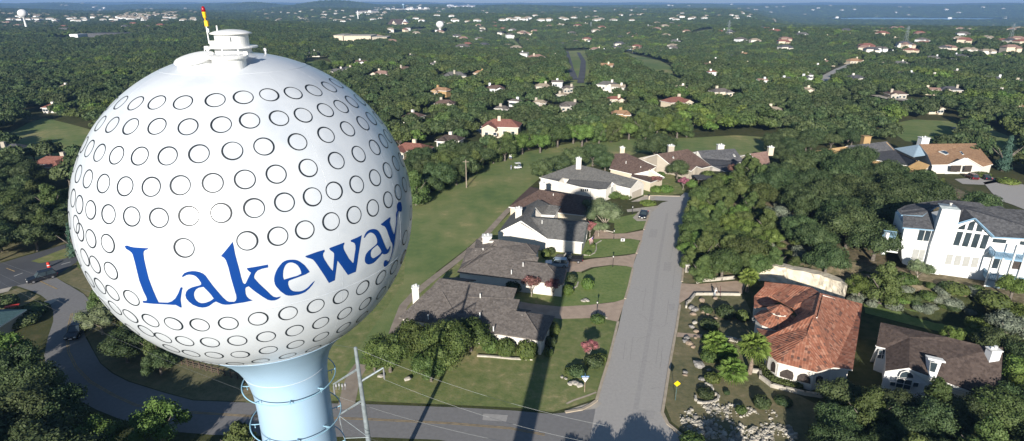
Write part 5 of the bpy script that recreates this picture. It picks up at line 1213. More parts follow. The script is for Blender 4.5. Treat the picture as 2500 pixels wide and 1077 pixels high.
# small far-off and out-of-frame trees whose shadows fall across the main road
for i, (x, y, r_) in enumerate([(13.5, 45.5, 3.4), (9, 44.5, 3.2), (5.5, 43, 3.4), (18.5, 47, 2.4), (24, 49, 2.8), (-44, 48, 4.5), (-52, 52, 4.5), (-60, 50, 5), (-36, 43, 4)]):
    plant_tree('oak', x, y, r_, 'oak beside the main road whose shadow falls across the junction', 'oaks below the main road', i); TREES.append((x, y, r_))
def fillpoly(poly, sp, kinds, rr, label, group, dens=1.0, seed=1, hk=.95, gap=.62):
    r_ = random.Random(seed); w_ = [at_crown(x, y, 3.5) for x, y in poly]; P2 = [(p.x, p.y) for p in w_]
    x0, x1 = min(p[0] for p in P2), max(p[0] for p in P2); y0, y1 = min(p[1] for p in P2), max(p[1] for p in P2); n = int((x1 - x0) * (y1 - y0) / sp / sp * 9); c = 0
    for _ in range(n):
        x, y = r_.uniform(x0, x1), r_.uniform(y0, y1)
        if not inside((x, y), P2): continue
        if r_.random() > dens: continue
        q = r_.uniform(*rr)
        if any((x - a) ** 2 + (y - b) ** 2 < (gap * (q + d)) ** 2 for a, b, d in TREES): continue
        if any((x - a) ** 2 + (y - b) ** 2 < d * d for a, b, d in BLOCK): continue
        k = r_.choice(kinds); lb = label[k] if isinstance(label, dict) else label
        plant_tree(k, x, y, q, lb, group, c); TREES.append((x, y, q)); c += 1
    return c
for (px, py, r_) in ((2300, 600, 9), (2420, 600, 9), (1960, 800, 8.5), (1930, 880, 7)):
    p = P(px, py); BLOCK.append((p.x, p.y, r_))
cnt = {}
cnt['hill_oak'] = fillpoly([(1885, 432), (1930, 408), (1985, 398), (2060, 394), (2130, 418), (2190, 452), (2300, 470), (2400, 495), (2410, 512), (2330, 500), (2240, 490), (2200, 520), (2160, 560), (2150, 610), (2080, 650), (2000, 640), (1960, 590), (1930, 520), (1880, 470)], 5, ['oak'], (3.9, 5.4), 'dark live oak in the dense grove left of the tall white house', 'live oaks of the hilltop grove', seed=5, gap=.60)
cnt['hill_cedar'] = fillpoly([(1690, 500), (1720, 460), (1770, 430), (1830, 400), (1860, 430), (1880, 500), (1890, 560), (1900, 640), (1860, 645), (1800, 640), (1740, 655), (1690, 650), (1668, 590), (1678, 540)], 4.5, ['cedar', 'cedar', 'cedar', 'bright'], (2.2, 3.6), {'cedar': 'sunlit cedar in the grove along the right side of the street', 'bright': 'bright leafy tree in the grove along the right side of the street'}, 'trees beside the street', seed=8, gap=.55)
cnt['slope'] = fillpoly([(1930, 620), (2060, 650), (2110, 640), (2130, 680), (2060, 690), (1960, 650)], 5, ['cedar'], (1.8, 2.8), 'cedar on the slope above the limestone cut', 'cedars above the limestone cut', seed=3)
cnt['corner'] = fillpoly([(1965, 1020), (2010, 965), (2070, 935), (2130, 940), (2190, 985), (2290, 1010), (2400, 1005), (2490, 975), (2540, 1000), (2560, 1100), (2400, 1180), (2000, 1150), (1960, 1080)], 5, ['oak', 'oak', 'cedar'], (2.6, 3.9), {'oak': 'dark oak in the clump below the brown roof, lower right corner', 'cedar': 'cedar in the clump below the brown roof, lower right corner'}, 'trees at the lower right corner', seed=12, gap=.55)
cnt['rside'] = fillpoly([(2400, 800), (2440, 780), (2520, 760), (2540, 850), (2520, 960), (2480, 960), (2470, 860)], 5, ['oak', 'bright'], (2.2, 3.2), {'oak': 'dark oak right of the dark brown roof', 'bright': 'bright leafy tree right of the dark brown roof'}, 'trees right of the dark brown roof', seed=14)
cnt['bs'] = fillpoly([(2320, 800), (2370, 770), (2440, 755), (2480, 790), (2440, 830), (2380, 830)], 3.5, ['bright'], (1.4, 2.2), 'bright yellow green tree behind the dark brown roof chimney', 'bright trees behind the dark brown roof', seed=15, gap=.5)
cnt['ll'] = fillpoly([(-40, 850), (30, 850), (75, 880), (100, 930), (130, 985), (200, 1030), (270, 1077), (250, 1150), (-60, 1150)], 5, ['oak', 'oak', 'bright'], (2.8, 4.2), {'oak': 'dark oak in the shaded wood inside the road bend, lower left', 'bright': 'leafy tree in the shaded wood inside the road bend, lower left'}, 'trees in the lower left wood', seed=21, gap=.58)
cnt['bend'] = fillpoly([(225, 740), (240, 720), (300, 730), (360, 790), (420, 830), (400, 880), (330, 880), (280, 850), (240, 800)], 4.5, ['cedar', 'oak', 'wispy'], (2.2, 3.4), 'olive green tree on the bank behind the tank, above the road bend', 'trees on the bank behind the tank', seed=25, gap=.6)
cnt['lmid'] = fillpoly([(-40, 480), (60, 470), (160, 480), (230, 500), (230, 560), (150, 575), (80, 585), (20, 600), (-40, 610)], 6, ['oak', 'oak', 'cedar'], (3.4, 5.0), 'dark oak in the belt of trees above the left crossroad', 'trees above the left crossroad', seed=28, gap=.6)
cnt['lred'] = fillpoly([(-40, 400), (60, 395), (85, 440), (60, 470), (-40, 470)], 6, ['oak'], (3.4, 5.0), 'oak left of the red roofed house beyond the crossroad', 'oaks left of the red roofed house', seed=29, gap=.6)
cnt['fair'] = fillpoly([(985, 400), (1010, 385), (1060, 392), (1100, 375), (1150, 366), (1195, 380), (1180, 400), (1120, 425), (1060, 446), (1010, 478), (985, 480)], 6, ['oak', 'oak', 'cedar'], (3.6, 5.2), 'oak in the tree belt along the left side of the fairway', 'trees along the left side of the fairway', seed=31, gap=.55)
cnt['top'] = fillpoly([(1190, 372), (1230, 350), (1290, 342), (1370, 330), (1450, 318), (1540, 306), (1620, 300), (1680, 302), (1690, 318), (1600, 322), (1530, 326), (1440, 334), (1340, 350), (1250, 368), (1210, 384)], 5, ['cedar', 'bright', 'cedar'], (3.4, 5.0), 'sunlit yellow green tree in the row beyond the fairway', 'bright trees in the row beyond the fairway', seed=33, gap=.58)
cnt['h10'] = fillpoly([(1880, 345), (1920, 330), (1985, 335), (2080, 330), (2085, 340), (2000, 348), (1960, 362), (1900, 385)], 6, ['oak'], (3.4, 4.8), 'oak in the row behind the ochre walled house', 'oaks behind the ochre walled house', seed=35)
cnt['dry'] = fillpoly([(2180, 432), (2240, 436), (2330, 446), (2340, 455), (2260, 456), (2200, 450)], 4, ['cedar'], (2.0, 2.8), 'low cedar in front of the ochre gabled house', 'cedars in front of the ochre gabled house', seed=36, gap=.8, dens=.5)
print('TREES', len(TREES), cnt)

# ------------------------------------------------------------------ mid distance houses
LM = [('the red roofed villa', 1226, 322), ('the split road', 1404, 165), ('the long far fairway', 1600, 170), ('the far curving lane', 2045, 180), ('the balloon shaped white water tower', 1074, 65), ('the flat roofed warehouses', 866, 94),
      ('the dark roofed church', 967, 56), ('the right hand field', 2270, 320), ('the solitary fairway oak', 1600, 352), ('the ball shaped tank', 900, 200), ('the roofed lane clearing', 2190, 255), ('the big grove', 2100, 400), ('the left field', 120, 340)]
used_labels = {}
def relation(px, py):
    best = min(LM, key=lambda l: math.hypot((px - l[1]) * .6, (py - l[2]) * 1.6)); dx, dy = px - best[1], (py - best[2]) * 2.2
    if abs(dx) > abs(dy): return ('right of ' if dx > 0 else 'left of ') + best[0]
    return ('in front of ' if dy > 0 else 'beyond ') + best[0]
ORD = ['', 'second ', 'third ', 'fourth ', 'fifth ', 'sixth ', 'seventh ', 'eighth ', 'ninth ', 'tenth ', 'eleventh ', 'twelfth ']
RCOL = {'roof_grey': 'pale grey', 'roof_slate': 'slate', 'roof_brown': 'brown', 'roof_darkbrown': 'dark brown', 'roof_orange': 'orange', 'roof_red': 'red', 'roof_pinkish': 'pinkish', 'roof_tan': 'tan', 'roof_greybrown': 'grey brown'}
WCOL = {'stucco_white': 'white', 'stucco_bright': 'bright white', 'stucco_cream': 'cream', 'stucco_tan': 'tan', 'stucco_ochre': 'ochre'}
def simple_house(root, wd, dp, eh, rh, rm, wm, hip, seed, z=0.0, wing=True, wins=True, chim=1):
    r_ = random.Random(seed); wb = MB(); rb = MB()
    def block(cx, cy, w_, d_, e, h_, hipf):
        wb.add([(cx - w_ / 2, cy - d_ / 2, -1.5), (cx + w_ / 2, cy - d_ / 2, -1.5), (cx + w_ / 2, cy + d_ / 2, -1.5), (cx - w_ / 2, cy + d_ / 2, -1.5), (cx - w_ / 2, cy - d_ / 2, e), (cx + w_ / 2, cy - d_ / 2, e), (cx + w_ / 2, cy + d_ / 2, e), (cx - w_ / 2, cy + d_ / 2, e)],
               [(0, 1, 5, 4), (1, 2, 6, 5), (2, 3, 7, 6), (3, 0, 4, 7)])
        o = .5; a, b = w_ / 2 + o, d_ / 2 + o
        lng = w_ >= d_; k = (min(w_, d_) / 2 * hipf)
        if lng: R0_, R1_ = (cx - w_ / 2 + k - o * (hipf == 0), cy, e + h_), (cx + w_ / 2 - k + o * (hipf == 0), cy, e + h_)
        else: R0_, R1_ = (cx, cy - d_ / 2 + k - o * (hipf == 0), e + h_), (cx, cy + d_ / 2 - k + o * (hipf == 0), e + h_)
        q = [(cx - a, cy - b, e - .1), (cx + a, cy - b, e - .1), (cx + a, cy + b, e - .1), (cx - a, cy + b, e - .1), R0_, R1_]
        if lng: F = [(0, 1, 5, 4), (2, 3, 4, 5), (1, 2, 5), (3, 0, 4)]
        else: F = [(0, 1, 4), (1, 2, 5, 4), (2, 3, 5), (3, 0, 4, 5)]
        if hipf: rb.add(q, F, 0)
        else:
            keep = [f for f in F if len(f) == 4]; rb.add(q, keep, 0)
            tri = [f for f in F if len(f) == 3]; wb.add([(v[0], v[1], v[2] - .12) for v in q], tri)
        rb.add([(v[0], v[1], v[2] - .2) for v in q[:4]], [(3, 2, 1, 0)], 1); n = len(rb.v)
        rb.add(q[:4] + [(v[0], v[1], v[2] - .2) for v in q[:4]], [(i, 4 + i, 4 + (i + 1) % 4, (i + 1) % 4) for i in range(4)], 1)
    block(0, 0, wd, dp, eh, rh, hip)
    if wing:
        sx = r_.choice((-1, 1)); ww = wd * r_.uniform(.32, .45); block(sx * (wd / 2 - ww / 2 - .1), -dp * .42, ww, dp * .9, eh - .15, rh * .72, r_.choice((0, 0, .8)))
    wo = wb.obj('wall', wm, root); ro = rb.obj('roof', [rm, 'trim_white'], root)
    if wins:
        for k in range(r_.choice((2, 3, 4))):
            x = -wd / 2 + wd * (k + .6) / 4.2; y = -dp / 2 - .04
            if wing and abs(x - sx * (wd / 2 - ww / 2)) < ww / 2 + .5: y = -dp * .87 - .04
            mb = MB(); mb.box((x, y, eh * .5), (1.5, .08, 1.3)); f = mb.obj('window', 'trim_white', root); mb = MB(); mb.box((x, y - .03, eh * .5), (1.25, .08, 1.05)); mb.obj('pane', 'glass', f)
    for k in range(chim):
        x = r_.uniform(-.35, .35) * wd; mb = MB(); mb.box((x, r_.uniform(-.3, .3) * dp, eh + rh * .7), (1.2, 1.0, rh + 1.6)); c = mb.obj('chimney', wm, ro)
MID = [  # px, py (middle of the building), width px, roof, wall, hip, storeys
 (883,161,26,'roof_brown','stucco_bright',0,1.3),(932,186,38,'roof_pinkish','stucco_cream',.8,1),(824,181,40,'roof_grey','stucco_white',.8,1),(849,175,26,'roof_slate','stucco_cream',.8,1),(1110,190,52,'roof_grey','stucco_tan',.8,1),(1174,185,32,'roof_orange','stucco_ochre',.8,1),
 (1079,232,36,'roof_orange','stucco_ochre',.5,1.2),(1209,224,42,'roof_brown','stucco_bright',.8,1),(989,175,36,'roof_brown','stucco_tan',.8,1),(1086,262,44,'roof_brown','stucco_tan',.8,1),(1012,295,40,'roof_brown','stucco_white',.8,1),(1257,258,24,'roof_greybrown','stucco_bright',.8,1),(1226,276,32,'roof_greybrown','stucco_tan',.8,1),
 (1283,86,24,'roof_pinkish','stucco_white',.8,1.6),(1280,142,18,'roof_grey','stucco_bright',0,1.8),(770,135,30,'roof_slate','stucco_white',.8,1),(1026,112,18,'roof_brown','stucco_bright',.8,1),(1062,163,18,'roof_grey','stucco_white',0,1),(1006,143,20,'roof_slate','stucco_tan',.8,1),(1146,92,14,'roof_orange','stucco_white',.8,1),
 (1320,113,18,'roof_grey','stucco_bright',.8,1.4),(1346,125,18,'roof_red','stucco_cream',.8,1),(1309,145,36,'roof_pinkish','stucco_cream',.8,1.2),(1354,143,30,'roof_grey','stucco_tan',.8,1),(1455,124,26,'roof_pinkish','stucco_cream',.8,1.2),(1476,127,18,'roof_grey','stucco_bright',.8,1),(1485,146,20,'roof_brown','stucco_bright',.8,1),(1472,155,14,'roof_red','stucco_bright',.8,1),(1482,169,30,'roof_orange','stucco_cream',0,1.3),(1494,108,16,'roof_red','stucco_bright',0,1),
 (1325,219,36,'roof_tan','stucco_cream',.8,1),(1361,212,24,'roof_greybrown','stucco_bright',0,1.2),(1390,224,32,'roof_greybrown','stucco_tan',.8,1),(1373,242,22,'roof_tan','stucco_tan',.8,1),(1484,218,44,'roof_grey','stucco_white',.8,1.3),(1510,225,30,'roof_tan','stucco_white',0,1.3),(1500,255,34,'roof_red','stucco_cream',.8,1.2),(1393,267,46,'roof_greybrown','stucco_tan',.8,1),(1318,261,30,'roof_tan','stucco_tan',.8,1),
 (1737,193,18,'roof_red','stucco_bright',.5,1.8),(1746,152,22,'roof_pinkish','stucco_bright',.8,1),(1732,166,40,'roof_brown','stucco_cream',.8,1),(1782,142,24,'roof_slate','stucco_white',.8,1),(1818,138,24,'roof_orange','stucco_cream',.8,1.2),(1832,163,28,'roof_tan','stucco_cream',.8,1),(1802,161,20,'roof_brown','stucco_tan',0,1),(1860,210,20,'roof_pinkish','stucco_bright',0,1.4),(1920,204,24,'roof_slate','stucco_bright',0,1.2),(1760,232,42,'roof_greybrown','stucco_cream',.8,1),
 (1662,223,30,'roof_tan','stucco_white',.8,1),(1650,256,56,'roof_red','stucco_cream',.8,1),(1889,279,36,'roof_tan','stucco_cream',.8,1),(1516,296,40,'roof_orange','stucco_ochre',.5,1.4),(1648,104,22,'roof_grey','stucco_bright',.8,1.2),(1670,141,16,'roof_brown','stucco_bright',0,1.2),(1620,132,18,'roof_pinkish','stucco_white',.8,1),(1538,122,12,'roof_grey','stucco_bright',0,1.4),
 (1894,78,40,'roof_red','stucco_bright',.8,1.4),(1588,68,22,'roof_grey','stucco_bright',.8,1.2),(1779,79,26,'roof_grey','stucco_bright',.8,1.2),(1432,61,18,'roof_tan','stucco_bright',.8,1),(1370,62,30,'roof_tan','stucco_bright',.8,1),(1328,30,14,'roof_red','stucco_bright',.8,1.6),(1359,31,16,'roof_tan','stucco_bright',.8,1.4),(1392,31,14,'roof_red','stucco_bright',.8,1.4),(1410,30,12,'roof_slate','stucco_bright',.8,1.6),(1257,31,14,'roof_slate','stucco_bright',.8,1.4),
 (1967,203,28,'roof_slate','stucco_bright',.8,1.4),(1972,191,22,'roof_grey','stucco_bright',.8,1),(1992,171,18,'roof_red','stucco_bright',.5,1.4),(2025,158,30,'roof_pinkish','stucco_cream',.8,1),(2087,153,34,'roof_orange','stucco_cream',.8,1),(2089,197,38,'roof_slate','stucco_white',.8,1),(2072,207,18,'roof_tan','stucco_bright',.8,1),(2156,166,26,'roof_pinkish','stucco_cream',.8,1),(2200,161,28,'roof_grey','stucco_white',.5,1.2),(2213,188,32,'roof_slate','stucco_bright',0,1),(2273,193,30,'roof_tan','stucco_white',.8,1),
 (2280,148,32,'roof_grey','stucco_bright',.8,1.2),(2344,142,30,'roof_slate','stucco_bright',.8,1),(2343,184,36,'roof_grey','stucco_white',.8,1),(2381,169,20,'roof_orange','stucco_cream',.8,1),(2426,204,48,'roof_slate','stucco_bright',.8,1.2),(2443,144,14,'roof_grey','stucco_bright',.8,1.2),(2278,229,28,'roof_pinkish','stucco_cream',0,1),(2323,227,42,'roof_slate','stucco_tan',.8,1),(2190,238,40,'roof_brown','stucco_tan',.8,1),(2446,234,24,'roof_red','stucco_white',.8,1),(1972,228,28,'roof_tan','stucco_cream',.8,1),
 (1961,87,28,'roof_grey','stucco_bright',.8,1.2),(2023,93,20,'roof_red','stucco_cream',.8,1),(2048,91,16,'roof_red','stucco_bright',.8,1),(2077,89,18,'roof_tan','stucco_cream',.8,1),(2101,105,14,'roof_grey','stucco_bright',.8,1),(2191,121,20,'roof_grey','stucco_bright',.8,1),(2231,79,16,'roof_red','stucco_bright',.8,1),(2190,99,22,'roof_tan','stucco_cream',.8,1),(2435,73,14,'roof_grey','stucco_bright',.8,1),(2258,57,14,'roof_grey','stucco_bright',.8,1.2),(2148,60,12,'roof_grey','stucco_bright',.8,1.4),
 (1226,326,84,'roof_red','stucco_cream',.8,1.5),(1100,354,52,'roof_darkbrown','stucco_white',.8,1),(1006,378,80,'roof_red','stucco_cream',.8,1),(128,412,78,'roof_red','stucco_tan',.8,1),(19,378,60,'roof_slate','stucco_tan',.8,1),(160,221,24,'roof_tan','stucco_white',.8,1),(204,243,30,'roof_slate','stucco_white',0,1),(128,272,30,'roof_red','stucco_white',.8,1),
 (2490,275,26,'roof_orange','stucco_cream',.8,1),(2280,275,30,'roof_tan','stucco_cream',.8,1),(2490,208,30,'roof_grey','stucco_cream',.8,1),(640,80,16,'roof_tan','stucco_bright',.8,1.2)]
HB = []
nH = 0
for i, (px, py, wp, rm, wm, hip, st) in enumerate(MID):
    p = P(px, py + wp * .12); zc = proj(p)[2]; wd = min(30 if zc < 420 else 21, wp / FPX * zc * 1.02); dp = wd * .62
    eh = 3.0 * st; rh = min(3.2, dp * .26); big = wd > 8
    rc, wc = RCOL[rm], WCOL[wm]; rel = relation(px, py); key = (rc, wc, rel); n = used_labels.get(key, 0); used_labels[key] = n + 1
    lb = f'{ORD[n]}{rc} roofed {wc} house {rel}'
    t = thing('house', lb, 'house', (p.x, p.y + dp * .4, p.z), rnd.uniform(-.5, .5), 'houses scattered through the woodland')
    if px in (1226,): t.rotation_euler.z = -.15
    simple_house(t, wd, dp, eh, rh, rm, wm, hip, i, wing=wp > 24, wins=wp > 20, chim=1 if wp > 16 else 0); nH += 1
    HB.append((p.x, p.y + dp * .4, wd * .75))
# special far buildings
def big(name, label, cat, px, py, blocks):
    p = P(px, py); s_ = proj(p)[2] / FPX; t = thing(name, label, cat, p); 
    for (dx, dz, w_, h_, d_, m_, rm_, nm) in blocks:
        mb = MB(); mb.box((dx * s_, d_ / 2, h_ * s_ / 2 + dz * s_ - .5), (w_ * s_, d_, h_ * s_ + 1)); o = mb.obj(nm, m_, t)
        if rm_: mb = MB(); mb.box((dx * s_, d_ / 2, h_ * s_ + dz * s_ + .35), (w_ * s_ + .8, d_ + .8, .7)); mb.obj('roof', rm_, o)
    HB.append((p.x, p.y, blocks[0][2] * s_ * .55)); HB.append((p.x, p.y - 30, blocks[0][2] * s_ * .5)); HB.append((p.x - blocks[0][2] * s_ * .8, p.y - 10, blocks[0][2] * s_ * .35)); HB.append((p.x - blocks[0][2] * s_ * .35, p.y, blocks[0][2] * s_ * .4)); HB.append((p.x + blocks[0][2] * s_ * .35, p.y, blocks[0][2] * s_ * .4)); return t, s_
big('warehouse', 'flat roofed tan warehouse block right of the tank', 'warehouse', 872, 101, [(0, 0, 68, 12, 40, 'stucco_cream', 'concrete', 'hall'), (-44, 0, 24, 13, 45, 'stucco_cream', 'concrete', 'hall'), (55, 2, 36, 7, 30, 'stucco_tan', 'concrete', 'annex')])
big('institution', 'long low pale building on the wooded rise at upper left', 'building', 265, 90, [(0, 0, 100, 7, 30, 'roof_slate', 'roof_slate', 'main_wing'), (-85, 0, 20, 6, 26, 'stucco_bright', None, 'end_block'), (70, 1, 46, 6, 26, 'stucco_white', 'roof_tan', 'side_wing')])
big('institution', 'blocky pale building with a slate hip roof at upper left', 'building', 156, 82, [(0, 0, 34, 8, 30, 'stucco_white', 'roof_slate', 'main_block'), (0, 9, 22, 4, 20, 'roof_slate', None, 'roof_tier')])
p = P(967, 63); s_ = proj(p)[2] / FPX; t = thing('church', 'dark roofed church with a white gabled porch beyond the warehouses', 'church', p); HB += [(p.x, p.y, 45 * s_), (p.x - 20 * s_, p.y - 40, 25 * s_), (p.x + 10 * s_, p.y - 50, 25 * s_)]
mb = MB(); W2, H2 = 44 * s_, 15 * s_; mb.add([(-W2 / 2, 0, 2), (W2 / 2, 0, 2), (W2 / 2, 40, 2), (-W2 / 2, 40, 2), (-W2 / 3, 20, H2), (W2 / 3, 20, H2)], [(0, 1, 5, 4), (1, 2, 5), (2, 3, 4, 5), (3, 0, 4)]); mb.obj('roof', 'roof_darkbrown', t)
mb = MB(); mb.box((0, 20, 1), (W2 * .96, 38, 4)); mb.obj('wall', 'stucco_cream', t)
mb = MB(); a = 22 * s_; g_ = 7 * s_; mb.add([(a - g_, -2, -1), (a + g_, -2, -1), (a + g_, -2, 6), (a, -2, H2), (a - g_, -2, 6), (a - g_, 20, -1), (a + g_, 20, -1), (a + g_, 20, 6), (a, 20, H2), (a - g_, 20, 6)], [(0, 1, 2, 3, 4), (1, 6, 7, 2), (2, 7, 8, 3), (3, 8, 9, 4), (4, 9, 5, 0)]); po = mb.obj('porch', 'stucco_bright', t)
mb = MB(); mb.box((a, -2.2, 5 * s_), (g_ * .9, .5, 10 * s_)); mb.obj('entrance', 'door_shade_dark', po)
mb = MB(); b_ = -5 * s_; mb.add([(b_ - g_ * .6, -2, 5), (b_ + g_ * .6, -2, 5), (b_, -2, H2 * .8), (b_ - g_ * .6, 12, 5), (b_ + g_ * .6, 12, 5), (b_, 12, H2 * .8)], [(0, 1, 2), (1, 4, 5, 2), (2, 5, 3, 0)]); mb.obj('gable', 'stucco_cream', t)
p = P(875, 54); s_ = proj(p)[2] / FPX; t = thing('cross', 'tall thin white cross standing beyond the warehouses', 'cross', p); mb = MB(); mb.box((0, 0, 13 * s_), (1.6 * s_, 1.2 * s_, 26 * s_)); mb.obj('shaft', 'white_paint', t); mb = MB(); mb.box((0, 0, 21 * s_), (6 * s_, 1.1 * s_, 1.5 * s_)); mb.obj('crossbar', 'white_paint', t)
# far water towers
def far_tower(px, ptop, pbase, wpx, label, m, egg=1.0, ck=.24):
    p = P(px[1], pbase); s_ = proj(p)[2] / FPX; t = thing('water_tower', label, 'water tower', p); hh = (pbase - ptop) * s_; r_ = wpx / 2 * s_; zc_ = hh - r_ * egg
    mb = MB(); mb.lathe([(max(.05, r_ * math.cos(R(a))), zc_ + r_ * egg * math.sin(R(a))) for a in range(-60, 91, 10)], (0, 0, 0), 24); mb.obj('tank', m, t, True)
    c = r_ * ck; mb = MB(); mb.lathe([(c * 2.2, -1), (c * 1.4, hh * .05), (c, hh * .12), (c * .85, zc_ - r_ * egg * 1.05), (c * 1.3, zc_ - r_ * egg * .98), (r_ * math.cos(R(-60)), zc_ + r_ * egg * math.sin(R(-60)))], (0, 0, 0), 20); mb.obj('column', m, t, True); HB.append((p.x, p.y - 5, 20)); HB.append((p.x, p.y - 40, 14)); return t
far_tower((49, 67), 26, 76, 21, 'egg shaped white water tower at the upper left edge', 'white_paint', .9)
far_tower((1074, 1075), 53, 82, 19, 'balloon shaped white water tower above the central woodland', 'white_paint', .86, .32)
far_tower((984, 985), 10, 22, 4.5, 'tiny pale blue water tower on the horizon', 'column_paint', 1.0)
# lattice pylons
for (px, pt, pb) in ((1776, 52, 95), (1442, 54, 74), (2462, 60, 110), (2208, 66, 112)):
    p = P(px, pb); s_ = proj(p)[2] / FPX; hh = (pb - pt) * s_; t = thing('pylon', f'faint grey lattice pylon {relation(px, (pt + pb) / 2)}', 'pylon', p, group='lattice pylons'); mb = MB()
    for sx in (-1, 1):
        for sy in (-1, 1): mb.tube([(sx * hh * .09, sy * hh * .09, -2), (sx * .5, sy * .5, hh)], .12, 4)
    for k in range(7):
        z = hh * k / 7; q = hh * .09 * (1 - k / 7) + .5; z2 = z + hh / 7; mb.tube([(-q, -q, z), (q, -q, z2)], .08, 4); mb.tube([(q, -q, z), (-q, -q, z2)], .08, 4)
    mb.obj('lattice', 'galvanised', t); mb = MB()
    for z in (.72, .86): mb.tube([(-hh * .14, 0, hh * z), (hh * .14, 0, hh * z)], .16, 4)
    mb.obj('crossarm', 'galvanised', t)
# tiny houses on the far slopes
r2 = random.Random(77); FAR = []
def far_cluster(x0, x1, y0, y1, n, pal):
    for _ in range(n):
        FAR.append((r2.uniform(x0, x1), r2.uniform(y0, y1), r2.choice(pal)))
Wp = [('roof_tan', 'stucco_white'), ('roof_red', 'stucco_cream'), ('roof_greybrown', 'stucco_bright'), ('roof_pinkish', 'stucco_cream'), ('roof_slate', 'stucco_white')]
far_cluster(0, 480, 20, 62, 130, Wp); far_cluster(290, 430, 34, 52, 50, Wp); far_cluster(620, 960, 22, 62, 60, Wp); far_cluster(930, 1100, 14, 30, 26, Wp); far_cluster(900, 1300, 30, 110, 46, Wp)
far_cluster(1300, 1900, 12, 60, 70, Wp); far_cluster(1100, 1900, 50, 130, 60, Wp); far_cluster(1900, 2500, 20, 44, 26, Wp); far_cluster(1900, 2500, 56, 140, 64, Wp); far_cluster(0, 400, 55, 75, 18, Wp); far_cluster(1080, 1160, 14, 20, 14, Wp)
def houselet(mb, x, y, z, w_, d_, h_, rz):
    cr, sr = math.cos(rz), math.sin(rz); q = lambda a, b, c: (x + a * cr - b * sr, y + a * sr + b * cr, z + c); A, B = w_ / 2, d_ / 2; o = .6
    mb.add([q(-A, -B, -6), q(A, -B, -6), q(A, B, -6), q(-A, B, -6), q(-A, -B, h_), q(A, -B, h_), q(A, B, h_), q(-A, B, h_)], [(0, 1, 5, 4), (1, 2, 6, 5), (2, 3, 7, 6), (3, 0, 4, 7)], 0)
    mb.add([q(-A - o, -B - o, h_), q(A + o, -B - o, h_), q(A + o, B + o, h_), q(-A - o, B + o, h_), q(-A * .5, 0, h_ + d_ * .25), q(A * .5, 0, h_ + d_ * .25)], [(0, 1, 5, 4), (1, 2, 5), (2, 3, 4, 5), (3, 0, 4)], 1)
HM = {}
for i in range(4):
    for j, (rm, wm) in enumerate(Wp):
        mb = MB(); houselet(mb, 0, 0, 0, 9.5 + i * 1.5, 7 + i * .8, 4.2 + i * .9, 0); houselet(mb, 4, -3, 0, 5, 8, 4 + i * .6, 0); HM[i, (rm, wm)] = mb.mesh('far_house', [wm, rm])
FAR.sort(key=lambda a: -a[1]); stuffb = MB()
for i, (px, py, pal) in enumerate(FAR):
    if 1900 < px and 36 < py < 60: continue
    p = P(px, py); d_ = proj(p)[2]
    if d_ > 9000: continue
    sc_ = max(1.0, min(1.7, d_ / 2900))
    if nH < 286:
        o = bpy.data.objects.new('far_house', HM[i % 4, pal]); link(o); o.location = p + Vector((0, 0, .5 if d_ < 2000 else min(5, .5 + (d_ - 2000) / 300))); o.scale = (sc_, sc_, sc_); o.rotation_euler = (0, 0, r2.uniform(-.7, .7))
        tag(o, f'tiny {RCOL[pal[0]]} roofed pale house scattered far off in the woodland', 'house', f'tiny far {RCOL[pal[0]]} roofed houses'); nH += 1
    else: houselet(stuffb, p.x, p.y, p.z + 4, 16 * sc_, 11 * sc_, 5.5 * sc_, r2.uniform(-.7, .7))
    HB.append((p.x, p.y, (9 if d_ < 1800 else 11) * sc_))
if stuffb.v: tag(stuffb.obj('distant_houses', ['stucco_bright', 'roof_tan']), 'countless pale specks of houses on the farthest slopes', 'houses', kind='stuff')
print('HOUSES', nH, len(FAR))

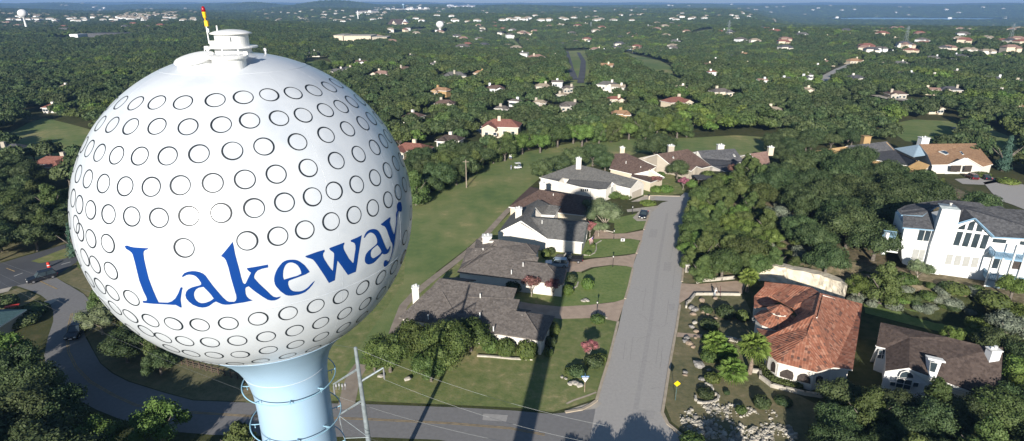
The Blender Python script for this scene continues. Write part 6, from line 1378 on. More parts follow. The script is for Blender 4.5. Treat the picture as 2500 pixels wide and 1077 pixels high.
# ------------------------------------------------------------------ woodland
CLEAR = [[P(x, y) for x, y in poly] for poly in [
  [(840, 905), (985, 690), (1003, 482), (1080, 452), (1180, 402), (1250, 374), (1330, 358), (1420, 343), (1560, 334), (1700, 334), (1800, 328), (1925, 338), (1932, 366), (1990, 360), (2090, 350), (2200, 360), (2300, 380), (2420, 420), (2600, 470), (2700, 700), (2600, 1300), (-300, 1300), (-300, 470), (0, 420), (60, 430), (180, 460), (800, 480)],
  [(-300, 500), (-300, 1300), (2700, 1300), (2700, 480), (2500, 430), (2440, 420), (2180, 360), (1500, 400), (1000, 470), (600, 480), (200, 470), (0, 470)],
  [(10, 352), (25, 325), (70, 298), (110, 286), (190, 306), (235, 318), (270, 360), (180, 394), (60, 390)], [(2172, 330), (2185, 298), (2230, 290), (2330, 294), (2352, 330), (2340, 368), (2280, 372), (2200, 366)],
  [(2358, 318), (2400, 306), (2480, 338), (2500, 372), (2480, 415), (2420, 385), (2376, 360)], [(740, 148), (790, 145), (830, 158), (800, 181), (740, 178)],
  [(1514, 134), (1530, 127), (1580, 140), (1616, 148), (1646, 164), (1648, 186), (1674, 200), (1664, 217), (1622, 210), (1594, 188), (1556, 168), (1528, 149)],
  [(1206, 86), (1232, 80), (1250, 90), (1266, 104), (1284, 122), (1270, 131), (1246, 110), (1221, 97)], [(1374, 122), (1432, 122), (1444, 160), (1440, 236), (1392, 236), (1382, 180)], [(2140, 236), (2180, 240), (2250, 244), (2250, 262), (2140, 262)],
  [(1990, 226), (2008, 186), (2046, 164), (2090, 152), (2096, 168), (2062, 184), (2036, 206), (2020, 232)], [(2056, 240), (2090, 246), (2180, 236), (2250, 246), (2250, 258), (2180, 276), (2130, 270), (2080, 258)],
  [(1684, 82), (1740, 70), (1744, 82), (1700, 90)], [(935, 84), (1010, 70), (1055, 70), (1000, 90), (960, 96)], [(1150, 306), (1195, 314), (1215, 335), (1190, 340), (1150, 320)], [(2455, 114), (2480, 103), (2510, 98), (2510, 106), (2480, 112), (2462, 120)], [(820, 98), (940, 94), (960, 104), (820, 112)], [(868, 28), (926, 28), (930, 38), (864, 40)], [(900, 18), (1050, 20), (1052, 28), (905, 28)], [(1088, 16), (1162, 14), (1162, 23), (1090, 25)]]]
CLEAR.append([P(x, y, -57) for x, y in lk] )
CLEAR = [([(p.x, p.y) for p in c], min(p.x for p in c), max(p.x for p in c), min(p.y for p in c), max(p.y for p in c)) for c in CLEAR]
grid = {}
for (x, y, r_) in HB: 
    for ky in range(int((y - 60) // 60), int((y + 60) // 60) + 1):
        for kx in range(int((x - 60) // 60), int((x + 60) // 60) + 1): grid.setdefault((kx, ky), []).append((x, y, r_))
def free(x, y, r_):
    for c, x0, x1, y0, y1 in CLEAR:
        if x0 < x < x1 and y0 < y < y1 and inside((x, y), c): return False
    for (a, b, q) in grid.get((int(x // 60), int(y // 60)), ()):
        # clear the house plot and the stretch of garden in front of it
        if abs(x - a) < q + r_ * .5 and -q * (1.0 if q > 9.5 or b < 700 else .5) - r_ - (min(16, 5 + b / 60) if q > 9.5 or b < 700 else 2) < y - b < q * .8 + r_ * .4: return False
    return True
r3 = random.Random(99); pts = []
def scatter(d0, d1, sp, rlo, rhi):
    y = d0
    while y < d1:
        hw = y * 1.02 + 60; n = int(2 * hw / sp)
        for k in range(n):
            x = -hw + (k + r3.random()) * sp; yy = y + r3.uniform(-.5, .5) * sp
            q = r3.uniform(rlo, rhi) * (1.15 if r3.random() < .12 else 1)
            if r3.random() < .04 + .10 * (noise.noise(Vector((x / 90, yy / 90, 5))) > .25): continue
            if x > 1.02 * yy + 60 or not free(x, yy, q): continue
            if yy < 260 and any((x - a) ** 2 + (yy - b) ** 2 < (.55 * (q + c)) ** 2 for a, b, c in TREES[-2000:]): continue
            if yy > 1800 and x / yy > .5 and abs(yy - 3300) < 800 and x > 1500: pass
            kd = noise.noise(Vector((x / 55, yy / 55, 1))) + r3.uniform(-.25, .25)
            pts.append((x, yy, q, 'lowoak' if kd < .22 else 'lowcedar' if kd < .55 else 'lowbright'))
        y += sp * .86
scatter(150, 900, 6.6, 3.0, 4.8); scatter(900, 1900, 8.5, 3.6, 5.6); scatter(1900, 3400, 13, 5.5, 8.0); scatter(3400, 6500, 20, 7.5, 10)
pts.sort(key=lambda t: t[1] + abs(t[0]) * .2)
NOBJ = max(20, 300 - len(TREES)); shown = 0; rest = []; protos = {}
for t in pts:
    if shown < NOBJ:
        q = proj((t[0], t[1], ter(t[0], t[1]) + 4))
        if -20 < q[0] < 2520 and 0 < q[1] < 1077 and ((q[0] - 590) ** 2 + (q[1] - 510) ** 2 > 400 ** 2):
            side = 'left of the tank' if q[0] < 590 else 'beyond the fairway, centre' if q[0] < 1700 else 'behind the right hand houses'
            kd = {'lowoak': 'dark rounded oak', 'lowcedar': 'olive green cedar', 'lowbright': 'bright green tree'}[t[3]]
            o = plant_tree(t[3], t[0], t[1], t[2], f'{kd} at the near edge of the woodland {side}', f'{kd}s of the woodland {side}', shown); shown += 1
            for c in o.children:
                if c.name.startswith('crown'): protos[c.data.name] = c
            continue
    rest.append(t)
print('FOREST', len(pts), shown, list(protos))
kinds = {}
for k, c in protos.items(): kinds.setdefault({'low_oak_crown': 'lowoak', 'low_cedar_crown': 'lowcedar', 'low_bright_crown': 'lowbright'}[k.split('.')[0]], []).append(c)
order = [(k, c) for k in kinds for c in kinds[k]]
me = bpy.data.meshes.new('woodland'); vs = []; sc_a = []; rot_a = []; id_a = []
for (x, y, q, k) in rest:
    opts = [i for i, (kk, c) in enumerate(order) if kk == k] or [0]
    vs.append((x, y, ter(x, y) - .1)); sc_a.append(q / BR[k]); rot_a.append(r3.uniform(0, 6.283)); id_a.append(r3.choice(opts))
me.from_pydata(vs, [], [])
for nm, ty, da in (('tsize', 'FLOAT', sc_a), ('trot', 'FLOAT', rot_a), ('tkind', 'INT', id_a)):
    at = me.attributes.new(nm, ty, 'POINT'); at.data.foreach_set('value', da)
wo = bpy.data.objects.new('woodland', me); link(wo); tag(wo, 'dark green oak and cedar woodland stretching to the horizon', 'woodland', kind='stuff')
ng = bpy.data.node_groups.new('woodland', 'GeometryNodeTree'); ng.interface.new_socket('Geometry', in_out='INPUT', socket_type='NodeSocketGeometry'); ng.interface.new_socket('Geometry', in_out='OUTPUT', socket_type='NodeSocketGeometry')
gi = ng.nodes.new('NodeGroupInput'); go = ng.nodes.new('NodeGroupOutput'); jn = ng.nodes.new('GeometryNodeJoinGeometry'); ng.links.new(jn.outputs[0], go.inputs[0])
def attr(n_, t_):
    a = ng.nodes.new('GeometryNodeInputNamedAttribute'); a.data_type = t_; a.inputs['Name'].default_value = n_; return a.outputs['Attribute']
for i, (k, c) in enumerate(order):
    ob = ng.nodes.new('GeometryNodeObjectInfo'); ob.inputs['Object'].default_value = c; ob.inputs['As Instance'].default_value = True; ob.transform_space = 'ORIGINAL'
    ip = ng.nodes.new('GeometryNodeInstanceOnPoints'); cmp_ = ng.nodes.new('FunctionNodeCompare'); cmp_.data_type = 'INT'; cmp_.operation = 'EQUAL'
    ng.links.new(attr('tkind', 'INT'), cmp_.inputs[2]); cmp_.inputs[3].default_value = i
    ng.links.new(gi.outputs[0], ip.inputs['Points']); ng.links.new(cmp_.outputs[0], ip.inputs['Selection']); ng.links.new(ob.outputs['Geometry'], ip.inputs['Instance'])
    cr = ng.nodes.new('ShaderNodeCombineXYZ'); ng.links.new(attr('trot', 'FLOAT'), cr.inputs[2]); ng.links.new(cr.outputs[0], ip.inputs['Rotation']); ng.links.new(attr('tsize', 'FLOAT'), ip.inputs['Scale'])
    ng.links.new(ip.outputs[0], jn.inputs[0])
md = wo.modifiers.new('grow', 'NODES'); md.node_group = ng

# ------------------------------------------------------------------ palms
def palm(px, py, h_, r_, label, seed):
    p = P(px, py, 0); z0 = 0; rr = random.Random(seed); t = thing('palm_tree', label, 'palm', p, 0, 'fan palms in the rock garden')
    mb = MB(); mb.tube([(0, 0, -.3), (0, 0, 0), (.05, 0, h_ * .5), (.08, .02, h_)], [.42, .34, .24, .22], 10)
    for k in range(int(h_ / .22)): mb.lathe([(.27 + .05 * (k % 2) - .02 * k * .22 / h_, k * .22), (.24, k * .22 + .1)], (.03, 0, .1), 9)
    mb.obj('trunk', 'palm_bark', t)
    mb = MB()
    for k in range(30):
        az = k * 2.399; el = R(75 - 105 * (k / 30) + rr.uniform(-8, 8)); st = Vector((.08, .02, h_)); d = Vector((math.cos(az) * math.cos(el), math.sin(az) * math.cos(el), math.sin(el)))
        hub = st + d * r_ * .45; hub.z -= .12 * r_ * (k / 30); mb.tube([st, hub], [.035, .02], 4)
        sd = d.cross(Vector((0, 0, 1))).normalized(); up_ = sd.cross(d).normalized(); n = 13
        for j in range(n):
            a = R(-105 + 210 * j / (n - 1)); L_ = r_ * .62 * (1 - .25 * abs(a) / 2) * rr.uniform(.9, 1.05); dd = (d * math.cos(a) + sd * math.sin(a)).normalized(); w_ = (sd * math.cos(a) - d * math.sin(a)) * .085
            m1 = hub + dd * L_ * .55 + up_ * .05; e = hub + dd * L_ - Vector((0, 0, L_ * .3))
            mb.add([hub, m1 + w_, e, m1 - w_], [(0, 1, 2), (0, 2, 3)])
    mb.obj('crown', 'leaf_palm', t); return t
palm(1823, 712, 3.0, 2.0, 'fan palm at the end of the brick drive behind the tiled house', 1)
palm(1830, 912, 4.6, 2.4, 'tallest fan palm, with a thick bare trunk, beside the arched bay', 2)
palm(1742, 862, 1.9, 2.1, 'bushy fan palm left of the tallest palm', 3)
palm(1784, 930, 1.8, 2.2, 'short fan palm nearest the round cactus bed', 4)
palm(1772, 882, 1.6, 1.7, 'small fan palm tucked between two larger palms', 5)

# ------------------------------------------------------------------ shrubs and hedges
def shrub_mesh(name, m, seed, boxy=False, leaves=700, ls=.11):
    rr = random.Random(seed); v = []; f = []
    for i in range(7):
        la = math.pi * (i / 6 - .5)
        for k in range(10):
            lo = 2 * math.pi * k / 10; q = .82 * (1 + rr.uniform(-.06, .06)); v.append((q * math.cos(la) * math.cos(lo), q * math.cos(la) * math.sin(lo), .85 * (.5 + .5 * math.sin(la)) * 1.0))
    for i in range(6):
        for k in range(10): k2 = (k + 1) % 10; f.append((i * 10 + k, i * 10 + k2, i * 10 + 10 + k2, i * 10 + 10 + k))
    for j in range(leaves):
        u = rr.uniform(-.9, 1); ph = rr.uniform(0, 6.283); q = math.sqrt(max(0, 1 - u * u)); n = Vector((q * math.cos(ph), q * math.sin(ph), u))
        if boxy: q = max(abs(n.x), abs(n.y)); n2_ = Vector((n.x, n.y, n.z)) * (1 / max(.75, max(q, abs(n.z)))) ; c = Vector((n2_.x * .95, n2_.y * .95, .5 + .5 * n2_.z))
        else: bmp = 1 + .16 * noise.noise(n * 2.2 + Vector((seed, 0, 0))); c = Vector((n.x * .93 * bmp, n.y * .93 * bmp, .48 + .5 * n.z * bmp))
        nn = (n + Vector((rr.gauss(0, .4), rr.gauss(0, .4), rr.gauss(0, .4)))).normalized(); t1 = nn.orthogonal().normalized(); t2 = nn.cross(t1); s_ = ls * rr.uniform(.6, 1.4); o = len(v)
        v += [tuple(c + t1 * s_), tuple(c + t2 * s_ * .7), tuple(c - t1 * s_), tuple(c - t2 * s_ * .7)]; f.append((o, o + 1, o + 2, o + 3))
    me = bpy.data.meshes.new(name); me.from_pydata(v, [], f); me.materials.append(MATS[m]); return me
SM = {k: shrub_mesh('shrub', m, 5 + i) for i, (k, m) in enumerate([('g', 'leaf_sun'), ('b', 'leaf_bright'), ('d', 'leaf_oak'), ('m', 'leaf_myrtle'), ('p', 'leaf_pink'), ('s', 'leaf_grey')])}
SM['h'] = shrub_mesh('clipped_hedge', 'leaf_cedar', 20, True, 1100, .07)
def shrub(k, px, py, r_, h_, label, name='shrub', cat='shrub', group=None, ry=None):
    p = P(px, py); o = bpy.data.objects.new(name, SM[k]); link(o); o.location = p - Vector((0, 0, .05)); o.scale = (r_, ry or r_, h_); o.rotation_euler = (0, 0, (px * 1.3) % 3); tag(o, label, cat, group); return o
for i, (px, py, r_, h_, lb) in enumerate([(1287, 872, 1.75, 2.7, 'rounded clipped hedge at the front corner of the nearest house'), (1236, 866, 1.55, 2.6, 'middle clipped hedge of the three below the white wall'), (1198, 858, 1.4, 2.5, 'clipped hedge next to the big oaks below the white wall')]):
    shrub('g', px, py, r_, h_, lb, 'hedge', 'hedge')
shrub('g', 1350, 818, 1.1, 2.3, 'tall shrub against the street end of the nearest house'); shrub('d', 1344, 845, .9, 1.8, 'dark shrub below the street end of the nearest house'); shrub('g', 1340, 868, .7, 1.2, 'low shrub at the hedge corner, on the lawn edge')
for d in [('b', 1434, 704, 1.25, 2.0, 'round bright bush alone on the middle front lawn'), ('b', 1386, 718, 1.1, 1.8, 'bright round bush beside the second house'), ('d', 1396, 690, 1.0, 1.7, 'dark bush by the second garage'), ('d', 1254, 712, 1.5, 2.2, 'dark green bush left of the bronze crape myrtle'), ('g', 1275, 690, 1.2, 1.8, 'green bush behind the bronze crape myrtle'),
          ('g', 1332, 628, 1.1, 1.8, 'bright shrub between the second house and the silver car'), ('d', 1345, 620, .9, 1.5, 'small dark shrub beside the silver car'), ('g', 1436, 622, .7, .9, 'low shrub at the wall of the house with the flag'), ('g', 1447, 604, .7, .9, 'low shrub below the pink flag'),
          ('g', 1459, 786, 1.3, 1.3, 'spreading bush around the lamp by the lowest driveway'), ('d', 1408, 915, 1.3, 1.3, 'dark bush in the white stone bed behind the street sign'), ('g', 1392, 912, .9, .9, 'green bush at the left of the white stone bed'), ('d', 1450, 892, 1.5, 1.4, 'dark shrub under the pink crape myrtle'), ('g', 1466, 880, 1.0, 1.1, 'bright shrub right of the pink crape myrtle'),
          ('g', 1496, 482, 2.6, 2.0, 'rounded shrub below the arched window of the white house'), ('g', 1522, 486, 1.0, 1.2, 'small ball shrub beside the garage'), ('g', 1532, 486, 1.1, 1.2, 'ball shrub nearest the garage corner'), ('b', 1582, 500, 2.2, 1.1, 'flat clipped shrub on the grass island'),
          ('b', 1602, 468, 2.0, 1.6, 'pale green shrub by the cream house'), ('b', 1626, 468, 2.2, 1.8, 'yellow green shrub under the street end trees'), ('b', 1688, 456, 1.8, 2.0, 'bright shrub beside the pergola'), ('g', 1612, 432, 1.6, 1.6, 'shrub by the tan gable window'), ('g', 1728, 432, 2.0, 1.8, 'shrub by the white gable of the slate roofed house'), ('g', 1760, 440, 2.4, 1.8, 'green shrub in front of the white gable, nearer the grove'),
          ('d', 1725, 762, 1.1, 1.1, 'green bush in the upper rock garden'), ('d', 1770, 772, 1.7, 1.9, 'dark round bush by the tiled house entrance'), ('g', 1812, 780, 1.2, 1.7, 'clipped round bush beside the tiled house entrance'), ('d', 1732, 802, 1.6, 1.5, 'dark spreading bush in the middle of the rock garden'), ('g', 1738, 836, 1.7, 1.2, 'dense bush at the foot of the bushy palm'), ('g', 1732, 878, 1.5, 1.3, 'dense green bush below the bushy palm'),
          ('g', 1738, 930, 1.2, 1.2, 'round bush beside the dark boulder in the rock garden'), ('d', 1774, 962, .45, .6, 'tiny dark shrub on the bare lawn'), ('g', 1808, 1006, .8, .9, 'yellow green shrub at the edge of the rubble'), ('d', 1858, 992, 1.2, 1.5, 'dark upright shrub right of the rubble top'), ('d', 1912, 984, 1.2, .8, 'low dark shrub in a mulched ring below the arched bay'), ('g', 1690, 1085, 1.6, 1.2, 'bush at the bottom edge beside the kerb'),
          ('d', 1722, 966, 1.2, .9, 'prickly shrub in the round stone bed'), ('d', 85, 765, 2.4, 1.6, 'green hedge bush beside the road bend at far left'), ('d', 60, 790, 2.4, 1.6, 'dark hedge bush beside the teal roof'), ('d', 12, 745, 2.2, 1.6, 'bush on the corner verge at the left edge'),
          ('g', 2395, 432, 2.6, 1.6, 'clipped shrub beside the parked cars at upper right'), ('d', 2260, 432, 2.6, 2.2, 'dark shrub left of the double garage'), ('g', 2200, 420, 2.2, 1.8, 'leafy shrub below the ochre gable'), ('b', 2460, 448, 3.0, 1.5, 'bright green hedge at the far right lane'), ('g', 2330, 714, 2.2, 1.6, 'bush on the slope below the tall white house'), ('s', 1905, 505, 1.8, 1.6, 'grey shrub on the bare slope'),
          ('g', 2210, 690, 2.0, 1.6, 'leafy bush at the base of the tall white house'), ('g', 2420, 745, 2.6, 2.2, 'leafy bush below the lower deck'), ('b', 2200, 735, 1.6, 1.0, 'bright low shrub on the back lawn slope')]:
    shrub(*d)
rs = random.Random(41)
for i in range(46):
    px, py = rs.uniform(2075, 2420), rs.uniform(690, 770)
    if py < 688 + (px - 2075) * .06 or py > 742 + (px - 2075) * .13: continue
    k = rs.choice('ssgds'); shrub(k, px, py, rs.uniform(.7, 1.7), rs.uniform(.7, 1.4), {'s': 'dry grey shrub', 'g': 'green shrub', 'd': 'dark shrub'}[k] + ' in the brush between the brown roof and the tall white house', group='shrubs in the brush below the tall white house')
for i in range(26):
    px, py = rs.uniform(1850, 1960), rs.uniform(520, 640); shrub('s' if i % 3 else 'g', px, py, rs.uniform(.8, 1.8), rs.uniform(.8, 1.6), 'grey green shrub on the bare slope inside the grove' if i % 3 else 'green shrub on the bare slope inside the grove', group='shrubs on the bare slope')
# hedge following the arched bay
hp = [(1835, 880), (1855, 890), (1870, 912), (1884, 930), (1905, 940), (1930, 947), (1955, 950)]
hv = [P(x, y, 0) for x, y in hp]; mb = MB()
t = thing('hedge', 'low clipped hedge curving below the arched bay of the tiled house', 'hedge', hv[3])
mb = MB(); rr = random.Random(2); l = hv[3]
for a, b in zip(hv, hv[1:]):
    for i in range(5):
        q = a.lerp(b, i / 5) - l; mb.box(q + Vector((0, 0, .35)), (.8, .8, .7), rr.uniform(0, 3), taper=.85)
        for j in range(40):
            c = q + Vector((rr.uniform(-.5, .5), rr.uniform(-.5, .5), rr.uniform(.3, .85))); s_ = .1; n = Vector((rr.gauss(0, 1), rr.gauss(0, 1), rr.gauss(.6, 1))).normalized(); t1 = n.orthogonal() * s_; t2 = n.cross(t1); mb.add([c + t1, c + t2, c - t1, c - t2], [(0, 1, 2, 3)])
mb.obj('foliage', 'leaf_cedar', t)

# ------------------------------------------------------------------ rocks
def rock_mesh(seed, m):
    rr = random.Random(seed); bm = bmesh.new(); bmesh.ops.create_icosphere(bm, subdivisions=2, radius=1)
    for v in bm.verts:
        n = v.co.copy(); v.co = n * (1 + .35 * noise.noise(n * 1.3 + Vector((seed * 3.1, 0, 0))) + .12 * noise.noise(n * 4 + Vector((seed, 5, 0)))); v.co.z = v.co.z * .62
    me = bpy.data.meshes.new('boulder'); bm.to_mesh(me); bm.free(); me.materials.append(MATS[m]); return me
RK = [rock_mesh(i, m) for i, m in enumerate(['rock_grey', 'rock_grey', 'rock_tan', 'stone_white', 'rock_grey', 'rock_tan'])]
def rock(i, px, py, r_, label, group=None, z=.5):
    p = P(px, py, 0); o = bpy.data.objects.new('boulder', RK[i]); link(o); o.location = p + Vector((0, 0, r_ * .3)); r_ *= .72; o.scale = (r_, r_ * .8, r_ * z * 1.6); o.rotation_euler = (0, 0, px * 2.1 % 6); tag(o, label, 'boulder', group)
N_ = crop(1630, 700, 5.985); N2_ = crop(1630, 880, 5.985)
g_ = 'boulders along the kerb side of the rock garden'
for i, (x, y, r_, lb) in enumerate([(345, 320, .9, 'flat angular boulder topmost in the line beside the kerb'), (395, 355, .9, 'grey slab boulder second from the top of the kerb line'), (375, 415, .75, 'pale boulder in the middle of the kerb line'), (395, 540, .7, 'pale boulder above the garden walk'), (350, 600, .7, 'grey boulder just above the garden walk'), (420, 665, .7, 'tan boulder at the garden walk end'),
        (275, 765, .7, 'grey boulder topmost of the clump below the garden walk'), (265, 815, .75, 'grey boulder left in the clump below the garden walk'), (315, 845, .85, 'largest boulder of the clump below the garden walk'), (370, 890, .6, 'tan boulder lowest in the clump below the garden walk'), (405, 755, .5, 'reddish boulder in the clump below the garden walk'),
        (540, 380, .85, 'pale round boulder beside the green bush'), (585, 412, .5, 'orange tan boulder beside the pale round one'), (700, 470, .5, 'small reddish boulder right of the dark bush'), (500, 215, .9, 'flat stone at the top of the rock garden'), (695, 180, .7, 'flat stone below the standing person'), (860, 290, .5, 'small rock in the dark round bush')]):
    rock(i % 6 if 'red' not in lb and 'tan' not in lb else 2, *N_(x, y), r_, lb, g_)
for i, (x, y, r_, lb) in enumerate([(450, 90, 1.25, 'large dark flat boulder in the middle of the lower yard'), (255, 185, .6, 'small pale boulder right of the yellow sign'), (255, 225, .5, 'smallest pale boulder right of the yellow sign'), (505, 290, .7, 'grey boulder above the round stone bed'), (600, 150, .5, 'reddish rock beside the bush near the dark boulder')]): rock(i % 3, *N2_(x, y), r_, lb, g_, .4)
# rubble slope: more stones than anyone would count
rb_poly = [(1655, 1012), (1700, 990), (1760, 985), (1800, 990), (1860, 1000), (1885, 1000), (1930, 1040), (1955, 1077), (1960, 1110), (1700, 1110), (1680, 1060)]
wp = [P(x, y, 0) for x, y in rb_poly]; pl2 = [(p.x, p.y) for p in wp]; rr = random.Random(6); mb = MB(); x0, x1 = min(p[0] for p in pl2), max(p[0] for p in pl2); y0, y1 = min(p[1] for p in pl2), max(p[1] for p in pl2)
for _ in range(2400):
    x, y = rr.uniform(x0, x1), rr.uniform(y0, y1)
    if not inside((x, y), pl2): continue
    dense = noise.noise(Vector((x * .35, y * .35, 2))) ; 
    if rr.random() > .42 + dense * 1.6: continue
    s_ = rr.choice((.09, .11, .14, .18, .24, .38)) * rr.uniform(.7, 1.2); a = rr.uniform(0, 3); vs = []
    for k in range(6): vs.append((x + s_ * math.cos(a + k * 1.047) * rr.uniform(.7, 1.1), y + s_ * math.sin(a + k * 1.047) * rr.uniform(.6, 1), 0))
    tp = [(x + (v[0] - x) * .6, y + (v[1] - y) * .6, s_ * rr.uniform(.4, .8)) for v in vs]; mb.add(vs + tp, [(k, (k + 1) % 6, 6 + (k + 1) % 6, 6 + k) for k in range(6)] + [tuple(range(6, 12))])
tag(mb.obj('rubble', 'rubble'), 'pale rubble stones strewn over the bank at the bottom of the yard', 'rubble', kind='stuff')
# ringed stone bed (figure of eight) and white stone bed by the sign
rg = [N2_(x, y) for x, y in ((405, 545), (410, 590), (450, 625), (520, 638), (600, 632), (680, 615), (735, 580), (740, 535), (700, 505), (640, 480), (655, 430), (630, 385), (560, 355), (520, 360))]
wv = [P(x, y, 0) for x, y in rg]; mb = MB()
for a, b in zip(wv, wv[1:]):
    n = max(1, int((b - a).length / .3))
    for i in range(n):
        q = a.lerp(b, i / n); mb.box(q + Vector((0, 0, .16)), (.34, .26, .34), math.atan2((b - a).y, (b - a).x) + rr.uniform(-.1, .1))
tag(mb.obj('stone_border', 'stone_white'), 'curved white stone border round the cactus bed', 'border')
for i, (x, y, r_, lb) in enumerate([(1392, 939, .7, 'pale slab at the left of the bed behind the street sign'), (1404, 939, .9, 'white slab in the middle of the bed behind the street sign'), (1416, 944, .8, 'white slab just left of the street sign post'), (1372, 922, .4, 'small tan rock left of the white slabs'), (1381, 926, .4, 'small rock between the tan rock and the white slabs'),
       (1424, 737, .7, 'pale rock at the left of the small rock pile on the lawn'), (1434, 736, .65, 'pale rock at the right of the small rock pile on the lawn'), (1429, 733, .6, 'grey rock at the back of the small rock pile on the lawn'), (1480, 777, .35, 'pale rock by the lamp bush'), (930, 921, .7, 'pale flat rock below the left oaks'), (996, 928, .8, 'pale flat rock below the central oaks')]):
    rock(3, x, y, r_, lb, 'pale garden rocks', .35)
def border(px, w_, h_, m, label, cat='border', nm='garden_border'):
    o = strip(nm, px, w_, m, 0, h=h_); tag(o, label, cat); return o
border([(1165, 870), (1200, 872), (1250, 877), (1300, 879)], .3, .25, 'stone_white', 'pale stone edging below the clipped hedges')
border([(1420, 623), (1440, 624), (1452, 618), (1456, 610), (1455, 596), (1468, 588)], .2, .15, 'stone_white', 'curved white edging beside the house with the flag')
border([(1388, 712), (1398, 706), (1408, 700), (1412, 690)], .25, .2, 'stone_white', 'curved edging beside the bright bush of the second house')
border([(1474, 564), (1485, 565), (1497, 568)], .2, .2, 'stone_white', 'short white edging at the third driveway')
border([(1337, 868), (1345, 852), (1350, 838)], .25, .2, 'stone_white', 'short edging at the corner of the nearest house')

# ------------------------------------------------------------------ vehicles
def car(name, label, px, py, rz, paint, kind='suv', group=None, z=None):
    p = P(px, py, z); t = thing(name, label, 'truck' if kind == 'pickup' else 'car', p, rz, group)
    W = {'suv': 1.85, 'sedan': 1.8, 'pickup': 1.95}[kind]; L = {'suv': 4.7, 'sedan': 4.6, 'pickup': 5.6}[kind]; h = {'suv': .98, 'sedan': .82, 'pickup': 1.05}[kind]; H = {'suv': 1.72, 'sedan': 1.40, 'pickup': 1.80}[kind]
    hl = L / 2
    prof = {'suv': [(-hl, .35), (-hl, .9), (-hl + .1, h), (hl - 1.2, h), (hl - .15, .86), (hl, .7), (hl, .32)], 'sedan': [(-hl, .32), (-hl, .75), (-hl + .15, h + .02), (hl - 1.3, h), (hl - .2, .70), (hl, .58), (hl, .28)], 'pickup': [(-hl, .45), (-hl, h), (hl - 1.5, h), (hl - .2, .98), (hl, .85), (hl, .4)]}[kind]
    mb = MB(); n = len(prof); ws = [W / 2 - .06, W / 2, W / 2, W / 2 - .06]; vs = []
    for yy, f_ in ((-W / 2, .96), (-W / 2 + .08, 1), (W / 2 - .08, 1), (W / 2, .96)):
        for (x, z_) in prof: vs.append((x * (1 if abs(yy) < W / 2 - .01 else .985), yy, z_ - (0 if abs(yy) < W / 2 - .01 else .04 * (z_ > .6))))
    fs = [(j * n + i, j * n + (i + 1) % n, (j + 1) * n + (i + 1) % n, (j + 1) * n + i) for j in range(3) for i in range(n)] + [tuple(reversed(range(n))), tuple(range(3 * n, 4 * n))]
    mb.add(vs, fs); mb.obj('body', paint, t)
    c0, c1_, c2, c3 = {'suv': (-hl + .12, -hl + .45, hl - 2.0, hl - 1.35), 'sedan': (-hl + .75, -hl + 1.35, hl - 2.2, hl - 1.45), 'pickup': (-.55, -.4, hl - 2.2, hl - 1.6)}[kind]
    a, b = W / 2 - .08, W / 2 - .26
    gv = [(c0, -a, h - .02), (c3, -a, h - .02), (c3, a, h - .02), (c0, a, h - .02), (c1_, -b, H - .04), (c2, -b, H - .04), (c2, b, H - .04), (c1_, b, H - .04)]
    mb = MB(); mb.add(gv, [(0, 1, 5, 4), (1, 2, 6, 5), (2, 3, 7, 6), (3, 0, 4, 7), (4, 5, 6, 7)]); mb.obj('window', 'glass', t)
    mb = MB(); mb.box(((c1_ + c2) / 2, 0, H), (c2 - c1_ + .06, 2 * b + .04, .07)); mb.obj('roof', paint, t)
    mb = MB()
    for (i, j) in ((0, 4), (1, 5), (2, 6), (3, 7)): mb.tube([gv[i], gv[j]], .05, 5)
    for s_ in (-1, 1): mb.tube([((c0 + c3) / 2, s_ * a, h), ((c1_ + c2) / 2, s_ * b, H)], .045, 5)
    mb.obj('pillar', paint, t)
    for sx in (-1, 1):
        for sy in (-1, 1):
            q = Matrix.Rotation(math.pi / 2, 3, 'X'); mb = MB(); mb.lathe([(.20, -.12), (.33, -.12), (.345, -.06), (.345, .06), (.33, .12), (.20, .12)], (sx * (hl - .85), sy * (W / 2 - .08), .34), 16, axis=q); wl_ = mb.obj('wheel', 'tyre', t)
            mb = MB(); mb.lathe([(.2, -.125), (.05, -.14), (.05, .14), (.2, .125)], (sx * (hl - .85), sy * (W / 2 - .08), .34), 12, axis=q); mb.obj('rim', 'rim', wl_)
    for sy in (-1, 1):
        mb = MB(); mb.box((hl - .06, sy * (W / 2 - .28), .66), (.14, .36, .15)); mb.obj('headlight', 'lamp_glass', t); mb = MB(); mb.box((-hl - .0, sy * (W / 2 - .16), .80), (.08, .22, .22)); mb.obj('tail_light', 'tail_red', t)
    if kind == 'pickup': mb = MB(); mb.box((-hl + 1.15, 0, h - .01), (2.0, W - .3, .06)); mb.obj('bed', 'tyre', t)
    mb = MB(); mb.box((hl, 0, .45), (.1, .5, .13)); mb.obj('number_plate', 'sign_white', t)
    return t
car('parked_car', 'black sedan parked on the concrete apron beside the street', 1571, 529, R(-112), 'car_black', 'sedan')
car('parked_car', 'silver blue SUV parked in the tower shadow beside the second house', 1359, 650, R(175), 'car_silver', 'suv')
car('pickup_truck', 'black pickup parked against the white wall in the tower shadow', 1389, 638, R(172), 'car_black', 'pickup')
car('car', 'dark SUV waiting at the crossroad at the left edge', 104, 683, R(228), 'car_black', 'suv'); car('car', 'dark SUV driving in the shade of the road bend', 190, 815, R(-78), 'car_black', 'suv')
car('parked_car', 'dark red car parked left in front of the double garage', 2370, 436, R(82), 'car_red', 'suv', z=None); car('parked_car', 'black car parked right in front of the double garage', 2404, 437, R(78), 'car_black', 'sedan')
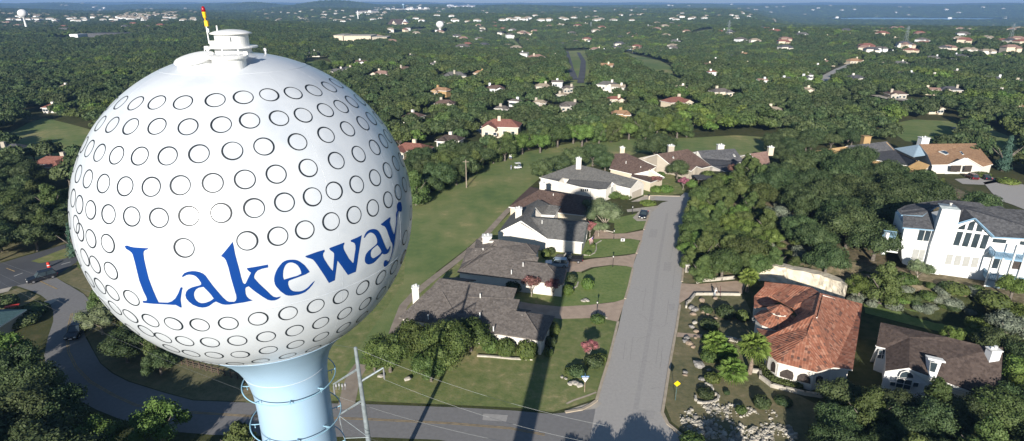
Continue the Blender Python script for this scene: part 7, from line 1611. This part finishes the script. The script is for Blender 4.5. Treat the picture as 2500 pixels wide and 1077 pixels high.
# golf cart
p = P(1264, 412, 0); t = thing('golf_cart', 'white golf cart stopped on the fairway beside a golfer', 'golf cart', p, R(200))
mb = MB(); mb.box((0, 0, .5), (2.3, 1.15, .35), taper=.93); mb.box((.85, 0, .72), (.5, 1.1, .3), taper=.8); mb.obj('body', 'car_white', t); mb = MB(); mb.box((0, 0, 1.88), (1.75, 1.25, .07)); mb.obj('canopy', 'cloth_white', t)
for sx in (-.75, .65):
    for sy in (-.5, .5): mb = MB(); mb.tube([(sx, sy, .6), (sx * .95, sy, 1.86)], .025, 6); mb.obj('post', 'iron', t)
mb = MB(); mb.box((-.1, 0, .8), (.5, 1.05, .12)); mb.box((-.38, 0, 1.05), (.1, 1.05, .45)); mb.obj('seat', 'cloth_grey', t)
for sx in (-.8, .8):
    for sy in (-.5, .5): mb = MB(); mb.lathe([(.1, -.09), (.23, -.09), (.23, .09), (.1, .09)], (sx, sy, .23), 12, axis=Matrix.Rotation(math.pi / 2, 3, 'X')); mb.obj('wheel', 'tyre', t)
for sy in (-.25, .25): mb = MB(); mb.lathe([(.11, .62), (.14, 1.25), (.12, 1.4)], (-1.05, sy, 0), 10); mb.obj('golf_bag', 'iron' if sy > 0 else 'cloth_blue', t)

# ------------------------------------------------------------------ people
def person(label, px, py, rz, top, legs_, arms, z=None, bend=0.0):
    p = P(px, py, z); t = thing('person', label, 'person', p, rz)
    bm = bmesh.new(); sk = bm.verts.layers.skin.verify(); vd = {}
    def V_(k, co, r_, par=None):
        v = bm.verts.new(co); v[sk].radius = (r_, r_ * .85); vd[k] = v
        if par: bm.edges.new((vd[par], v))
        return v
    V_('pel', (0, 0, .95), .15)
    bx = bend
    V_('wst', (bx * .2, 0, 1.10), .135, 'pel'); V_('chs', (bx * .6, 0, 1.34), .165, 'wst'); V_('nkb', (bx * .9, 0, 1.47), .075, 'chs'); V_('nk', (bx, 0, 1.53), .058, 'nkb'); V_('jaw', (bx * 1.05 + .02, 0, 1.60), .072, 'nk'); V_('hd', (bx * 1.05, 0, 1.68), .095, 'jaw'); V_('cr', (bx * 1.05 - .01, 0, 1.74), .07, 'hd')
    for s_, sd in ((1, 'l'), (-1, 'r')):
        V_('hp' + sd, (0, .10 * s_, .90), .11, 'pel'); V_('kn' + sd, (.04 * s_, .12 * s_, .50), .065, 'hp' + sd); V_('an' + sd, (.02 * s_, .13 * s_, .09), .043, 'kn' + sd); V_('to' + sd, (.02 * s_ + .16, .14 * s_, .045), .04, 'an' + sd)
        V_('sh' + sd, (bx * .8, .19 * s_, 1.41), .062, 'chs'); e, h_ = arms[0 if s_ > 0 else 1]; V_('el' + sd, (e[0] + bx, e[1], e[2]), .042, 'sh' + sd); V_('wr' + sd, (h_[0] + bx, h_[1], h_[2]), .028, 'el' + sd)
        d = (Vector(h_) - Vector(e)).normalized(); q = Vector(h_) + Vector((bx, 0, 0)) + d * .05; V_('pa' + sd, q, .034, 'wr' + sd); side = d.cross(Vector((1, 0, .2))).normalized()
        for f_ in range(4):
            a = q + d * (.06 + (.012 if f_ in (1, 2) else 0)) + side * (.018 * (f_ - 1.5)); V_(f'f{f_}{sd}', a, .010, 'pa' + sd); V_(f'g{f_}{sd}', a + d * .035 + Vector((.012, 0, -.01)), .008, f'f{f_}{sd}')
        V_('th' + sd, q + side * -.045 + d * .02, .011, 'pa' + sd)
    me = bpy.data.meshes.new('body'); bm.to_mesh(me); bm.free(); o = bpy.data.objects.new('body', me); link(o, t)
    m1 = o.modifiers.new('skin', 'SKIN'); m2 = o.modifiers.new('sub', 'SUBSURF'); m2.levels = m2.render_levels = 1; me.materials.append(MATS['skin'])
    me.skin_vertices[0].data[0].use_root = True
    mb = MB(); mb.lathe([(.165, .92), (.16, 1.05), (.175, 1.2), (.20, 1.34), (.17, 1.44), (.08, 1.49)], (bx * .5, 0, 0), 14)
    for s_ in (0, 1): e = arms[s_][0]; mb.tube([(bx * .8, .18 * (1 - 2 * s_), 1.42), (e[0] + bx, e[1], e[2])], [.085, .065], 8)
    mb.v = [(v[0] * .82 + .18 * bx * .6, v[1], v[2]) for v in mb.v]; mb.obj('shirt', top, t, True)
    mb = MB(); mb.lathe([(.165, .98), (.17, .85), (.15, .80)], (0, 0, 0), 14)
    for s_ in (1, -1): mb.tube([(0, .10 * s_, .90), (.03 * s_, .12 * s_, .50), (.02 * s_, .13 * s_, .10 if legs_ != 'shorts' else .45)], [.12, .085, .07], 8)
    mb.obj('trousers', 'cloth_grey' if legs_ != 'shorts' else 'cloth_blue', t, True)
    mb = MB(); mb.lathe([(.09, 1.66), (.105, 1.70), (.10, 1.76), (.06, 1.80), (.01, 1.81)], (bx * 1.05 - .01, 0, 0), 12); mb.obj('hat', 'cloth_white', t, True) if top == 'cloth_white' else mb.obj('hair', 'hair', t, True)
    for s_ in (1, -1): mb = MB(); mb.box((.07 + .02 * s_, .13 * s_, .05), (.28, .10, .10), taper=.8); mb.obj('shoe', 'iron', t)
    mb = MB()
    for s_ in (-1, 1): mb.box((bx * 1.05 + .088, .032 * s_, 1.665), (.012, .022, .012))
    mb.obj('eyes', 'iron', t); return t
rel_arms = [((.02, .26, 1.12), (.10, .24, .88)), ((.02, -.26, 1.12), (.12, -.22, .88))]
person('person in a white shirt and cap bending over garden tools on the brick drive', 1744, 724, R(-60), 'cloth_white', 'long', [((.20, .22, 1.10), (.36, .12, .86)), ((.20, -.22, 1.10), (.38, -.10, .88))], bend=.14)
person('golfer in blue and white standing left of the golf cart', 1248, 415, R(-40), 'cloth_blue', 'long', rel_arms)
person('distant golfer in white at the top edge of the fairway, left one', 1245, 390, R(60), 'cloth_white', 'shorts', rel_arms); person('distant golfer in white at the top edge of the fairway, right one', 1248.5, 390, R(150), 'cloth_white', 'shorts', rel_arms)
# garden tools leaning on the drive wall
t = thing('garden_tool', 'dark red long handled garden tool leaning beside the bending person', 'tool', P(1759, 726, 0)); mb = MB(); mb.tube([(0, 0, .05), (.15, 1.1, 1.7)], .035, 6); mb.obj('handle', 'car_red', t); mb = MB(); mb.box((0, 0, .08), (.35, .1, .14)); mb.obj('blade', 'iron', t)

# ------------------------------------------------------------------ lamps, signs, mailboxes
def lamp(px, py, h_, label):
    t = thing('street_lamp', label, 'lamp', P(px, py)); mb = MB(); mb.lathe([(.09, 0), (.09, .3), (.05, .35), (.045, h_ - .1)], (0, 0, 0), 10); mb.obj('post', 'iron', t)
    mb = MB(); mb.lathe([(.07, h_ - .1), (.16, h_ + .25), (.15, h_ + .27)], (0, 0, 0), 6); mb.obj('lantern', 'lamp_glass', t); mb = MB(); mb.lathe([(.2, h_ + .26), (.05, h_ + .42), (.02, h_ + .5)], (0, 0, 0), 6); mb.obj('lantern_cap', 'iron', t)
lamp(1496, 652, 2.2, 'black garden lamp post at the middle driveway'); lamp(1457, 765, 2.0, 'black garden lamp post on the small bush by the lowest driveway'); lamp(1498.5, 583, 1.8, 'black garden lamp post beside the third driveway'); lamp(1543.5, 524, 1.9, 'black garden lamp post left of the black sedan')
t = thing('mailbox', 'pale mailbox post on the grass island by the concrete spur', 'mailbox', P(1584, 490)); mb = MB(); mb.box((0, 0, .75), (.25, .25, 1.5)); mb.obj('post', 'stucco_cream', t); mb = MB(); mb.box((0, 0, 1.6), (.35, .5, .3)); mb.obj('box', 'iron', t)
t = thing('mailbox', 'white brick mailbox pillar at the right kerb below the grove', 'mailbox', P(1676, 664)); mb = MB(); mb.box((0, 0, .75), (.7, .7, 1.5)); mb.obj('pillar', 'stone_white', t); mb = MB(); mb.box((0, 0, 1.55), (.85, .85, .12)); mb.obj('cap', 'stucco_white', t)
t = thing('waste_bin', 'white bin with a red lid beside the mailbox pillar', 'bin', P(1673, 648)); mb = MB(); mb.box((0, 0, .5), (.6, .6, 1.0), taper=1.1); mb.obj('body', 'car_white', t); mb = MB(); mb.box((0, 0, 1.04), (.7, .7, .08)); mb.obj('lid', 'red_plastic', t)
# yellow warning sign seen at the kerb
p = P(1648.5, 977, 0); t = thing('road_sign', 'yellow diamond road sign on a thin green post at the kerb', 'sign', p); mb = MB(); mb.tube([(0, 0, 0), (0, 0, 3.0)], .035, 6); mb.obj('post', 'teal_roof', t)
mb = MB(); a = .46; mb.add([(-a, -.045, 2.65), (0, -.045, 2.65 - a), (a, -.045, 2.65), (0, -.045, 2.65 + a), (-a, -.01, 2.65), (0, -.01, 2.65 - a), (a, -.01, 2.65), (0, -.01, 2.65 + a)], [(0, 1, 2, 3), (7, 6, 5, 4), (0, 4, 5, 1), (1, 5, 6, 2), (2, 6, 7, 3), (3, 7, 4, 0)]); d_ = mb.obj('panel', 'sign_yellow', t)
mb = MB(); b_ = .38
for i in range(4):
    u = [(-b_, 0), (0, -b_), (b_, 0), (0, b_)]; p1, p2 = u[i], u[(i + 1) % 4]; mb.tube([(p1[0], -.05, 2.65 + p1[1]), (p2[0], -.05, 2.65 + p2[1])], .012, 4)
mb.obj('border_line', 'iron', d_)
# corner sign: blue street blade above a pale triangular give way plate
p = P(1427, 957, 0); t = thing('street_sign', 'blue street name blade over a pale triangular sign at the corner', 'sign', p); mb = MB(); mb.box((0, 0, 1.3), (.09, .09, 2.6)); mb.obj('post', 'rock_tan', t)
mb = MB(); a = .45; mb.add([(-a, -.07, 2.35), (0, -.07, 1.6), (a, -.07, 2.35), (-a, -.05, 2.35), (0, -.05, 1.6), (a, -.05, 2.35)], [(0, 1, 2), (5, 4, 3), (0, 3, 4, 1), (1, 4, 5, 2), (2, 5, 3, 0)]); mb.obj('triangle_plate', 'sign_white', t)
mb = MB(); mb.box((0, -.04, 2.52), (1.05, .03, .2)); bl = mb.obj('name_blade', 'sign_blue', t); mb = MB()
for k in range(6): mb.box((-.36 + .145 * k, -.06, 2.52), (.09, .012, .09))
mb.obj('blade_lettering', 'sign_white', bl)
mb = MB(); mb.box((0, 0, 2.68), (.03, .9, .2)); mb.obj('name_blade', 'sign_blue', t)
# small yard sign
t = thing('yard_sign', 'small white square yard sign on the lawn beside the house with the flag', 'sign', P(1520, 593, 0)); mb = MB(); mb.box((0, 0, .7), (.85, .05, .65)); pn = mb.obj('panel', 'sign_white', t); mb = MB(); q = Matrix.Rotation(math.pi / 2, 3, 'X'); mb.lathe([(.12, -.05), (.20, -.05), (.20, .04), (.12, .04)], (0, -.0, .7), 14, axis=q); mb.obj('ring_mark', 'mark_black', pn)
for sx in (-.3, .3): mb = MB(); mb.tube([(sx, 0, 0), (sx, 0, .4)], .02, 5); mb.obj('leg', 'iron', t)
# flag on a slanting wall pole
p = P(*C_(1262, 760), 3.0); t = thing('flag', 'faded red and white striped flag hanging from a slanting pole on the wall', 'flag', Vector((p.x, p.y, 2.2)))
mb = MB(); mb.tube([(0, 0, 0), (1.0, .1, .75)], .03, 6); mb.obj('flagpole', 'trim_white', t)
mb = MB(); n = 7
for k in range(n):
    x0, x1 = .25 + .11 * k, .25 + .11 * (k + 1); z0, z1 = .75 * x0, .75 * x1; y0 = .08 * math.sin(k * 1.3); mb.add([(x0, y0, z0), (x1, y0 + .05, z1), (x1 + .12, y0 - .05, z1 - 1.55), (x0 + .25, y0, z0 - 1.5)], [(0, 1, 2, 3)], k % 2)
mb.obj('cloth', ['flag_red', 'flag_white'], t); mb = MB(); mb.add([(.80, -.05, .62), (1.0, -.03, .76), (1.02, -.06, .2), (.86, -.08, .15)], [(0, 1, 2, 3)]); mb.obj('canton', 'flag_blue', t)
# barrels and hoarding at the crossroad
t = thing('traffic_barrel', 'red and white traffic barrel on the crossroad at the far left', 'barrel', P(120, 652, 0)); mb = MB(); mb.lathe([(.38, 0), (.30, .05), (.28, .5), (.26, 1.0), (.1, 1.05)], (0, 0, 0), 14); mb.obj('body', 'red_plastic', t); mb = MB(); mb.lathe([(.30, .35), (.29, .5)], (0, 0, 0), 14); mb.obj('band', 'sign_white', t)
t = thing('canopy', 'small red awning beside the teal roof at the left edge', 'awning', P(34, 762, 0)); mb = MB(); mb.box((0, 0, 1.2), (2.0, .7, .1), .5); mb.obj('cloth', 'red_plastic', t)
for sx in (-1, 1): mb = MB(); mb.tube([(sx * .7, .2, 0), (sx * .7, .2, 1.2)], .05, 5); mb.obj('post', 'iron', t)
t = thing('shed', 'low shed with a dark teal roof cut by the left edge', 'shed', P(-34, 812, 0)); simple_house(t, 8, 6, 2.4, 1.2, 'teal_roof', 'stucco_tan', .8, 3, wing=False, wins=False, chim=0)
t = thing('signpost', 'thin leaning timber post on the corner verge at the left edge', 'post', P(12, 752, 0)); mb = MB(); mb.tube([(0, 0, 0), (-.9, .3, 2.2)], .06, 5); mb.obj('shaft', 'wood_pole', t)
# fence below the tank
t = thing('rail_fence', 'long dark timber rail fence on the bank below the tank', 'fence', P(445, 890, 0)); l = t.location; a, b = P(445, 890, 0), P(612, 935, 0)
for i in range(12): q = a.lerp(b, i / 11) - l; mb = MB(); mb.box(q + Vector((0, 0, .55)), (.14, .14, 1.3)); mb.obj('post', 'wood_dark', t)
for h_ in (.35, .7, 1.05): mb = MB(); mb.tube([Vector((0, 0, h_)) + Vector((0, -.1, 0)), b - l + Vector((0, -.1, h_))], .06, 4); mb.obj('rail', 'wood_dark', t)
# golf course pole
p = P(1139, 458, 0); t = thing('utility_pole', 'lone timber utility pole with a short crossarm on the fairway', 'pole', p); hh = zfor(p.x, p.y, 390, 2, 20); mb = MB(); mb.tube([(0, 0, -.3), (0, 0, hh)], [.17, .11], 8); mb.obj('shaft', 'wood_pole', t); mb = MB(); mb.box((0, 0, hh - .6), (1.8, .12, .12)); mb.obj('crossarm', 'wood_pole', t)

# ------------------------------------------------------------------ transmission pole beside the column
p = P(928, 1243, 0); p.x -= .2; ph = zfor(p.x, p.y, 850, 5, 30); LN = -.55; t = thing('utility_pole', 'tall grey steel power pole with long slanting arms beside the column', 'pole', p); l = p
mb = MB(); mb.tube([(0, 0, -.3), (LN, 0, ph)], [.33, .165], 12); mb.lathe([(.17, ph - .02), (.17, ph + .05), (.08, ph + .12)], (LN, 0, 0), 12); mb.obj('shaft', 'galvanised', t)
def pole_z(py): return zfor(p.x, p.y, py, 1, ph + 1)
def arm(py0, tip, reach_y):
    z0 = pole_z(py0); d = ray(*tip); o = Vector((0, 0, EYE)); y = p.y + reach_y; q = o + d * (y / d.y); a = Vector((LN * z0 / ph, 0, z0)); e = q - l
    mb = MB(); mb.tube([a, e], [.13, .085], 6); ar = mb.obj('arm', 'galvanised', t)
    return q
t1 = arm(900, (814, 938), 1.6); t2 = arm(932, (936, 898), 1.0); t3 = arm(977, (829, 1012), 1.4)
TIPS = []
for q, py2 in ((t1, None), (t2, 945), (t3, 1028)):
    e = q - l; mb = MB(); n = 9; z = 1.1
    for k in range(n): mb.lathe([(.03, -.05), (.10, -.03), (.03, 0)], e + Vector((0, 0, -.2 - k * z / n)), 8)
    mb.tube([e, e + Vector((0, 0, -1.35))], .03, 5); mb.obj('insulator', 'insulator', t); TIPS.append(q + Vector((0, 0, -1.35)))
mb = MB(); q = t1 - l
for k in range(4): mb.box(q + Vector((.35 + .3 * k, -.25, .05 + .08 * (k % 2))), (.16, .16, .30)); mb.tube([q + Vector((.35 + .3 * k, -.25, -.1)), q + Vector((.35 + .3 * k, -.5, -.3))], .03, 4)
mb.obj('switchgear', 'insulator', t)
# frame braces under the lowest arm
def wire(a, b, label, sag=.8, grp='overhead wires'):
    mb = MB(); mb.tube([a.lerp(b, i / 24) - Vector((0, 0, sag * 4 * (i / 24) * (1 - i / 24))) for i in range(25)], .011, 5); tag(mb.obj('overhead_wire', 'wire'), label, 'wire', grp)
top = Vector((p.x + LN, p.y, ph))
def far_pt(px, py, z): return P(px, py, z)
wire(TIPS[1], far_pt(1500, 1092, 12.5), 'overhead wire running right from the upper right arm of the power pole')
wire(top, far_pt(1480, 1040, 15), 'topmost overhead wire running right from the power pole tip')
wire(TIPS[0], far_pt(1400, 1105, 11.5), 'overhead wire running right from the upper left arm of the power pole')
wire(TIPS[2], far_pt(1150, 1130, 12), 'lowest overhead wire running right from the power pole')
wire(top, far_pt(-30, 628, 15), 'topmost overhead wire running left behind the tank', 1.5)
wire(TIPS[0], far_pt(-30, 655, 13), 'middle overhead wire running left behind the tank', 1.5)
wire(TIPS[2], far_pt(-30, 672, 11), 'lowest overhead wire running left behind the tank', 1.5)
# guy frame drawn beside the pole
mb = MB(); z0 = pole_z(985); fr = [P(828, 1015, z0 - .8), P(840, 1070, z0 - 3.2), P(900, 1068, z0 - 3.2)]
t_ = thing('guy_frame', 'thin pale wire frame slung below the lower arm of the power pole', 'frame', fr[0])
for a, b in ((fr[0], fr[1]), (fr[1], fr[2]), (fr[0], fr[2])): mb = MB(); mb.tube([a - fr[0], b - fr[0]], .03, 5); mb.obj('brace', 'galvanised', t_)

# ------------------------------------------------------------------ haze
mb = MB(); mb.box((0, 0, 6), (29400, 29400, 176)); hz = mb.obj('haze', []); hz['kind'] = 'stuff'; tag(hz, 'blue grey haze thickening toward the hills on the horizon', 'haze', kind='stuff')
hm = bpy.data.materials.new('haze'); hm.use_nodes = True; nt = hm.node_tree; nt.nodes.remove(nt.nodes['Principled BSDF'])
pv = nt.nodes.new('ShaderNodeVolumePrincipled'); pv.inputs['Color'].default_value = (.27, .50, .92, 1); pv.inputs['Density'].default_value = HAZE; pv.inputs['Anisotropy'].default_value = 0
nt.links.new(pv.outputs[0], nt.nodes['Material Output'].inputs['Volume']); hz.data.materials.append(hm); hz.display_type = 'WIRE'
